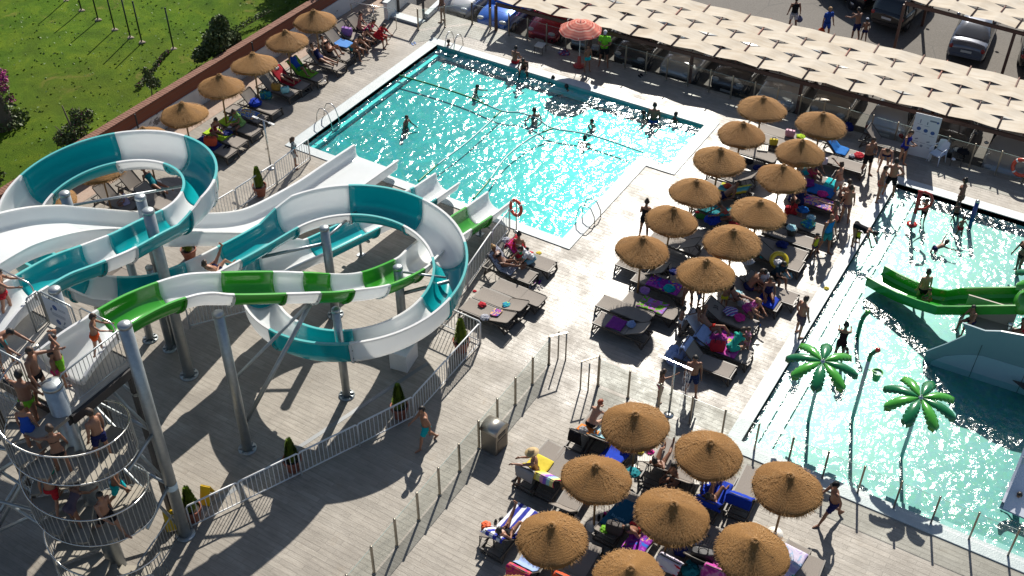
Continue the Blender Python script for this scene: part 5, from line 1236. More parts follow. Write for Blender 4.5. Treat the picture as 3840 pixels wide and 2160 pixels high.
heap(at('R8', 1360, 785, .62), .19, T['aqua'], 'aqua cloth piled on the basket', 32, .5)
t = thing('swim_ring', 'yellow swim ring leaning on a lounger', 'swim ring', at('R8', 1205, 1185, .48)); m = MB(); m.tube([(.26*math.cos(a), .26*math.sin(a), 0) for a in [2*PI*k/24 for k in range(24)]], .09, 12, closed=True); m.build('tube_ring', mat('yellow_vinyl', (.58, .44, .01), .3, coat=.5), t); t.rotation_euler = (.5, .3, 0)
heap(at('R8', 1190, 1225, .62), .16, T['white'], 'white cloth on the yellow swim ring', 33, .8); heap(at('R8', 810, 1200, .40), .22, T['white'], 'white lace towel under the sixth right parasol', 34, .5); heap(at('R8', 990, 1145, .40), .08, T['turq'], 'small turquoise cap on a dark lounger', 35, .5, 'cap', 'cap')
heap(at('R8', 1310, 1385, 0), .17, T['aqua'], 'pale aqua bucket bag on the wet deck', 36, .9, 'pail', 'pail'); heap(at('R5', 1345, 845, 0), .07, T['lime'], 'yellow toy ball on the deck', 37, 1.0, 'ball', 'ball'); heap(at('R5', 1440, 880, 0), .13, T['blue'], 'blue sand toys on the deck', 38, .4, 'toys', 'toys'); heap(at('31', 440, 735), .10, T['yellow'], 'small yellow toy on the pool edge', 39, .9, 'toy', 'toy')
for x, y, c, l in ((1120, 1245, 'black', 'black sandals by the shallow entry'), ): sandals(at('20', x, y), T[c], l, .5)
sandals(at('20', 970, 572), T['black'], 'black sandals by the far glass fence', 1.0)
# near cluster (heads towards the bottom edge)
K = [('S2', 455, 370, 45, 'lounger with a black cloth on its raised back'), ('S2', 650, 430, 45, 'lounger with an aqua print towel under the far left parasol'), ('S2', 870, 610, 15, 'lounger with a royal blue towel and a woman in pink'), ('S2', 1400, 790, 45, 'lounger of the woman with crossed legs'), ('S2', 1690, 950, 45, 'lounger with a bare seat where the tanned woman sits low'),
 ('S3', 500, 400, 45, 'lounger of the man in a straw hat'), ('S3', 760, 510, 45, 'lounger with a rainbow towel on its back'), ('S3', 960, 960, 45, 'lounger half hidden between two near parasols'), ('S1', 560, 690, 45, 'lounger with a navy striped towel'), ('S1', 930, 1200, 45, 'lounger with pale blue and magenta towels at the bottom edge'),
 ('S1', 1640, 1320, 45, 'dark lounger with an orange towel end'), ('S3', 1720, 1180, 15, 'lounger covered with a petrol blue towel'), ('S5', 1040, 700, 45, 'lounger of the sunbather on a royal blue towel'), ('S5', 1530, 630, 45, 'lounger with a royal blue towel over its back'), ('S6', 520, 570, 45, 'lounger with a white and red towel on its back'),
 ('S6', 830, 540, 45, 'lounger with a black rucksack on its back'), ('S6', 1120, 680, 45, 'lounger with a pink towel under the right parasol'), ('S6', 1990, 790, 45, 'lounger with tie dye towel at the bottom edge'), ('S4', 1010, 880, 15, 'lounger with a violet print towel between near parasols'), ('S6', 2240, 980, 45, 'lounger with a green towel cut by the bottom edge')]
kk = {}
for i, (rg, x, y, b, l) in enumerate(K): L(rg, x, y, 'D', b, l, 4*math.sin(i*2.1)); kk[i] = LN[-1]
towel(kk[0], 1.75, 2.35, T['black'], 'black cloth over a raised backrest', .22, seed=31, shift=-.1); towel(kk[0], .9, 1.3, T['orangep'], 'orange towel beside the woman with red hair', .33, seed=32); heap(at('S2', 370, 400, .95), .14, T['grey'], 'grey scarf hung on the backrest', 41, .9); towel(kk[1], .35, 1.35, T['aqua'], 'aqua print towel on a lounger seat', .33, seed=33); towel(kk[2], .3, 2.1, T['royal'], 'royal blue towel under the woman in pink', .37, seed=34)
towel(kk[5], .65, 1.5, T['yellow'], 'yellow towel under the man in the straw hat', .33, seed=35); towel(kk[5], 1.78, 2.35, T['grey'], 'grey towel hung on the straw hat man\'s backrest', .30, seed=36); towel(kk[6], 1.15, 2.15, T['rainbow'], 'rainbow striped towel over a raised backrest', .36, seed=37); towel(kk[8], .05, 2.0, T['navystripe'], 'navy and white striped towel along a lounger', .36, seed=38); towel(kk[9], .5, 1.6, T['pale'], 'pale blue towel on a lounger at the bottom edge', .33, seed=39); towel(kk[9], 1.8, 2.5, T['magenta'], 'magenta print towel hung over a backrest', .38, seed=40)
towel(kk[10], 1.72, 2.4, mat('orange_towel_plain', (.62, .07, .015), .85), 'bright orange towel over a backrest', .34, seed=41); tw = towel(kk[11], .35, 1.6, T['petrol'], 'petrol blue towel with lettering', .35, .05, seed=42, fold=.006); towel(kk[12], .35, 2.1, T['royal'], 'royal blue towel under the sunbather', .42, seed=43); towel(kk[13], 1.25, 2.3, T['royal'], 'royal blue towel draped over an empty backrest', .36, seed=44); towel(kk[14], 1.65, 2.4, T['whitered'], 'white towel with red and yellow print over a backrest', .34, seed=45)
towel(kk[16], 1.1, 2.4, T['rose'], 'pink towel over the backrest under the right parasol', .33, seed=46); towel(kk[17], .2, 1.8, T['tiedye'], 'pale violet tie dye towel', .36, seed=47); towel(kk[18], .5, 1.5, T['violet'], 'violet and blue print towel between parasols', .33, seed=48); towel(kk[19], .9, 1.6, mat('emerald', (.02, .33, .16), .8), 'emerald green towel at the bottom edge', .3, seed=49); heap(at('S6', 1790, 880, .5), .3, T['lilac'], 'purple cushion on the tie dye towel', 42, .6, 'cushion', 'cushion')
bag(at('S4', 600, 640, .55), mat('dark_bag', (.04, .03, .028), .7), 'dark open bag on the petrol blue towel lounger', .40, .2); heap(at('S4', 430, 610, .55), .14, T['lime2'], 'bright green cloth beside the dark bag', 43, .5); bag(at('S6', 800, 690, .45), mat('black_rucksack', (.015, .015, .02), .6), 'black rucksack on a lounger back', .5, .3); bag(at('S6', 860, 850, .1), T['whitered'], 'white and pink plastic bag behind a lounger', .4, .6); heap(at('S6', 500, 550, .40), .20, T['navy'], 'navy bundle on a lounger seat', 44, .5); towel(kk[18], .1, .5, blotch('black_red_cloth', [(.01, .01, .012), (.5, .02, .03), (.015, .01, .01), (.5, .02, .03)], 9), 'black and red printed cloth on a lounger foot', .2, seed=50, shift=.3)
for rg, x, y, c, l, a, z in (('S1', 375, 590, 'black', 'black sandals beside an orange bag table', .5, 0), ('S3', 1430, 1215, 'black', 'black sandals by a parasol pole', .4, 0), ('S3', 1525, 1165, 'pink', 'pink sandals beside black ones', .6, 0), ('S6', 2350, 780, 'magenta', 'dark red sandals in the bottom right corner', .9, 0), ('S2', 1530, 610, 'aqua', 'pale sandals on the deck by a lounger', 1.3, 0)): sandals(at(rg, x, y, z), T[c], l, a)
t1 = side_table(at('S1', 215, 730, .4), 'taupe side table holding an orange bag at the left', .35, M_SLING); heap(at('S1', 185, 650, .42), .15, mat('orange_net', (.72, .10, .02), .6), 'orange net bag on the taupe table', 45, .7, 'net_bag', 'bag'); heap(at('S1', 275, 670, .42), .045, T['white'], 'small white cup on the taupe table', 46, 1.3, 'cup', 'cup')
side_table(at('S2', 1165, 720, .4), 'white side table with yellow fruit and pink cloth', .45); heap(at('S2', 1110, 680, .42), .10, T['yellow'], 'yellow fruit on a white side table', 47, .7, 'fruit', 'fruit'); heap(at('S2', 1240, 675, .42), .12, T['pink'], 'pink cloth on a white side table', 48, .3); side_table(at('S2', 1900, 1020, .4), 'white side table with a blue bottle', .45)
b0 = at('S5', 848, 480, .42); t = thing('water_bottle', 'small blue water bottle on a white side table', 'bottle', b0); m = MB(); m.lathe([(.03, 0), (.033, .14), (.012, .18), (.012, .20)], n=12); m.build('bottle_body', mat('blue_bottle', (.03, .35, .5), .2), t); m = MB(); m.lathe([(.014, .2), (.014, .225), (.001, .225)], n=10); m.build('cap', M_WHITE, t)
side_table(at('S6', 850, 460, .4), 'grey slatted side table in deep shade at the bottom', .1, M_SLING)
# lettering woven in the petrol towel
def text_mesh(s, size, mt, name):
    cu = bpy.data.curves.new(name, 'FONT'); cu.body = s; cu.size = size; cu.align_x = 'CENTER'; cu.align_y = 'CENTER'; cu.extrude = .002
    o = bpy.data.objects.new(name, cu); COL.objects.link(o); dg = bpy.context.evaluated_depsgraph_get(); me = bpy.data.meshes.new_from_object(o.evaluated_get(dg)); bpy.data.objects.remove(o)
    me.materials.clear(); me.materials.append(mt); ob = bpy.data.objects.new(name, me); COL.objects.link(ob); return ob
tx = text_mesh('aparroj', .145, mat('towel_lettering', (.10, .27, .42), .85), 'lettering'); tx.parent = tw; tx.location = (.0, -.16, LH+.075); tx.rotation_euler = (0, 0, PI)
# ================================================================ POOL FURNITURE AND WATER TOYS
def ladder(x, y, rz, label):
    t = thing('pool_ladder', label, 'ladder', (x, y, 0), rz, 'steel pool ladders')
    for s in (-.25, .25):
        m = MB(); m.tube([(s, -.62, .03), (s, -.58, .35), (s, -.42, .66), (s, -.2, .74), (s, .02, .62), (s, .16, .2), (s, .2, -.5)], .022, 8)
        m.build('hand_loop', M_STEEL, t)
    m = MB()
    for z in (-.2, -.42): m.box((0, .2, z), (.5, .09, .03))
    m.build('tread', M_STEEL, t); return t
ladder(-28.2, 31.85, R(-90), 'steel pool ladder at the left pool edge'); ladder(-27.4, 39.85, R(180), 'steel pool ladder at the far left corner'); ladder(-15.85, 31.5, R(90), 'steel pool ladder bent over the wet right edge')
# lane ropes floating on the deep pool
def rope(P, label, green):
    t = thing('lane_rope', label, 'lane rope', (0, 0, 0), 0, 'floating lane ropes'); V = [Vector(q) for q in P]; dense = []
    for i in range(len(V)-1):
        p0, p1, p2, p3 = V[max(0, i-1)], V[i], V[i+1], V[min(len(V)-1, i+2)]
        for k in range(12):
            q = k/12; dense.append(.5*((2*p1)+(p2-p0)*q+(2*p0-5*p1+4*p2-p3)*q*q+(3*p1-p0-3*p2+p3)*q**3))
    dense.append(V[-1]); n = len(dense)
    for a, b in green:
        i0, i1 = int(a*(n-1)), int(b*(n-1)); m = MB(); m.tube(dense[i0:i1+1], .038, 8); m.build('green_floats', mat('green_float', (.02, .18, .05), .4), t)
    rest = []; last = 0
    for a, b in green+[(1, 1)]:
        if a > last: rest.append((last, a))
        last = b
    for a, b in rest:
        i0, i1 = int(a*(n-1)), int(b*(n-1)); m = MB()
        if i1 > i0: m.tube(dense[i0:i1+1], .032, 8); m.build('pale_floats', mat('pale_float', (.30, .48, .50), .4), t)
    return t
def w_(rg, x, y): return at(rg, x, y, WL+.02)
rope([w_('10', 1080, 570), w_('10', 1330, 640), w_('10', 1600, 730), w_('10', 1850, 835), w_('20', 60, 850), w_('20', 200, 900), w_('20', 310, 968), w_('20', 600, 1020), w_('20', 990, 1150)], 'lane rope running across the whole pool from left edge', [(0, .33)])
rope([w_('10', 1848, 838), w_('10', 1620, 1050), w_('10', 1380, 1235), w_('10', 1225, 1370)], 'left diving lane rope towards the teal exit chute', [(0, .12), (.72, 1)])
rope([w_('20', 310, 968), w_('20', 150, 1035), w_('20', -40, 1180), w_('10', 1760, 1360), w_('10', 1640, 1500)], 'right diving lane rope towards the striped exit chute', [(0, .15), (.75, 1)])
# life rings
M_RING = mat('life_ring', (.62, .06, .025), .4, coat=.3)
def ring(c, r, label, rx, rz, post=None):
    t = thing('life_ring', label, 'life ring', c, 0); m = MB(); m.tube([(r*math.cos(a), r*math.sin(a), 0) for a in [2*PI*k/28 for k in range(28)]], r*.22, 12, closed=True); o = m.build('ring_body', M_RING, t); o.rotation_euler = (rx, 0, rz)
    m = MB()
    for k in range(4):
        a = PI/4+k*PI/2; m.tube([(r*math.cos(a+d), r*math.sin(a+d), 0) for d in (-.1, 0, .1)], r*.235, 12)
    b = m.build('white_bands', M_WHITE, t); b.rotation_euler = (rx, 0, rz)
    return t
p = at('21', 50, 300); t = thing('ring_post', 'thin pole carrying the orange life ring at the pool corner', 'pole', (p.x-.1, p.y, 0)); m = MB(); m.tube([(0, 0, 0), (0, 0, 1.45)], .025, 8); m.lathe([(.12, 0), (.12, .02), (.03, .03)], n=14); m.build('shaft', M_STEEL, t)
ring((p.x-.08, p.y-.07, 1.12), .29, 'orange life ring on a pole at the pool corner', R(80), R(-18)); q = at('S8', 1865, 880, .7); ring((q.x, 42.38, .72), .33, 'orange life ring hanging on the glass fence at the right edge', R(82), 0)
# double showers
def shower(p, rz, label, h=2.25):
    t = thing('double_shower', label, 'shower', (p.x, p.y, 0), rz, 'double outdoor showers'); m = MB(); m.tube([(0, 0, 0), (0, 0, h)], .035, 10); m.lathe([(.16, 0), (.16, .02), (.04, .03)], n=16); m.build('column', M_STEEL, t)
    m = MB(); m.bar((-.42, 0, h), (.42, 0, h), .03, .03); m.build('arm', M_STEEL, t)
    for s in (-1, 1): m = MB(); m.box((s*.42, 0, h-.005), (.30, .09, .03)); m.build('shower_head', mat('white_plastic', (.72, .72, .70), .35), t)
    m = MB(); m.tube([(0, -.03, .95), (.0, -.12, .98), (.0, -.12, 1.02)], .02, 8); m.build('tap', M_STEEL, t); return t
sp = at('R6', 272, 1270); shower(sp, R(-2), 'double shower column by the glass fence where a man rinses'); shower(at('R1', 1275, 1335), R(-2), 'double shower column near the left barrier')
m = MB(); rng = random.Random(4)
for k in range(170):
    x = .42+rng.uniform(-.11, .11); z = rng.uniform(.1, 2.15); L_ = rng.uniform(.06, .16); y = rng.uniform(-.05, .05); m.tube([(x, y, z), (x*1.0, y, z-L_)], .0032, 4)
o = m.build('falling_water', mat('water_drops', (.8, .82, .84), .1, alpha=.75)); o.location = (sp.x, sp.y, 0); tag(o, 'thin jets of water falling from the right shower head', 'water', kind='stuff')
# info board, chair, stools
mk2 = {'dots': [(-.26, 1.28, .085), (.02, 1.24, .085), (.30, 1.2, .085), (.40, 1.70, .05)], 'lines': [(-.26, 1.62, .04, .16, 0), (.02, 1.58, .04, .13, 0), (.22, 1.72, .26, .07, 0), (-.25, .8, .12, .05, -.4), (.22, .76, .12, .05, -.3), (.0, .52, .10, .10, .4), (.28, .5, .1, .03, 0), (-.26, 1.12, .2, .014, 0), (.02, 1.08, .2, .014, 0), (.30, 1.04, .2, .014, 0), (-.26, .68, .2, .014, 0), (.02, .66, .2, .014, 0), (.3, .64, .2, .014, 0), (-.26, 1.48, .2, .014, 0), (.02, 1.45, .2, .014, 0)]}
bd = at('S7', 1665, 910); nb = notice(1.02, 1.95, mk2, 'tall pale pool rules board with blue roundels by the glass fence', (-6.1, 42.22, 0), R(4)); 
m = MB(); m.box((-.45, .05, .03), (.06, .4, .06)); m.box((.45, .05, .03), (.06, .4, .06)); m.build('feet', M_WHITE, nb)
M_PLAST = mat('white_plastic_chair', (.58, .64, .74), .35)
pc = at('S7', 1880, 1010); t = thing('plastic_chair', 'white plastic armchair beside the pool rules board', 'chair', (pc.x, pc.y+.15, 0), R(160))
m = MB(); P = [[(x, y, .42-.02*(1-(x/.24)**2)) for x in (-.24, -.12, 0, .12, .24)] for y in (-.22, 0, .24)]; m.grid(P); m.grid([[(v[0], v[1], v[2]-.03) for v in r_] for r_ in P]); m.build('seat', M_PLAST, t)
m = MB(); P = [[(x*(1-.25*max(0, (z-.7))), -.24-.16*(z-.42), z+(-.08*(x/.24)**2 if z > .8 else 0)) for x in (-.24, -.16, -.08, 0, .08, .16, .24)] for z in (.42, .55, .7, .82, .92)]; m.grid(P); m.grid([[(v[0], v[1]-.025, v[2]) for v in r_] for r_ in P]); m.build('backrest', M_PLAST, t)
for s in (-1, 1):
    m = MB(); m.tube([(s*.26, -.27, .66), (s*.28, 0, .67), (s*.27, .24, .63), (s*.26, .26, .42)], .022, 7); m.build('armrest', M_PLAST, t)
    for y in (-.24, .24): m = MB(); m.tube([(s*.23, y*.9, .42), (s*.27, y*1.1, 0)], [.026, .018], 7); m.build('leg', M_PLAST, t)
p = at('20', 212, 395); side_table(p, 'lone pale stool table by the far glass fence', .1); p = at('S8', 950, 850); side_table(p, 'dark stool table with cups by the white chair', .2, M_FRAME); heap(at('S8', 925, 790, .42), .08, T['white'], 'white cups on the dark stool', 51, .8, 'cups', 'cup'); heap(at('S8', 1060, 690, .55), .24, T['black'], 'black rucksack leaning by the fence', 52, 1.0, 'rucksack', 'bag'); heap(at('S7', 750, 560, .3), .25, T['navy'], 'dark printed bag in the shade by the far fence', 53, 1.0, 'beach_bag', 'bag'); towel_f = heap(at('20', 395, 400), .28, blotch('red_blue_cloth', [(.4, .05, .06), (.05, .06, .2), (.55, .5, .5), (.4, .03, .05)], 6), 'red, white and blue towel on the deck by the pink parasol', 54, .25)
# ---- paddling pool toys
M_PALM = mat('palm_green', (.035, .24, .02), .22, noise=(2, (.06, .33, .03), .3), coat=.5); M_PALM2 = mat('palm_dark_green', (.004, .115, .035), .25, noise=(2, (.008, .16, .05), .3), coat=.5); M_PIPE = mat('toy_pipe', (.55, .62, .62), .3, noise=(4, (.48, .55, .56), .3))
def palm(c, label, rot, h):
    t = thing('water_palm', label, 'water toy', (c.x, c.y, -.5), 0, 'green water spraying palms'); H = h+.5
    m = MB(); m.tube([(0, 0, 0), (0, 0, H)], .055, 10); m.build('trunk', M_PIPE, t)
    m = MB(); m.ball((0, 0, H+.05), .09, 10, 7); m.tube([(0, 0, H+.05), (0, 0, H+.2)], .02, 6); m.build('hub', M_STEEL, t)
    for k in range(8):
        a = rot+k*PI/4; m = MB(); n = 22; top = []; bot = []
        ca, sa = math.cos(a), math.sin(a)
        rows = []
        for i in range(n+1):
            s = i/n; r = .08+1.0*s; z = H+.10+.12*math.sin(s*1.9)-.30*s**2.2; wd = .185*(math.sin(min(1, s*1.5+.08)*PI/2))*(1 if s < .82 else math.sqrt(max(0.02, 1-((s-.82)/.185)**2)))
            tooth = 1.0-(.26 if (i % 3 == 0 and s > .35) else 0); row = []
            for u in (-1, -.7, -.35, 0, .35, .7, 1):
                ww = wd*u*(tooth if abs(u) == 1 else 1); dz = -.10*u*u*(.3+s)
                row.append((ca*r-sa*ww, sa*r+ca*ww, z+dz))
            rows.append(row)
        m.grid(rows); m.grid([[(v[0], v[1], v[2]-.035) for v in r_] for r_ in rows])
        for e in (0, 6): m.grid([[r_[e], (r_[e][0], r_[e][1], r_[e][2]-.035)] for r_ in rows], 0, False)
        m.build('leaf', M_PALM if k % 2 == 0 else M_PALM2, t)
    return t
palm(at('31', 415, 1275, 2.3), 'green water palm nearest the wet walkway', R(55), 2.2); palm(at('32', 1155, 100, 2.3), 'green water palm whose shadow falls on the deck', R(40), 2.2); palm(at('31', 2130, 660, 2.3), 'green water palm cut by the right edge', R(35), 2.2)
def at2(rg, x, y, z): return at(rg, x, y, z)
M_SIGNR = mat('toy_red', (.45, .03, .02), .3, coat=.4)
p = at('31', 1085, 245, WL); t = thing('water_hoop', 'red water hoop on a white post in the paddling pool', 'water toy', (p.x, p.y, -.5)); m = MB(); m.tube([(0, 0, 0), (0, 0, 1.15)], .07, 12); m.build('post', M_PIPE, t)
m = MB(); m.tube([(0, 0, .95), (0, 0, 1.9)], .075, 12); m.tube([(-.1, 0, 1.88), (.12, .05, 1.92), (.34, .1, 1.85), (.46, .14, 1.62), (.44, .14, 1.36), (.30, .1, 1.18), (0, 0, 1.1)], .055, 10); m.build('hoop', M_SIGNR, t); m = MB(); m.lathe([(.2, .38), (.2, .44), (.08, .46)], n=16); m.build('collar', M_SIGNR, t)
p = at('31', 1527, 245, WL); t = thing('water_bollard', 'slim dark blue spray post in the paddling pool', 'water toy', (p.x, p.y, -.5)); m = MB(); m.tube([(0, 0, 0), (.0, 0, 1.45)], .08, 12); m.build('post', mat('toy_blue', (.01, .045, .24), .3, coat=.4), t); m = MB(); m.ball((0, 0, 1.46), .085, 10, 6); m.build('nozzle', M_STEEL, t)
p = at('31', 682, 1060, WL); t = thing('water_snake', 'curved green spray pipe rising from the paddling pool', 'water toy', (p.x, p.y, -.5)); m = MB(); m.tube([(0, 0, 0), (.0, 0, .8), (.03, 0, 1.1), (.12, 0, 1.36)], .075, 12); m.build('pipe', M_PALM2, t); m = MB(); m.lathe([(.085, 1.3), (.085, 1.42), (.03, 1.44)], (.12, 0, 0), 12); m.build('nozzle', M_PALM, t)
p = at('31', 695, 1440, WL); p = at('32', 640, 250, WL); t = thing('tipping_bucket', 'tall pale pole with a red tipped spout and a green bucket', 'water toy', (p.x, p.y, -.5)); m = MB(); m.tube([(0, 0, 0), (0, 0, 2.9)], .06, 10); m.build('pole', M_PIPE, t); m = MB(); m.tube([(0, 0, 2.85), (.02, 0, 3.1), (.14, .02, 3.3)], .065, 10); m.build('spout', M_PALM2, t); m = MB(); m.ball((.17, .02, 3.34), .085, 10, 7); m.build('nozzle', M_SIGNR, t)
m = MB(); m.bar((0, 0, 2.5), (.32, .02, 2.5), .03); m.lathe([(.10, 2.2), (.15, 2.5), (.165, 2.52), (.14, 2.52), (.10, 2.26)], (.34, .02, 0), 18, cap=False); m.build('bucket', M_PALM, t); m = MB(); m.lathe([(.138, 2.47), (.001, 2.48)], (.34, .02, 0), 16, cap=False); m.build('bucket_water', mat('bucket_water', (.55, .66, .66), .1), t)
# green slide of the children's pool: low end at left, rising towards the tower on the right
def trough(P, w, h, mt, root):
    m = MB(); rows = []; n = len(P)
    for i, p in enumerate(P):
        p = Vector(p); t_ = Vector(P[min(n-1, i+1)])-Vector(P[max(0, i-1)]); t_.z *= .3; t_.normalize(); x = t_.cross(Vector((0, 0, 1))).normalized()
        hs = h; sec = [(-w/2-.06, hs-.03), (-w/2-.06, hs+.02), (-w/2, hs+.02), (-w/2+.02, .10), (-w/2+.10, 0), (0, -.02), (w/2-.10, 0), (w/2-.02, .10), (w/2, hs+.02), (w/2+.06, hs+.02), (w/2+.06, hs-.03), (w/2+.03, hs-.03), (w/2+.03, -.02), (0, -.06), (-w/2-.03, -.02), (-w/2-.03, hs-.03)]
        rows.append([p+x*a+Vector((0, 0, b)) for a, b in sec])
    m.grid(rows, 0, False, True); m.add(rows[0], [tuple(range(16))]) if False else None; return m.build('trough', mt, root)
s0 = at('31', 800, 655, .02); s1 = at('31', 1300, 860, .55); s2 = at('31', 1860, 850, 1.2)
t = thing('children_slide', 'broad glossy green slide ending in the paddling pool', 'water slide', (s0.x, s0.y, 0)); o0 = Vector((s0.x, s0.y, 0))
dr = (s2-s1); pts_ = [Vector((s0.x, s0.y, .0)), s0+(s1-s0)*.25, s0+(s1-s0)*.5, s0+(s1-s0)*.78, s1, s1+dr*.25, s1+dr*.6, s1+dr*1.0, s1+dr*1.6]
for q, z in zip(pts_, (.0, .03, .12, .30, .52, .72, .95, 1.2, 1.6)): q.z = z
M_SLIDEG = mat('slide_green', (.012, .22, .012), .16, noise=(1.5, (.02, .30, .02), .3), coat=.5)
trough([q-o0 for q in pts_], .92, .36, M_SLIDEG, t)
m = MB(); m.ball(Vector((s2.x+.25, s2.y-.1, 1.5))-o0, (.34, .5, .45), 14, 10); m.build('entry_hood', M_PALM, t)
for f_ in (.35, .9): m = MB(); q = s1+dr*f_; m.tube([Vector((q.x, q.y, -.5))-o0, Vector((q.x, q.y, q.z))-o0], .07, 10); m.build('support', M_PIPE, t)
# grey whale shaped cut-out wall and the play platform behind it
e0 = at('31', 1300, 1275, WL); e1 = at('31', 1450, 1345, WL)
u = Vector((1, .06, 0)).normalized()
def wp(reg, x, y, Yp):
    """point of the sheet lying in the upright plane of the whale wall"""
    o = REG[reg]; px, py = o[0]+x*o[2], o[1]+y*o[2]; v = RIGHT*((px-1920)/FOC)+DOWN*((py-1080)/FOC)+FWD
    nrm = Vector((-u.y, u.x, 0)); d = nrm.dot(e0); tt = d/nrm.dot(v) if abs(nrm.dot(v)) > 1e-6 else 0; c0 = Vector((0, 0, HC)); tt = (d-nrm.dot(c0))/nrm.dot(v); return c0+v*tt
t = thing('whale_wall', 'grey whale shaped panel wall standing in the paddling pool', 'water toy', (e0.x, e0.y, -.5), math.atan2(u.y, u.x))
inv = Matrix.Rotation(-math.atan2(u.y, u.x), 3, 'Z')
def wl(x, y):
    q = wp('31', x, y, 0)-Vector((e0.x, e0.y, -.5)); q = inv @ q; return (q.x, q.z)
outl = [wl(*q) for q in ((1355, 1140), (1490, 1080), (1495, 1040), (1468, 985), (1540, 1010), (1640, 1045), (1760, 1048), (1932, 1080))]
mx = max(q[0] for q in outl)+1.9; zt = outl[-1][1]
poly = [(outl[0][0]-.55, .0), (outl[0][0]-.55, .62)]+outl+[(mx, zt-.28), (mx, .0)]
m = MB(); n = len(poly); m.add([(p[0], -.03, p[1]) for p in poly]+[(p[0], .03, p[1]) for p in poly], [tuple(range(n)), tuple(range(2*n-1, n-1, -1))]+[(i, (i+1) % n, n+(i+1) % n, n+i) for i in range(n)])
m.build('grey_panel', mat('whale_grey', (.17, .26, .30), .4, noise=(1.2, (.20, .29, .33), .3)), t)
m = MB(); low = [(poly[0][0]+.25, .30)]; xs = [poly[0][0]+.25+(mx-poly[0][0]-.25)*k/12 for k in range(13)]
lp = [(x, .02) for x in xs]+[(x, .30+.85*min(1, (x-xs[0])/1.3)**.6*(1+.06*(x-xs[0])/3)) for x in xs[::-1]]
n = len(lp); m.add([(p[0], -.042, p[1]) for p in lp]+[(p[0], -.034, p[1]) for p in lp], [tuple(range(n)), tuple(range(2*n-1, n-1, -1))]+[(i, (i+1) % n, n+(i+1) % n, n+i) for i in range(n)]); m.build('pale_belly', mat('whale_belly', (.30, .42, .50), .4), t)
m = MB()
for x in (poly[0][0]+1.5, poly[0][0]+3.0): m.bar((x, -.046, .05), (x+.05, -.046, 1.6), .016, .008)
m.build('panel_joint', M_DARK, t)
m = MB(); m.prism([(0, 0), (.7, .25), (.72, -.25)], 0, .03); fo = m.build('fin', mat('fin_dark', (.05, .04, .04), .5), t); fo.location = (mx-1.75, -.25, .75); fo.rotation_euler = (0, .25, 0)
t2 = thing('play_platform', 'beige play platform behind the whale wall', 'platform', (e0.x+1.4, e0.y+1.35, -.5), .06); M_BEIGE = mat('beige_panel', (.36, .31, .26), .55, noise=(2, (.30, .26, .22), .3))
m = MB(); m.box((1.3, 0, .95), (4.4, 1.7, .08)); m.build('deck_plate', M_BEIGE, t2)
m = MB(); m.box((2.2, .85, 1.55), (2.6, .05, 1.25)); m.box((-.5, .85, 1.35), (1.6, .05, .8)); m.build('back_panel', M_BEIGE, t2)
for x in (-.8, 3.4):
    for y in (-.7, .75): m = MB(); m.tube([(x, y, 0), (x, y, .95)], .07, 10); m.build('leg', M_PIPE, t2)
for x in (.2, -1.0): m = MB(); m.tube([(x, .4, 1.0), (x, .4, 1.35)], .05, 8); m.ball((x, .4, 1.4), .10, 10, 6); m.build('water_cannon', M_STEEL, t2)
# white side wall of the big pool slide at the lower right
g0 = at('32', 1740, 945, WL); g1 = at('32', 1932, 480, 1.2)
t = thing('splash_chute', 'white side of a children slide entering at the lower right', 'water slide', (g0.x, g0.y, -.5)); d = Vector((g1.x-g0.x, g1.y-g0.y, 0)); ang = math.atan2(d.y, d.x)
m = MB(); rows = []
for k in range(8):
    s = k/7; rows.append([(q[0]*1.0, d.length*1.5*s, q[1]+1.5*s**1.3) for q in ((0, .45), (0, .74), (.07, .74), (.10, .50), (.85, .48), (.9, .74), (.97, .74), (.97, .42))])
m.grid(rows, 0, False, True); o = m.build('slide_trough', mat('slide_white', (.70, .73, .80), .2, coat=.4), t); t.rotation_euler = (0, 0, ang-PI/2)
m = MB(); m.tube([(.1, d.length*.9, 0), (.1, d.length*.9, 1.5)], .06, 8); m.tube([(.8, d.length*.9, 0), (.8, d.length*.9, 1.5)], .06, 8); m.build('legs', M_PIPE, t)
# ================================================================ PEOPLE
SKINS = [(.42, .22, .14), (.34, .165, .10), (.25, .115, .068), (.17, .075, .045)]
def skin_mat(i): return mat('skin_%s' % ['fair', 'tan', 'brown', 'dark'][i], SKINS[i], .5, noise=(7, tuple(c*.84 for c in SKINS[i]), .25))
M_EYE = mat('eye_dark', (.02, .015, .012), .3); M_LIP = mat('lips', (.28, .09, .075), .5)
HAIR = {'black': (.010, .008, .007), 'brown': (.035, .020, .012), 'blond': (.26, .15, .06), 'red': (.20, .045, .018), 'grey': (.22, .21, .20), 'bald': None}
def D(p, o, s):
    """direction of a limb: p degrees forward from hanging, o degrees outwards, s side"""
    return Vector((s*math.sin(R(o)), math.cos(R(o))*math.sin(R(p)), -math.cos(R(o))*math.cos(R(p))))
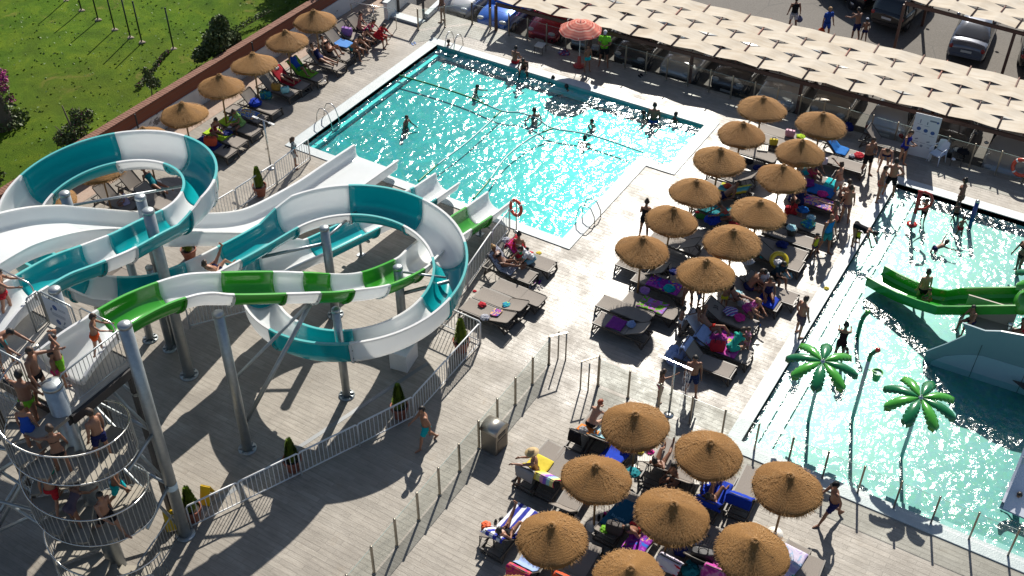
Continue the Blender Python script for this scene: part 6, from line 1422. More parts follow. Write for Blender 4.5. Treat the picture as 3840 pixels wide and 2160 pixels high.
# lean, head pitch, (thigh p, o, shank p, o) L and R, (arm p, o, forearm p, o) L and R
POSE = {
 'stand': (2, 5, (3, 5, 0, 4), (-2, 5, -4, 4), (4, 12, 14, 6), (2, 12, 12, 6)),
 'relax': (0, 10, (8, 7, -2, 4), (-3, 4, -5, 3), (-8, 14, 20, 0), (4, 12, 16, 6)),
 'hips': (0, 8, (4, 9, 0, 6), (-2, 9, -4, 6), (-18, 42, 30, -42), (-18, 42, 30, -42)),
 'fold': (0, 14, (4, 8, -1, 6), (-2, 8, -4, 6), (12, 18, 88, -48), (12, 18, 92, -50)),
 'hold': (6, 18, (10, 4, -2, 3), (-8, 4, -14, 3), (48, 10, 78, -2), (52, 10, 80, -2)),
 'phone': (4, 26, (6, 5, -2, 4), (-3, 5, -6, 4), (14, 10, 96, -24), (16, 10, 98, -24)),
 'walk': (5, 6, (26, 3, 10, 2), (-16, 3, -40, 2), (-22, 10, 4, 6), (26, 10, 48, 2)),
 'stride': (6, 6, (30, 4, 20, 3), (-20, 4, -46, 3), (-25, 12, 0, 6), (30, 10, 60, -10)),
 'carry': (2, 6, (12, 4, 2, 3), (-8, 4, -18, 3), (8, 14, 20, 4), (4, 18, 10, 10)),
 'up': (0, 12, (4, 6, 0, 4), (-2, 6, -4, 4), (150, 30, 215, -40), (150, 30, 215, -40)),
 'armout': (4, 12, (8, 5, 0, 4), (-6, 5, -10, 4), (60, 50, 84, 40), (10, 16, 30, 4)),
 'reach': (6, 4, (6, 5, 0, 4), (-6, 5, -12, 4), (10, 12, 20, 6), (98, 10, 108, 6)),
 'bend': (96, 96, (12, 6, 2, 5), (8, 6, -2, 5), (36, 6, 30, 2), (30, 8, 24, 4)),
 'stoop': (52, 50, (14, 6, 2, 4), (6, 6, -6, 4), (50, 12, 70, 0), (46, 12, 66, 0)),
 'crouch': (40, 40, (70, 16, -30, 8), (40, 14, -40, 6), (50, 14, 80, 0), (50, 14, 80, 0)),
 'sit': (8, 16, (84, 8, 6, 4), (82, 8, 2, 4), (20, 12, 62, -14), (20, 12, 62, -14)),
 'sitlean': (36, 40, (80, 12, -2, 6), (84, 12, 6, 6), (44, 14, 74, -20), (44, 14, 74, -20)),
 'sitphone': (20, 42, (84, 8, 6, 4), (86, 8, 0, 4), (30, 12, 98, -22), (30, 12, 98, -22)),
 'crossleg': (6, 20, (86, 34, 62, -60), (86, 34, 66, -60), (24, 16, 70, -22), (24, 16, 70, -22)),
 'recline': (-46, -18, (86, 6, 84, 3), (88, 7, 84, 3), (20, 16, 60, -12), (18, 18, 56, -12)),
 'reclineknee': (-46, -14, (128, 6, 30, 3), (122, 8, 36, 3), (26, 16, 74, -22), (24, 16, 72, -22)),
 'reclinecross': (-46, -10, (122, 4, 52, 2), (118, 10, 100, -8), (26, 14, 92, -20), (26, 14, 92, -20)),
 'legup': (-44, -8, (118, 8, 128, 4), (112, 8, 40, 4), (34, 14, 104, -24), (30, 14, 100, -24)),
 'headback': (-46, -20, (110, 8, 42, 4), (128, 8, 28, 4), (176, 34, 250, -60), (176, 34, 250, -60)),
 'float': (8, 10, (12, 8, -6, 6), (-4, 8, -12, 6), (14, 30, 58, 10), (6, 26, 40, 12)),
 'float2': (16, 12, (20, 8, -4, 6), (-8, 8, -20, 6), (58, 26, 84, 4), (20, 40, 56, 24)),
 'swim': (74, 20, (-20, 10, -30, 8), (-8, 10, -24, 8), (120, 40, 140, 20), (84, 50, 96, 40)),
 'toddler': (0, 8, (6, 10, 0, 8), (0, 10, -6, 8), (14, 34, 30, 24), (14, 34, 30, 24)),
}
def tube_rings(m, C_, X, Y, rx, ry, n=12):
    """loft of elliptical rings, capped"""
    o = len(m.v); k = len(C_); vs = []
    for c, x, y, a, b in zip(C_, X, Y, rx, ry):
        for j in range(n):
            t = 2*PI*j/n; vs.append(c+x*(a*math.cos(t))+y*(b*math.sin(t)))
    fs = [(i*n+j, i*n+(j+1) % n, (i+1)*n+(j+1) % n, (i+1)*n+j) for i in range(k-1) for j in range(n)]
    fs += [tuple(range(n-1, -1, -1)), tuple((k-1)*n+j for j in range(n))]
    m.add(vs, fs, 0, True)
def person(label, pos, face, pose, h=1.72, sex='m', skin=1, hair='black', hl=0, wear=(), mode='stand', fat=1.0, extra=None, group=None):
    """face: heading of the body in degrees (0 = +X, 90 = +Y); mode stand / seat / float (pos = soles / seat / crotch)"""
    s = h/1.74; P_ = POSE[pose] if isinstance(pose, str) else pose; lean, hp, lL, lR, aL, aR = P_
    child = h < 1.42; hs = (1.28 if h < 1.2 else 1.14) if child else 1.0
    m = MB(); bones = []
    up = Vector((0, math.sin(R(lean)), math.cos(R(lean)))); fw = Vector((0, math.cos(R(lean)), -math.sin(R(lean)))); X = Vector((1, 0, 0))
    fem = sex == 'f' and not child
    tz = [-.10, -.05, .03, .13, .25, .36, .44, .50, .545]; tw = [.10, .155, .168, .140, .142, .162, .168, .130, .065]; td = [.085, .115, .118, .102, .104, .112, .105, .082, .062]
    if fem: tw = [.11, .165, .176, .130, .122, .142, .148, .118, .055]; td = [.09, .122, .124, .094, .090, .112, .098, .074, .052]
    if child: tw = [v*.92 for v in tw]
    ff = [1, 1, 1, fat**1.2, fat**1.2, fat, 1+(fat-1)*.6, 1, 1]
    cen = [up*(z*s)+fw*(-.012*s+(.03*s if fem and 4 < i < 7 else 0)+((fat-1)*.12*s if 2 < i < 6 else 0)) for i, z in enumerate(tz)]
    tube_rings(m, cen, [X]*9, [fw]*9, [v*s*f for v, f in zip(tw, ff)], [v*s*f for v, f in zip(td, ff)])
    neck = up*(.545*s); bones.append(('torso', up*(-.10*s), up*(.52*s), .14*s))
    if fem:
        for sx_ in (-1, 1): m.ball(up*(.375*s)+fw*(.085*s)+X*(sx_*.068*s), .062*s, 10, 7)
    for sx_ in (-1, 1):
        m.ball(up*(-.03*s)-fw*(.055*s)+X*(sx_*.075*s), .088*s*(1.06 if fem else 1), 10, 7)
    hu = Vector((0, math.sin(R(hp)), math.cos(R(hp)))); hf = Vector((0, math.cos(R(hp)), -math.sin(R(hp))))
    hc = neck+(up*.45+hu*.55)*(.075*s)+hu*(.115*s*hs)
    m.tube([neck-up*(.03*s), neck+up*(.05*s), hc-hu*(.05*s)], [.062*s, .055*s, .052*s], 10)
    HM = Matrix((X, hf, hu)).transposed()
    k = s*hs
    m.ball(hc, (.076*k, .096*k, .112*k), 14, 10, 0, HM); m.ball(hc+HM @ Vector((0, .028*k, -.062*k)), (.056*k, .062*k, .060*k), 12, 8, 0, HM)
    m.ball(hc+HM @ Vector((0, .100*k, -.012*k)), (.014*k, .022*k, .026*k), 8, 6, 0, HM)
    for sx_ in (-1, 1): m.ball(hc+HM @ Vector((sx_*.078*k, -.006*k, -.01*k)), (.013*k, .022*k, .034*k), 8, 6, 0, HM)
    bones.append(('head', hc-hu*(.03*k), hc+hu*(.03*k), .10*k))
    ends = []
    for sx_, lg, nm in ((-1, lL, 'L'), (1, lR, 'R')):
        hip = X*(sx_*.088*s)+up*(-.02*s); d1 = D(lg[0], lg[1], sx_); d2 = D(lg[2], lg[3], sx_)
        kn = hip+d1*(.43*s); an = kn+d2*(.41*s); tf = .5+.5*fat
        m.tube([hip-d1*.03*s, hip+d1*(.12*s), hip+d1*(.28*s), kn], [.088*s*tf, .086*s*tf, .067*s*tf, .053*s], 12); m.ball(kn, .055*s, 10, 7)
        cb = Vector((0, d2.z, -d2.y)) if True else None
        m.tube([kn, kn+d2*(.11*s)+cb*(.012*s), kn+d2*(.24*s)+cb*(.006*s), an], [.052*s, .056*s, .044*s, .033*s], 12)
        fd = D(lg[2]+88, lg[3]+8, sx_); 
        if mode == 'stand' and pose not in ('bend0',): fd = Vector((sx_*.14, 1, -.04)).normalized() if abs(lg[2]) < 35 else fd
        m.tube([an-fd*(.055*s)+d2*(.035*s), an+fd*(.03*s)+d2*(.03*s), an+fd*(.13*s)+d2*(.052*s), an+fd*(.185*s)+d2*(.055*s)], [.030*s, .040*s, .034*s, .020*s], 10)
        bones += [('thigh'+nm, hip, kn, .075*s), ('shin'+nm, kn, an, .045*s), ('foot'+nm, an, an+fd*(.15*s), .035*s)]; ends.append(an+d2*(.07*s))
    hands = []; sw = (.185 if sex == 'm' else .160)*(.9 if child else 1)
    for sx_, ar, nm in ((-1, aL, 'L'), (1, aR, 'R')):
        sh = up*(.475*s)+X*(sx_*sw*s); d1 = D(ar[0], ar[1], sx_); d2 = D(ar[2], ar[3], sx_)
        el = sh+d1*(.29*s); wr = el+d2*(.25*s); q = (1 if sex == 'm' else .85)*(.9 if child else 1)
        m.ball(sh, .062*s*q, 10, 7); m.tube([up*(.44*s)+X*(sx_*.09*s), sh], [.07*s*q, .055*s*q], 8)
        m.tube([sh, sh+d1*(.12*s), el], [.056*s*q, .052*s*q, .040*s*q], 10); m.ball(el, .041*s*q, 8, 6)
        m.tube([el, el+d2*(.08*s), wr], [.040*s*q, .042*s*q, .027*s*q], 10)
        hd = (d2+Vector((0, .1, -.1))).normalized(); sv = hd.cross(X*sx_) if abs(hd.x) < .8 else hd.cross(Vector((0, 1, 0))); sv.normalize(); nv = hd.cross(sv).normalized()
        m.tube([wr-hd*(.01*s), wr+hd*(.035*s), wr+hd*(.075*s)], [.026*s, .034*s, .030*s], 8)
        bones += [('upper'+nm, sh, el, .05*s), ('fore'+nm, el, wr, .036*s), ('hand'+nm, wr, wr+hd*(.09*s), .035*s)]; hands.append((wr, hd, sv, nv, sx_))
    # one continuous skin
    o = m.build('person', skin_mat(skin)); vx = .017*max(.75, s)
    rm = o.modifiers.new('r', 'REMESH'); rm.mode = 'VOXEL'; rm.voxel_size = vx
    sm = o.modifiers.new('s', 'SMOOTH'); sm.factor = .5; sm.iterations = 3
    dg = bpy.context.evaluated_depsgraph_get(); me = bpy.data.meshes.new_from_object(o.evaluated_get(dg)); o.modifiers.clear(); old = o.data
    n = len(me.vertices); co_ = np.empty(n*3, np.float32); me.vertices.foreach_get('co', co_); co_ = co_.reshape(-1, 3)
    no_ = np.empty(n*3, np.float32); me.vertex_normals.foreach_get('vector', no_); no_ = no_.reshape(-1, 3)
    polys = [tuple(p.vertices) for p in me.polygons]
    bd = []; bt = []
    for (nm, a, b, r_) in bones:
        a_, b_ = np.array(a), np.array(b); ab = b_-a_; t_ = ((co_-a_) @ ab)/(ab @ ab); tc = np.clip(t_, 0, 1)
        bd.append(np.linalg.norm(co_-(a_+tc[:, None]*ab), axis=1)/r_); bt.append(t_)
    bd = np.array(bd); bt = np.array(bt); near = bd.argmin(0); nmz = np.array([b[0] for b in bones]); lab = nmz[near]; tt = bt[near, np.arange(n)]
    bm_ = MB(); bm_.add([tuple(v) for v in co_], polys, 0, True)
    for wr, hd, sv, nv, sx_ in hands:    # five fingers on each hand
        for i, (off, L_) in enumerate(((-.026, .066), (-.009, .078), (.009, .073), (.025, .058))):
            b0 = wr+hd*(.078*s)+sv*(off*s); c1 = b0+hd*(L_*.55*s)+nv*(.010*s*sx_); c2 = c1+hd*(L_*.40*s)+nv*(.024*s*sx_); bm_.tube([b0-hd*.015*s, b0, c1, c2], [.009*s, .0088*s, .0080*s, .0058*s], 6)
        b0 = wr+hd*(.03*s)-sv*(.026*s); c1 = b0+(hd*.7-sv*.7)*(.036*s); c2 = c1+(hd*.9-sv*.25)*(.030*s); bm_.tube([b0, c1, c2], [.012*s, .010*s, .007*s], 6)
    for sx_ in (-1, 1): bm_.ball(hc+HM @ Vector((sx_*.030*k, .088*k, .012*k)), .012*k, 6, 5, 1)
    bm_.ball(hc+HM @ Vector((0, .086*k, -.062*k)), (.024*k, .010*k, .008*k), 8, 5, 2, HM)
    tmp = bm_.build('person', [skin_mat(skin), M_EYE, M_LIP]); o.data = tmp.data; bpy.data.objects.remove(tmp); bpy.data.meshes.remove(old); bpy.data.meshes.remove(me)
    # clothing: the skin under it pushed outwards and cut at clean hems
    torso_t = (co_ @ np.array(up))/s
    leg = np.char.startswith(lab, 'thigh'); shin = np.char.startswith(lab, 'shin'); tor = lab == 'torso'; uar = np.char.startswith(lab, 'upper')
    fdir = co_ @ np.array(fw)/s
    def region(kd):
        if kd == 'shorts': return (tor & (torso_t < .065)) | (leg & (tt < .72))
        if kd == 'trunks': return (tor & (torso_t < .055)) | (leg & (tt < .36))
        if kd == 'brief': return (tor & (torso_t < .045)) | (leg & (tt < .10))
        if kd == 'bikini': return ((tor & (torso_t < .02)) | (leg & (tt < .055)))
        if kd == 'bra': return tor & (torso_t > .315) & (torso_t < .415) & ((fdir > .03) | (torso_t < .345))
        if kd == 'swimsuit': return (tor & (torso_t < .44)) | (leg & (tt < .06))
        if kd == 'shirt': return (tor & (torso_t > -.03)) | (uar & (tt < .62))
        if kd == 'vest': return tor & (torso_t > -.03) & (torso_t < .50)
        if kd == 'dress': return (tor) | (leg & (tt < .55)) | (uar & (tt < .30))
        if kd == 'wrap': return (tor & (torso_t < .46)) | (leg & (tt < .8))
        if kd == 'cape': return tor | uar | leg
        if kd == 'skirt': return (tor & (torso_t < .05)) | (leg & (tt < .45))
        return tor & (torso_t < .05)
    kids = []
    for kd, c in wear:
        sel = region(kd); th = {'bra': .008, 'bikini': .008, 'brief': .009, 'swimsuit': .008}.get(kd, .017)*max(.8, s)
        fs = [f for f in polys if all(sel[i] for i in f)]
        if not fs: continue
        use = sorted({i for f in fs for i in f}); ix = {v: j for j, v in enumerate(use)}; cm = MB()
        cm.add([tuple(co_[i]+no_[i]*th*(1.0+.35*math.sin(co_[i][2]*60+co_[i][0]*40)*(th > .01))) for i in use], [[ix[i] for i in f] for f in fs], 0, True)
        mt = c if not isinstance(c, tuple) else plain('cloth_%d_%d_%d' % tuple(int(v*999) for v in c), c)
        q = cm.build({'shorts': 'swim_shorts', 'trunks': 'swim_trunks', 'brief': 'swim_briefs', 'bikini': 'bikini_bottom', 'bra': 'bikini_top', 'swimsuit': 'swimsuit', 'shirt': 'shirt', 'vest': 'vest', 'dress': 'dress', 'wrap': 'towel_wrap', 'cape': 'towel_wrap', 'skirt': 'skirt'}[kd], mt, o); kids.append(q)
    if HAIR.get(hair):
        hm = MB(); loc = (co_-np.array(hc)) @ np.array(HM)
        hsel = (lab == 'head') & ((loc[:, 2] > .045*k) | ((loc[:, 1] < .01*k) & (loc[:, 2] > -.055*k)) | ((loc[:, 1] < -.03*k) & (loc[:, 2] > -.085*k)))
        fs = [f for f in polys if all(hsel[i] for i in f)]
        if fs:
            use = sorted({i for f in fs for i in f}); ix = {v: j for j, v in enumerate(use)}
            hm.add([tuple(co_[i]+no_[i]*(.016*k+.006*k*math.sin(co_[i][0]*160)*math.sin(co_[i][2]*140))) for i in use], [[ix[i] for i in f] for f in fs], 0, True)
            if hl >= 1:
                b0 = hc+HM @ Vector((0, -.085*k, .0)); dn = Vector((0, -.25, -1)).normalized() if lean < 60 else hu*-1
                hm.tube([b0+HM @ Vector((0, .03*k, .05*k)), b0, b0+dn*(.10*s), b0+dn*((.16+.07*hl)*s)], [.06*k, .075*k, .062*k, .025*k], 10)
            if hl < 0: hm.ball(hc+HM @ Vector((0, -.05*k, .115*k)), .045*k, 10, 7)
            mh = mat('hair_'+hair, HAIR[hair], .55, noise=(30, tuple(min(1, c*2.0+.004) for c in HAIR[hair]), .2)); hm.build('hair', mh, o)
    if extra: extra(o, dict(hc=hc, HM=HM, k=k, s=s, hands=hands, up=up, fw=fw))
    rz = R(face-90); o.rotation_euler = (0, 0, rz)
    z = pos[2]-(min(e.z for e in ends) if mode == 'stand' else (-.115*s if mode == 'seat' else 0))
    o.location = (pos[0], pos[1], z)
    if mode == 'stand':
        c = (ends[0]+ends[1])*.5; c = Vector((c.x, c.y, 0)); c.rotate(Matrix.Rotation(rz, 3, 'Z')); o.location.x -= c.x; o.location.y -= c.y
    return tag(o, label, 'person', group)
def cap_(col):
    def f(o, d):
        m = MB(); k = d['k']; M = d['HM']; rings = []
        for i in range(7):
            a = PI/2*i/6; rings.append([d['hc']+M @ Vector((.088*k*math.cos(a)*math.cos(b), .105*k*math.cos(a)*math.sin(b), .035*k+.092*k*math.sin(a))) for b in [2*PI*j/16 for j in range(16)]])
        m.grid(rings, 0, True, True); m.add([d['hc']+M @ Vector((x*k, y*k, .035*k)) for x, y in ((-.07, .08), (.07, .08), (.05, .165), (-.05, .165))], [(0, 1, 2, 3)]); m.build('cap', plain('cap_cloth', col), o)
    return f
def straw_hat(o, d):
    m = MB(); k = d['k']; M = d['HM']; rings = []
    for r, z in ((.20, .03), (.19, .045), (.10, .055), (.095, .12), (.07, .15), (.001, .15)): rings.append([d['hc']+M @ Vector((r*k*math.cos(b), r*k*1.08*math.sin(b), (.02+z)*k)) for b in [2*PI*j/20 for j in range(20)]])
    m.grid(rings, 0, True, True); m.build('straw_hat', mat('hat_straw', (.48, .36, .19), .8, noise=(30, (.36, .25, .12), .25)), o)
def carry_bag(col, side=1, ln=.30):
    def f(o, d):
        wr, hd, sv, nv, sx_ = d['hands'][0 if side < 0 else 1]; m = MB(); p = wr+hd*.09*d['s']; rows = []
        for i in range(7):
            q = i/6; wd = (.04+.13*math.sin(PI*min(1, q*.75+.05))); rows.append([p+Vector((wd*math.cos(a), wd*1.1*math.sin(a), -.08-ln*q)) for a in [2*PI*j/12 for j in range(12)]])
        m.grid(rows, 0, True, True); m.add(rows[-1], [tuple(range(12))]); m.tube([p+Vector((0, 0, -.09)), p], .012, 6); m.build('carried_bag', plain('carried_bag', col), o)
    return f
U, RT, DN, LF = 121, 31, 301, 211      # headings: away from, right, towards, left of the photographer
K_ = {'black': (.012, .012, .015), 'navy': (.015, .02, .09), 'white': (.66, .66, .68), 'red': (.45, .02, .03), 'lime': (.20, .52, .03), 'teal': (.01, .20, .24), 'turq': (.01, .42, .47), 'orange': (.75, .10, .02), 'pink': (.58, .05, .17), 'blue': (.02, .08, .42), 'green': (.02, .26, .10), 'print': (.12, .09, .12), 'coral': (.58, .12, .10), 'yellow': (.55, .52, .03), 'mint': (.03, .40, .30), 'bright': (.01, .22, .56)}
def S(label, rg, x, y, face, pose, h=1.72, sex='m', skin=1, hair='black', hl=0, wear=(), z=0.0, **kw):
    return person(label, at(rg, x, y, z), face, pose, h, sex, skin, hair, hl, [(a, K_[b] if isinstance(b, str) else b) for a, b in wear], **kw)
# -- on the tower
S('boy in red trunks holding the bar of the teal slide', 'D1', 95, 310, RT+12, 'hold', 1.52, 'm', 1, 'black', 0, [('trunks', 'red')], FZ+.02)
S('person in teal shorts leaning in at the left edge of the platform', 'D1', 90, 880, RT-20, 'stoop', 1.65, 'm', 2, 'black', 0, [('shorts', 'teal')], FZ)
S('boy in lime green shorts with his hands on his head', 'D1', 755, 1075, RT+25, 'up', 1.55, 'm', 1, 'black', 0, [('shorts', 'lime')], FZ)
S('man in black trunks resting a hand on the column of the stair', 'D1', 500, 1270, RT-15, 'armout', 1.74, 'm', 2, 'brown', 0, [('brief', 'black')], FZ)
S('small child in pink waiting behind the column', 'D1', 690, 1120, RT, 'stand', 1.12, 'f', 2, 'black', 0, [('trunks', 'pink')], FZ)
S('child in orange and navy trunks at the start of the green slide', 'D1', 1120, 755, RT+8, 'hold', 1.30, 'm', 1, 'brown', 0, [('trunks', 'orange')], FZ+.25)
def onstair(ang, r): 
    a = ang; z = 6.1*(A0-a)/(A0-A1); z = (math.floor(z/(6.1/NS))+0)*6.1/NS; return Vector((SX+r*math.cos(R(ang)), SY+r*math.sin(R(ang)), z+.0))
def ST(label, ang, r, face, pose, **kw):
    wear = [(a, K_[b]) for a, b in kw.pop('wear')]; return person(label, onstair(ang, r), face, pose, wear=wear, **kw)
ST('heavy man in lime green briefs climbing the stair', 208, .8, U-5, 'armout', h=1.80, sex='m', skin=2, hair='black', wear=[('brief', 'lime')], fat=1.15)
ST('woman in a dark bikini climbing below the heavy man', 308, 1.0, U+25, 'armout', h=1.64, sex='f', skin=2, hair='brown', hl=0, wear=[('bra', 'black'), ('bikini', 'black')])
ST('man in green and white trunks lower on the stair', 220+360, .85, U, 'armout', h=1.70, sex='m', skin=2, hair='black', wear=[('trunks', 'mint')])
ST('man in dark shorts lit by the sun on the stair', 20+360, .75, U+60, 'relax', h=1.72, sex='m', skin=1, hair='brown', wear=[('shorts', 'navy')])
ST('person with dark hair bending on the stair', 290+360, .85, U-20, 'stoop', h=1.62, sex='f', skin=2, hair='black', wear=[('swimsuit', 'print')])
ST('man in black shorts striding up the lowest turn of the stair', 336+360, 1.0, RT-30, 'stride', h=1.72, sex='m', skin=1, hair='black', wear=[('shorts', 'black')])
q_ = at('01', 1655, 600, 3.15); person('person sliding with raised arms in the teal chute', (-22.35, 19.0, 3.25), 95, 'legup', 1.6, 'm', 1, 'brown', 0, [('trunks', K_['navy'])], mode='seat')
# -- left row
S('woman in a red top sitting on a lime towel and reading', 'R1', 415, 800, RT-40, 'sitphone', 1.66, 'f', 1, 'black', -1, [('bra', 'coral'), ('swimsuit', (.35, .05, .06))], .38, mode='seat')
S('person in green sitting by the dark table', 'R1', 830, 670, LF+50, 'sitphone', 1.66, 'f', 2, 'brown', -1, [('dress', (.22, .40, .12))], .38, mode='seat')
S('woman in a print bikini lying on the red towel', 'R2', 330, 800, 0, 'recline', 1.66, 'f', 1, 'black', 0, [('bra', 'white'), ('bikini', 'print')], .40, mode='seat')
S('man in a blue shirt and green shorts lying on the lime towel', 'R2', 560, 705, 0, 'reclineknee', 1.74, 'm', 2, 'black', 0, [('shirt', 'blue'), ('shorts', 'green')], .40, mode='seat')
S('woman in a navy swimsuit reclining on a lounger', 'R2', 840, 570, 0, 'recline', 1.66, 'f', 1, 'brown', 0, [('swimsuit', 'navy')], .38, mode='seat')
S('woman in a dark bikini reclining with bent knees', 'R2', 965, 460, 0, 'reclineknee', 1.66, 'f', 1, 'black', 0, [('bra', 'black'), ('bikini', 'black')], .38, mode='seat')
S('man in teal trunks sitting at the foot of the sky blue towel', 'R2', 1255, 435, RT-22, 'sitlean', 1.74, 'm', 1, 'brown', 0, [('trunks', 'teal')], .38, mode='seat')
S('person leaning forward beside the man in teal trunks', 'R2', 1345, 330, RT-22, 'sitlean', 1.66, 'f', 1, 'black', 0, [('swimsuit', 'black')], .38, mode='seat')
S('woman in a dark bikini at the back of the seated group', 'R2', 1340, 165, RT-15, 'sit', 1.64, 'f', 1, 'brown', -1, [('bra', 'black'), ('bikini', 'black')], .40, mode='seat')
S('woman in a hot pink top in the seated group', 'R2', 1440, 210, RT-25, 'sitlean', 1.64, 'f', 1, 'brown', 0, [('vest', 'pink'), ('bikini', 'navy')], .40, mode='seat')
S('person wrapped in a red towel in the seated group', 'R2', 1570, 270, RT-25, 'sitlean', 1.66, 'f', 1, 'brown', 0, [('cape', 'red')], .40, mode='seat')
S('girl in a white towel standing by the barrier', '10', 300, 1265, RT+20, 'stand', 1.42, 'f', 1, 'brown', 1, [('dress', (.58, .60, .60)), ('shirt', (.22, .50, .58))])
S('person in teal on a shaded lounger inside the upper loop', '00', 1165, 1400, 0, 'recline', 1.66, 'f', 2, 'black', 0, [('swimsuit', 'teal')], .38, mode='seat')
S('child in a lilac top under the upper loop', '01', 960, 90, LF+30, 'sit', 1.25, 'f', 2, 'brown', 0, [('dress', (.40, .36, .55))], .30, mode='seat')
S('woman in a pale bikini standing at the fence corner', '10', 1412, 165, U+70, 'stand', 1.68, 'f', 2, 'black', -1, [('bra', 'black'), ('bikini', (.45, .38, .36))])
# -- deep pool edge and swimmers
S('child with a pink float at the ladder in the far corner', '10', 1455, 400, U, 'float', 1.35, 'f', 2, 'black', 0, [('swimsuit', 'pink')], -.35, mode='float')
S('boy in red and blue trunks sitting on the pool edge', '20', 20, 475, U-30, 'sit', 1.52, 'm', 2, 'black', 0, [('trunks', 'red')], .03, mode='seat')
S('dark boy in black trunks sitting on the pool edge', '20', 95, 515, DN-10, 'sitlean', 1.55, 'm', 3, 'black', 0, [('trunks', 'black')], .03, mode='seat')
S('child in turquoise trunks under the pink parasol', '20', 565, 535, DN+20, 'stand', 1.32, 'm', 2, 'brown', 0, [('trunks', 'turq')])
S('lifeguard in a lime green shirt and white cap', '20', 690, 495, DN-10, 'fold', 1.78, 'm', 2, 'black', 0, [('shirt', (.20, .62, .04)), ('shorts', 'black')], extra=cap_((.62, .64, .68)))
for (l, rg, x, y, f_, po, hh_, sx_, sk, dep) in (('boy standing waist deep in the middle of the pool', '10', 1130, 975, RT-30, 'float', 1.5, 'm', 2, -.10), ('boy with dark hair by the lane rope', '10', 1645, 740, RT, 'float2', 1.45, 'm', 2, -.28), ('child in deep glitter below the edge', '20', 308, 680, U, 'float', 1.4, 'm', 3, -.30), ('child swimming in the parasol shadow', '20', 435, 735, LF, 'float2', 1.4, 'f', 3, -.42),
    ('broad man with wet back by the lane rope', '20', 170, 950, U+10, 'float', 1.76, 'm', 2, -.32), ('boy stretching both arms near the rope', '20', 625, 1000, LF+20, 'float2', 1.5, 'm', 2, -.42), ('man swimming near the right side', '20', 535, 1160, U-20, 'float2', 1.72, 'm', 2, -.52), ('man standing in blue trunks at the far wall', '20', 1068, 905, U-10, 'relax', 1.74, 'm', 2, .0), ('child beside the man in blue trunks', '20', 1000, 935, LF, 'float', 1.35, 'f', 3, -.30), ('boy wading near the shallow entry', '20', 1212, 960, RT+20, 'float', 1.55, 'm', 3, -.28)):
    S(l, rg, x, y, f_, po, hh_, sx_, sk, 'black', 0, [('trunks', 'blue' if 'blue' in l else 'navy')], dep-.24, mode='float')
# -- by the slide barrier
S('woman in sunglasses reclining on the dark patterned towel', 'R3', 470, 490, 0, 'reclinecross', 1.66, 'f', 3, 'blond', -1, [('bra', 'black'), ('bikini', 'black')], .40, mode='seat')
S('woman in a striped bikini seated with her back turned', 'R3', 640, 345, U-15, 'sit', 1.64, 'f', 2, 'black', -1, [('bra', 'white'), ('skirt', 'green')], .42, mode='seat')
S('man in a white shirt bending over a child', 'R3', 795, 430, LF+25, 'sitlean', 1.72, 'm', 1, 'black', 0, [('shirt', 'white'), ('shorts', (.25, .45, .55))], .38, mode='seat')
S('child in a green top held by the man in a white shirt', 'R3', 715, 430, RT, 'sit', 1.02, 'm', 1, 'black', 0, [('shirt', 'mint'), ('shorts', 'teal')], .42, mode='seat')
# -- between the pools
S('woman in a black swimsuit seen from behind at the parasol', '21', 990, 345, U-15, 'phone', 1.66, 'f', 1, 'brown', -1, [('swimsuit', 'black')], 0, fat=1.1)
S('adult legs under the nearest left parasol', 'R5', 385, 600, U+20, 'relax', 1.72, 'm', 2, 'black', 0, [('shorts', (.30, .16, .12))])
S('child in blue shorts under the nearest left parasol', 'R5', 545, 605, RT, 'stand', 1.15, 'm', 2, 'black', 0, [('shorts', (.30, .38, .48)), ('vest', 'coral')])
S('child in white trunks stretching an arm to a towel', 'R5', 265, 1000, RT+10, 'reach', 1.10, 'm', 2, 'black', 0, [('trunks', 'white')])
S('man in red trunks lying back with hands behind his head', 'R5', 730, 960, 0, 'headback', 1.76, 'm', 2, 'black', 0, [('trunks', (.62, .04, .03))], .42, mode='seat')
S('woman in a turquoise dress sitting on the pink towels', 'R5', 1060, 1250, U-55, 'sitlean', 1.62, 'f', 1, 'brown', 0, [('dress', 'mint')], .40, mode='seat')
S('girl in a pink and white dress beside the woman in turquoise', 'R5', 1265, 1310, LF+30, 'stand', 1.12, 'f', 2, 'brown', 0, [('dress', (.55, .25, .36)), ('vest', (.45, .48, .6))])
S('blond person in a flowered wrap in the shade', 'R5', 1290, 650, DN+40, 'sitlean', 1.62, 'f', 1, 'blond', 1, [('dress', T['rose'])], .40, mode='seat')
S('woman in a white blouse reading in the shade', 'R5', 1490, 250, DN+5, 'sitphone', 1.66, 'f', 1, 'black', -1, [('shirt', (.52, .52, .55)), ('shorts', 'black')], .42, mode='seat')
S('tanned man leaning forward beside the blue towel', 'R5', 1310, 330, RT+10, 'sitlean', 1.74, 'm', 2, 'brown', 0, [('trunks', 'navy')], .40, mode='seat')
S('person in a dark shirt reading under the yellow ring', 'R5', 1720, 140, DN+30, 'sitphone', 1.68, 'f', 2, 'black', 0, [('shirt', (.01, .03, .05)), ('shorts', 'black')], .38, mode='seat')
S('man in navy shorts standing under the shower', 'R6', 600, 975, DN, 'relax', 1.74, 'm', 2, 'black', 0, [('shorts', (.015, .03, .10))], 0, fat=1.12)
S('long haired girl reaching towards the shower column', 'R6', 110, 1060, RT+25, 'reach', 1.30, 'f', 1, 'brown', 1, [('bikini', 'pink')])
S('man in brown shorts standing at the edge of the paddling pool', '31', 220, 1085, RT+25, 'relax', 1.72, 'm', 1, 'brown', 0, [('shorts', 'print')], .035)
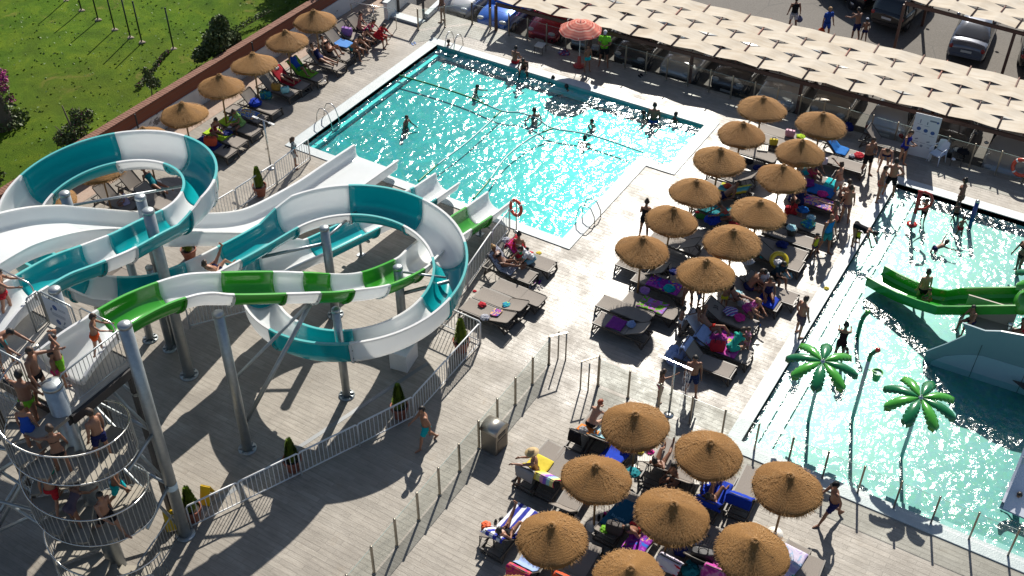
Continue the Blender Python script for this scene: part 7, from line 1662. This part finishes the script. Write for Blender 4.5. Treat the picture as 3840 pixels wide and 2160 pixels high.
S('woman with a dark bikini bottom walking along the pool', '31', 570, 230, U-10, 'stand', 1.66, 'f', 1, 'brown', -1, [('bra', (.38, .17, .11)), ('bikini', 'print')], 0, fat=1.08)
S('woman in black bending over a child at the pool edge', '31', 645, 400, RT-30, 'bend', 1.68, 'f', 2, 'black', 0, [('swimsuit', 'black')], 0)
S('toddler in yellow at the pool edge', '31', 665, 405, U, 'toddler', .80, 'm', 2, 'black', 0, [('vest', 'yellow'), ('trunks', 'black')], .035)
S('bald man with a bright blue towel on his shoulder', '31', 410, 450, RT-60, 'carry', 1.74, 'm', 2, 'bald', 0, [('vest', 'bright'), ('shorts', (.02, .25, .28))])
S('child in a yellow swim vest beside the bald man', '31', 335, 490, DN+30, 'stand', 1.05, 'm', 2, 'black', 0, [('vest', 'yellow'), ('trunks', 'navy')])
S('person raising an arm behind the bald man', '31', 480, 330, LF, 'reach', 1.60, 'f', 2, 'brown', 1, [('swimsuit', 'coral')])
S('person in a navy swimsuit in the shade of the right file', 'R8', 1460, 480, U, 'sit', 1.64, 'f', 2, 'black', 0, [('swimsuit', 'navy')], .4, mode='seat')
S('person sitting low behind the teal towel', 'R8', 565, 660, LF, 'sitlean', 1.64, 'f', 2, 'brown', 0, [('swimsuit', 'coral')], .3, mode='seat')
# -- by the rules board and far corner of the paddling pool
S('man in black shorts with folded arms by the loungers', 'S7', 970, 1160, DN+25, 'fold', 1.78, 'm', 2, 'brown', 0, [('shorts', 'black')])
S('man bending forward with his bare back to the sun', 'S7', 1200, 1120, DN-20, 'stoop', 1.72, 'm', 0, 'brown', 0, [('trunks', 'navy')], 0, fat=1.1)
S('woman in a royal blue top before the rules board', 'S7', 1430, 1030, DN+40, 'phone', 1.70, 'f', 1, 'brown', 0, [('vest', (.02, .03, .26)), ('bikini', 'navy')])
S('woman in a print bikini standing at the pool corner', 'S7', 1130, 1500, RT-10, 'relax', 1.64, 'f', 1, 'brown', 0, [('bra', 'print'), ('bikini', 'coral')])
S('man in black shorts with his back to the camera at the pool corner', 'S7', 1270, 1440, U-20, 'hips', 1.74, 'm', 1, 'black', 0, [('shorts', 'black')])
S('woman in a white skirt and dark bra top reaching to a towel', 'S7', 610, 1480, U+40, 'reach', 1.66, 'f', 0, 'brown', -1, [('bra', 'black'), ('skirt', (.5, .47, .44))], 0, fat=1.08)
S('man with a bare pink back sitting by the walkway', 'S7', 740, 1500, U, 'sit', 1.70, 'm', 0, 'brown', 0, [('trunks', 'black')], .40, mode='seat')
# -- in the paddling pool
BZ = -.5
S('child in dark trunks holding the red water hoop', '31', 1160, 235, LF+40, 'reach', 1.12, 'm', 2, 'black', 0, [('trunks', 'black')], -.4)
S('woman standing in the water with hands on her hips', '31', 1415, 175, U+60, 'hips', 1.70, 'f', 2, 'black', -1, [('swimsuit', (.25, .13, .09))], -.4)
S('small child in front of the woman with hands on hips', '31', 1400, 235, U, 'toddler', .95, 'm', 3, 'black', 0, [('trunks', 'black')], -.4)
S('toddler in red trunks walking through the water', '31', 1430, 350, DN+10, 'toddler', 1.0, 'm', 2, 'black', 0, [('trunks', 'red')], -.42)
S('child lying on its front in the paddling pool', '31', 1265, 425, RT+15, 'swim', 1.15, 'm', 1, 'brown', 0, [('trunks', 'navy')], -.12, mode='float')
S('woman in a black bikini standing beside the green slide', '31', 1130, 880, U+5, 'relax', 1.72, 'f', 0, 'black', -1, [('bra', 'black'), ('brief', 'black')], -.42, fat=1.12)
S('small child on the green slide held by the woman', '31', 1215, 815, LF, 'sit', .90, 'm', 2, 'brown', 0, [('trunks', 'coral')], .45, mode='seat')
S('woman in a dark bikini at the right edge of the pool', '31', 1875, 610, LF+20, 'armout', 1.66, 'f', 2, 'black', 0, [('bra', 'black'), ('bikini', 'black')], -.40)
S('woman in a crossed black swimsuit holding a child', '31', 520, 1290, U-20, 'hold', 1.66, 'f', 2, 'black', -1, [('swimsuit', (.03, .012, .015))], -.42)
S('small child in the arms of the woman in a crossed swimsuit', '31', 590, 1265, U+40, 'sit', .85, 'm', 2, 'black', 0, [('trunks', 'navy')], .25, mode='seat')
S('person with dark hair sitting on the play platform', '31', 1530, 985, LF+20, 'sit', 1.45, 'm', 2, 'black', 0, [('trunks', 'navy')], .55, mode='seat')
S('child in a red suit at the platform edge', '31', 1915, 1060, LF, 'sit', 1.1, 'f', 2, 'black', 0, [('swimsuit', 'red')], .6, mode='seat')
S('child splashing at the foot of the white slide', '32', 1885, 905, LF+30, 'float2', 1.15, 'm', 2, 'black', 0, [('trunks', 'navy')], -.2, mode='float')
S('man in navy shorts walking with a can past the glass fence', '32', 470, 1030, RT+190, 'stride', 1.74, 'm', 2, 'black', 0, [('shorts', (.02, .022, .10))], 0, extra=cap_((.02, .02, .02)))
# -- near deck
S('man in turquoise shorts walking in the slide shadow', '12', 1305, 455, LF+25, 'walk', 1.72, 'm', 1, 'black', 0, [('shorts', 'turq')], 0, fat=1.08)
# -- near cluster
S('woman with red hair leaning over an orange towel', 'S2', 470, 330, U-40, 'sitlean', 1.66, 'f', 0, 'red', 0, [('bikini', 'black')], .42, mode='seat')
S('tanned woman lying prone in pink on the blue towel', 'S2', 930, 620, 100, 'sitlean', 1.62, 'f', 2, 'brown', 0, [('bikini', 'pink')], .42, mode='seat')
S('woman with crossed legs reclining by the white table', 'S2', 1350, 850, 92, 'reclinecross', 1.66, 'f', 2, 'black', -1, [('bra', 'black'), ('bikini', 'black')], .38, mode='seat')
S('tanned woman with dark hair sitting with her back turned', 'S2', 1555, 1070, LF+20, 'sit', 1.64, 'f', 2, 'black', 1, [('bikini', 'black')], .30, mode='seat')
S('man in a straw hat stretching out an arm to the left', 'S3', 420, 540, LF-10, (4, 14, (84, 10, 4, 4), (82, 10, 2, 4), (86, 12, 92, 4), (40, 14, 84, -10)), 1.74, 'm', 1, 'brown', 0, [('shorts', (.45, .42, .12))], .42, mode='seat', extra=straw_hat)
S('woman on the navy striped towel raising one leg', 'S1', 525, 800, 88, 'legup', 1.68, 'f', 1, 'black', 0, [('swimsuit', 'black')], .40, mode='seat')
S('sunbather with bent knees on the royal blue towel', 'S5', 1000, 790, 88, 'reclineknee', 1.66, 'f', 2, 'black', 0, [('bra', 'black'), ('bikini', 'black')], .40, mode='seat')
# -- car park
S('man in a black vest and white shorts carrying a bag', '30', 180, 232, U+5, 'carry', 1.76, 'm', 2, 'black', 0, [('vest', 'black'), ('shorts', (.52, .52, .56))], PZ, extra=carry_bag((.12, .13, .22)))
S('person in a blue shirt carrying a red bag', '30', 420, 290, DN+20, 'carry', 1.70, 'm', 1, 'blond', 0, [('shirt', (.02, .07, .34)), ('shorts', 'blue')], PZ, extra=carry_bag((.55, .07, .02)))
S('man with a bare back and navy shorts by the black car', '30', 655, 315, U+30, 'hold', 1.74, 'm', 2, 'black', 0, [('shorts', 'navy')], PZ)
S('child in a white cap beside the man by the black car', '30', 715, 320, U, 'stand', 1.25, 'm', 2, 'black', 0, [('trunks', 'navy')], PZ, extra=cap_((.55, .58, .68)))
# -- more bathers and belongings in the shade of the files of parasols and on the stair
for (l, rg, x, y, f_, po, hh_, sx_, sk, hr, hl_, wr_, z_, md) in (
 ('woman in a red bikini sitting under the third right parasol', 'R7', 1330, 560, DN, 'sit', 1.64, 'f', 2, 'brown', 1, [('bra', 'red'), ('bikini', 'red')], .4, 'seat'),
 ('man with dark trunks lying back under the fifth left parasol', 'R8', 520, 400, LF, 'recline', 1.74, 'm', 2, 'black', 0, [('trunks', 'navy')], .4, 'seat'),
 ('woman bending over a bag behind the teal towel', 'R8', 690, 620, RT, 'sitlean', 1.62, 'f', 1, 'black', -1, [('swimsuit', 'black')], .4, 'seat'),
 ('child in a red top sitting under the fourth right parasol', 'R8', 1380, 600, RT-20, 'sit', 1.15, 'f', 2, 'black', 0, [('dress', 'red')], .3, 'seat'),
 ('woman in a patterned suit sitting on the turquoise towel', 'R7', 1560, 690, DN+20, 'sitphone', 1.64, 'f', 1, 'brown', 0, [('swimsuit', 'print')], .42, 'seat'),
 ('man with a bare chest sitting on the far empty lounger', 'R7', 1180, 560, RT, 'sitlean', 1.74, 'm', 2, 'black', 0, [('shorts', 'teal')], .4, 'seat'),
 ('woman lying under the sixth right parasol in a dark bikini', 'R5', 1130, 480, RT-30, 'recline', 1.66, 'f', 2, 'black', 0, [('bra', 'black'), ('bikini', 'black')], .42, 'seat'),
 ('child in yellow trunks standing beside the striped cloth', 'R5', 930, 640, U, 'stand', 1.12, 'm', 2, 'brown', 0, [('trunks', 'yellow')], 0, 'stand'),
 ('woman in a dark suit half hidden behind the white blouse', 'R5', 1600, 420, DN, 'sit', 1.62, 'f', 2, 'brown', 0, [('swimsuit', 'navy')], .42, 'seat'),
 ('person asleep under the central near parasol', 'S4', 950, 640, 88, 'recline', 1.70, 'm', 2, 'black', 0, [('trunks', 'red')], .42, 'seat'),
 ('woman in a blue bikini under the far middle near parasol', 'S5', 1080, 420, 88, 'recline', 1.64, 'f', 1, 'brown', 0, [('bra', 'blue'), ('bikini', 'blue')], .42, 'seat'),
 ('woman in a green bikini at the edge of the right near parasol', 'S6', 1150, 600, 88, 'reclineknee', 1.64, 'f', 2, 'black', 0, [('bra', 'green'), ('bikini', 'green')], .42, 'seat')):
    S(l, rg, x, y, f_, po, hh_, sx_, sk, hr, hl_, wr_, z_, mode=md)
ST('boy in red shorts on the lowest turn of the stair', 250+360, .9, U, 'walk', h=1.55, sex='m', skin=1, hair='brown', wear=[('shorts', 'red')])
ST('person in turquoise shorts just starting up the stair', 110+720, .9, RT, 'walk', h=1.66, sex='m', skin=2, hair='black', wear=[('shorts', 'turq')])
ST('woman in a blue suit behind the heavy man on the stair', 255, .85, U, 'stand', h=1.62, sex='f', skin=1, hair='brown', wear=[('swimsuit', 'blue')])
for i, (rg, x, y, z, r_, m_, l) in enumerate((('R7', 760, 560, .40, .2, 'black', 'black cloth under the third left parasol'), ('R7', 880, 640, .40, .22, 'navy', 'navy towel heap under the third left parasol'), ('R7', 1290, 600, .40, .2, 'print_', 'printed cloth between the two files'), ('R7', 1500, 830, .40, .24, 'purple', 'purple towel heap beside the blue towel'),
 ('R7', 1680, 960, .40, .2, 'pink', 'pink cloth beside the patterned towel'), ('R8', 760, 420, .0, .25, 'zig', 'dark print bag on the deck between the files'), ('R8', 640, 740, .40, .2, 'red', 'red cloth behind the sixth left parasol'), ('R8', 1080, 760, .40, .22, 'black', 'black cloth heap beside the basket lounger'), ('R8', 900, 1010, .40, .2, 'multi', 'patterned heap under the sixth right parasol'), ('R8', 1500, 560, .40, .22, 'blue', 'blue cloth heap on a far right lounger'),
 ('R5', 1240, 560, .42, .22, 'grey', 'grey towel heap in deep shade'), ('R5', 980, 860, .0, .25, 'black', 'black bag on the deck beside the white towels'), ('R5', 1180, 770, .42, .2, 'pink', 'pink cloth beside the striped cloth'), ('R5', 1560, 560, .0, .2, 'navy', 'navy bundle below the blue towel'), ('R4', 1330, 420, .40, .2, 'turq', 'turquoise cloth on the violet towel lounger'), ('R4', 1230, 130, .0, .25, 'black', 'black rucksack beside the ball lounger'), ('R4', 1420, 160, .40, .22, 'navy', 'navy cloth in the shade behind the ball'),
 ('S4', 480, 560, .0, .2, 'black', 'black bag under the petrol blue lounger'), ('S6', 700, 420, .40, .2, 'zig', 'grey print cloth near the bottom table'), ('S2', 760, 460, .42, .18, 'pink', 'pink cloth at the far left parasol'), ('S2', 1010, 940, .40, .2, 'teal', 'teal cloth behind the left central parasol'), ('S5', 930, 640, .40, .2, 'royal', 'crumpled royal blue cloth by the pole'), ('S1', 1560, 560, .40, .2, 'black', 'black cloth by the parasol near the petrol towel'), ('S6', 640, 820, .3, .25, 'teal', 'teal towel hanging beside the rucksack'))):
    heap(at(rg, x, y, z), r_, T['bright'] if m_ == 'print_' else T[m_], l, 100+i, .4+.1*(i % 4))
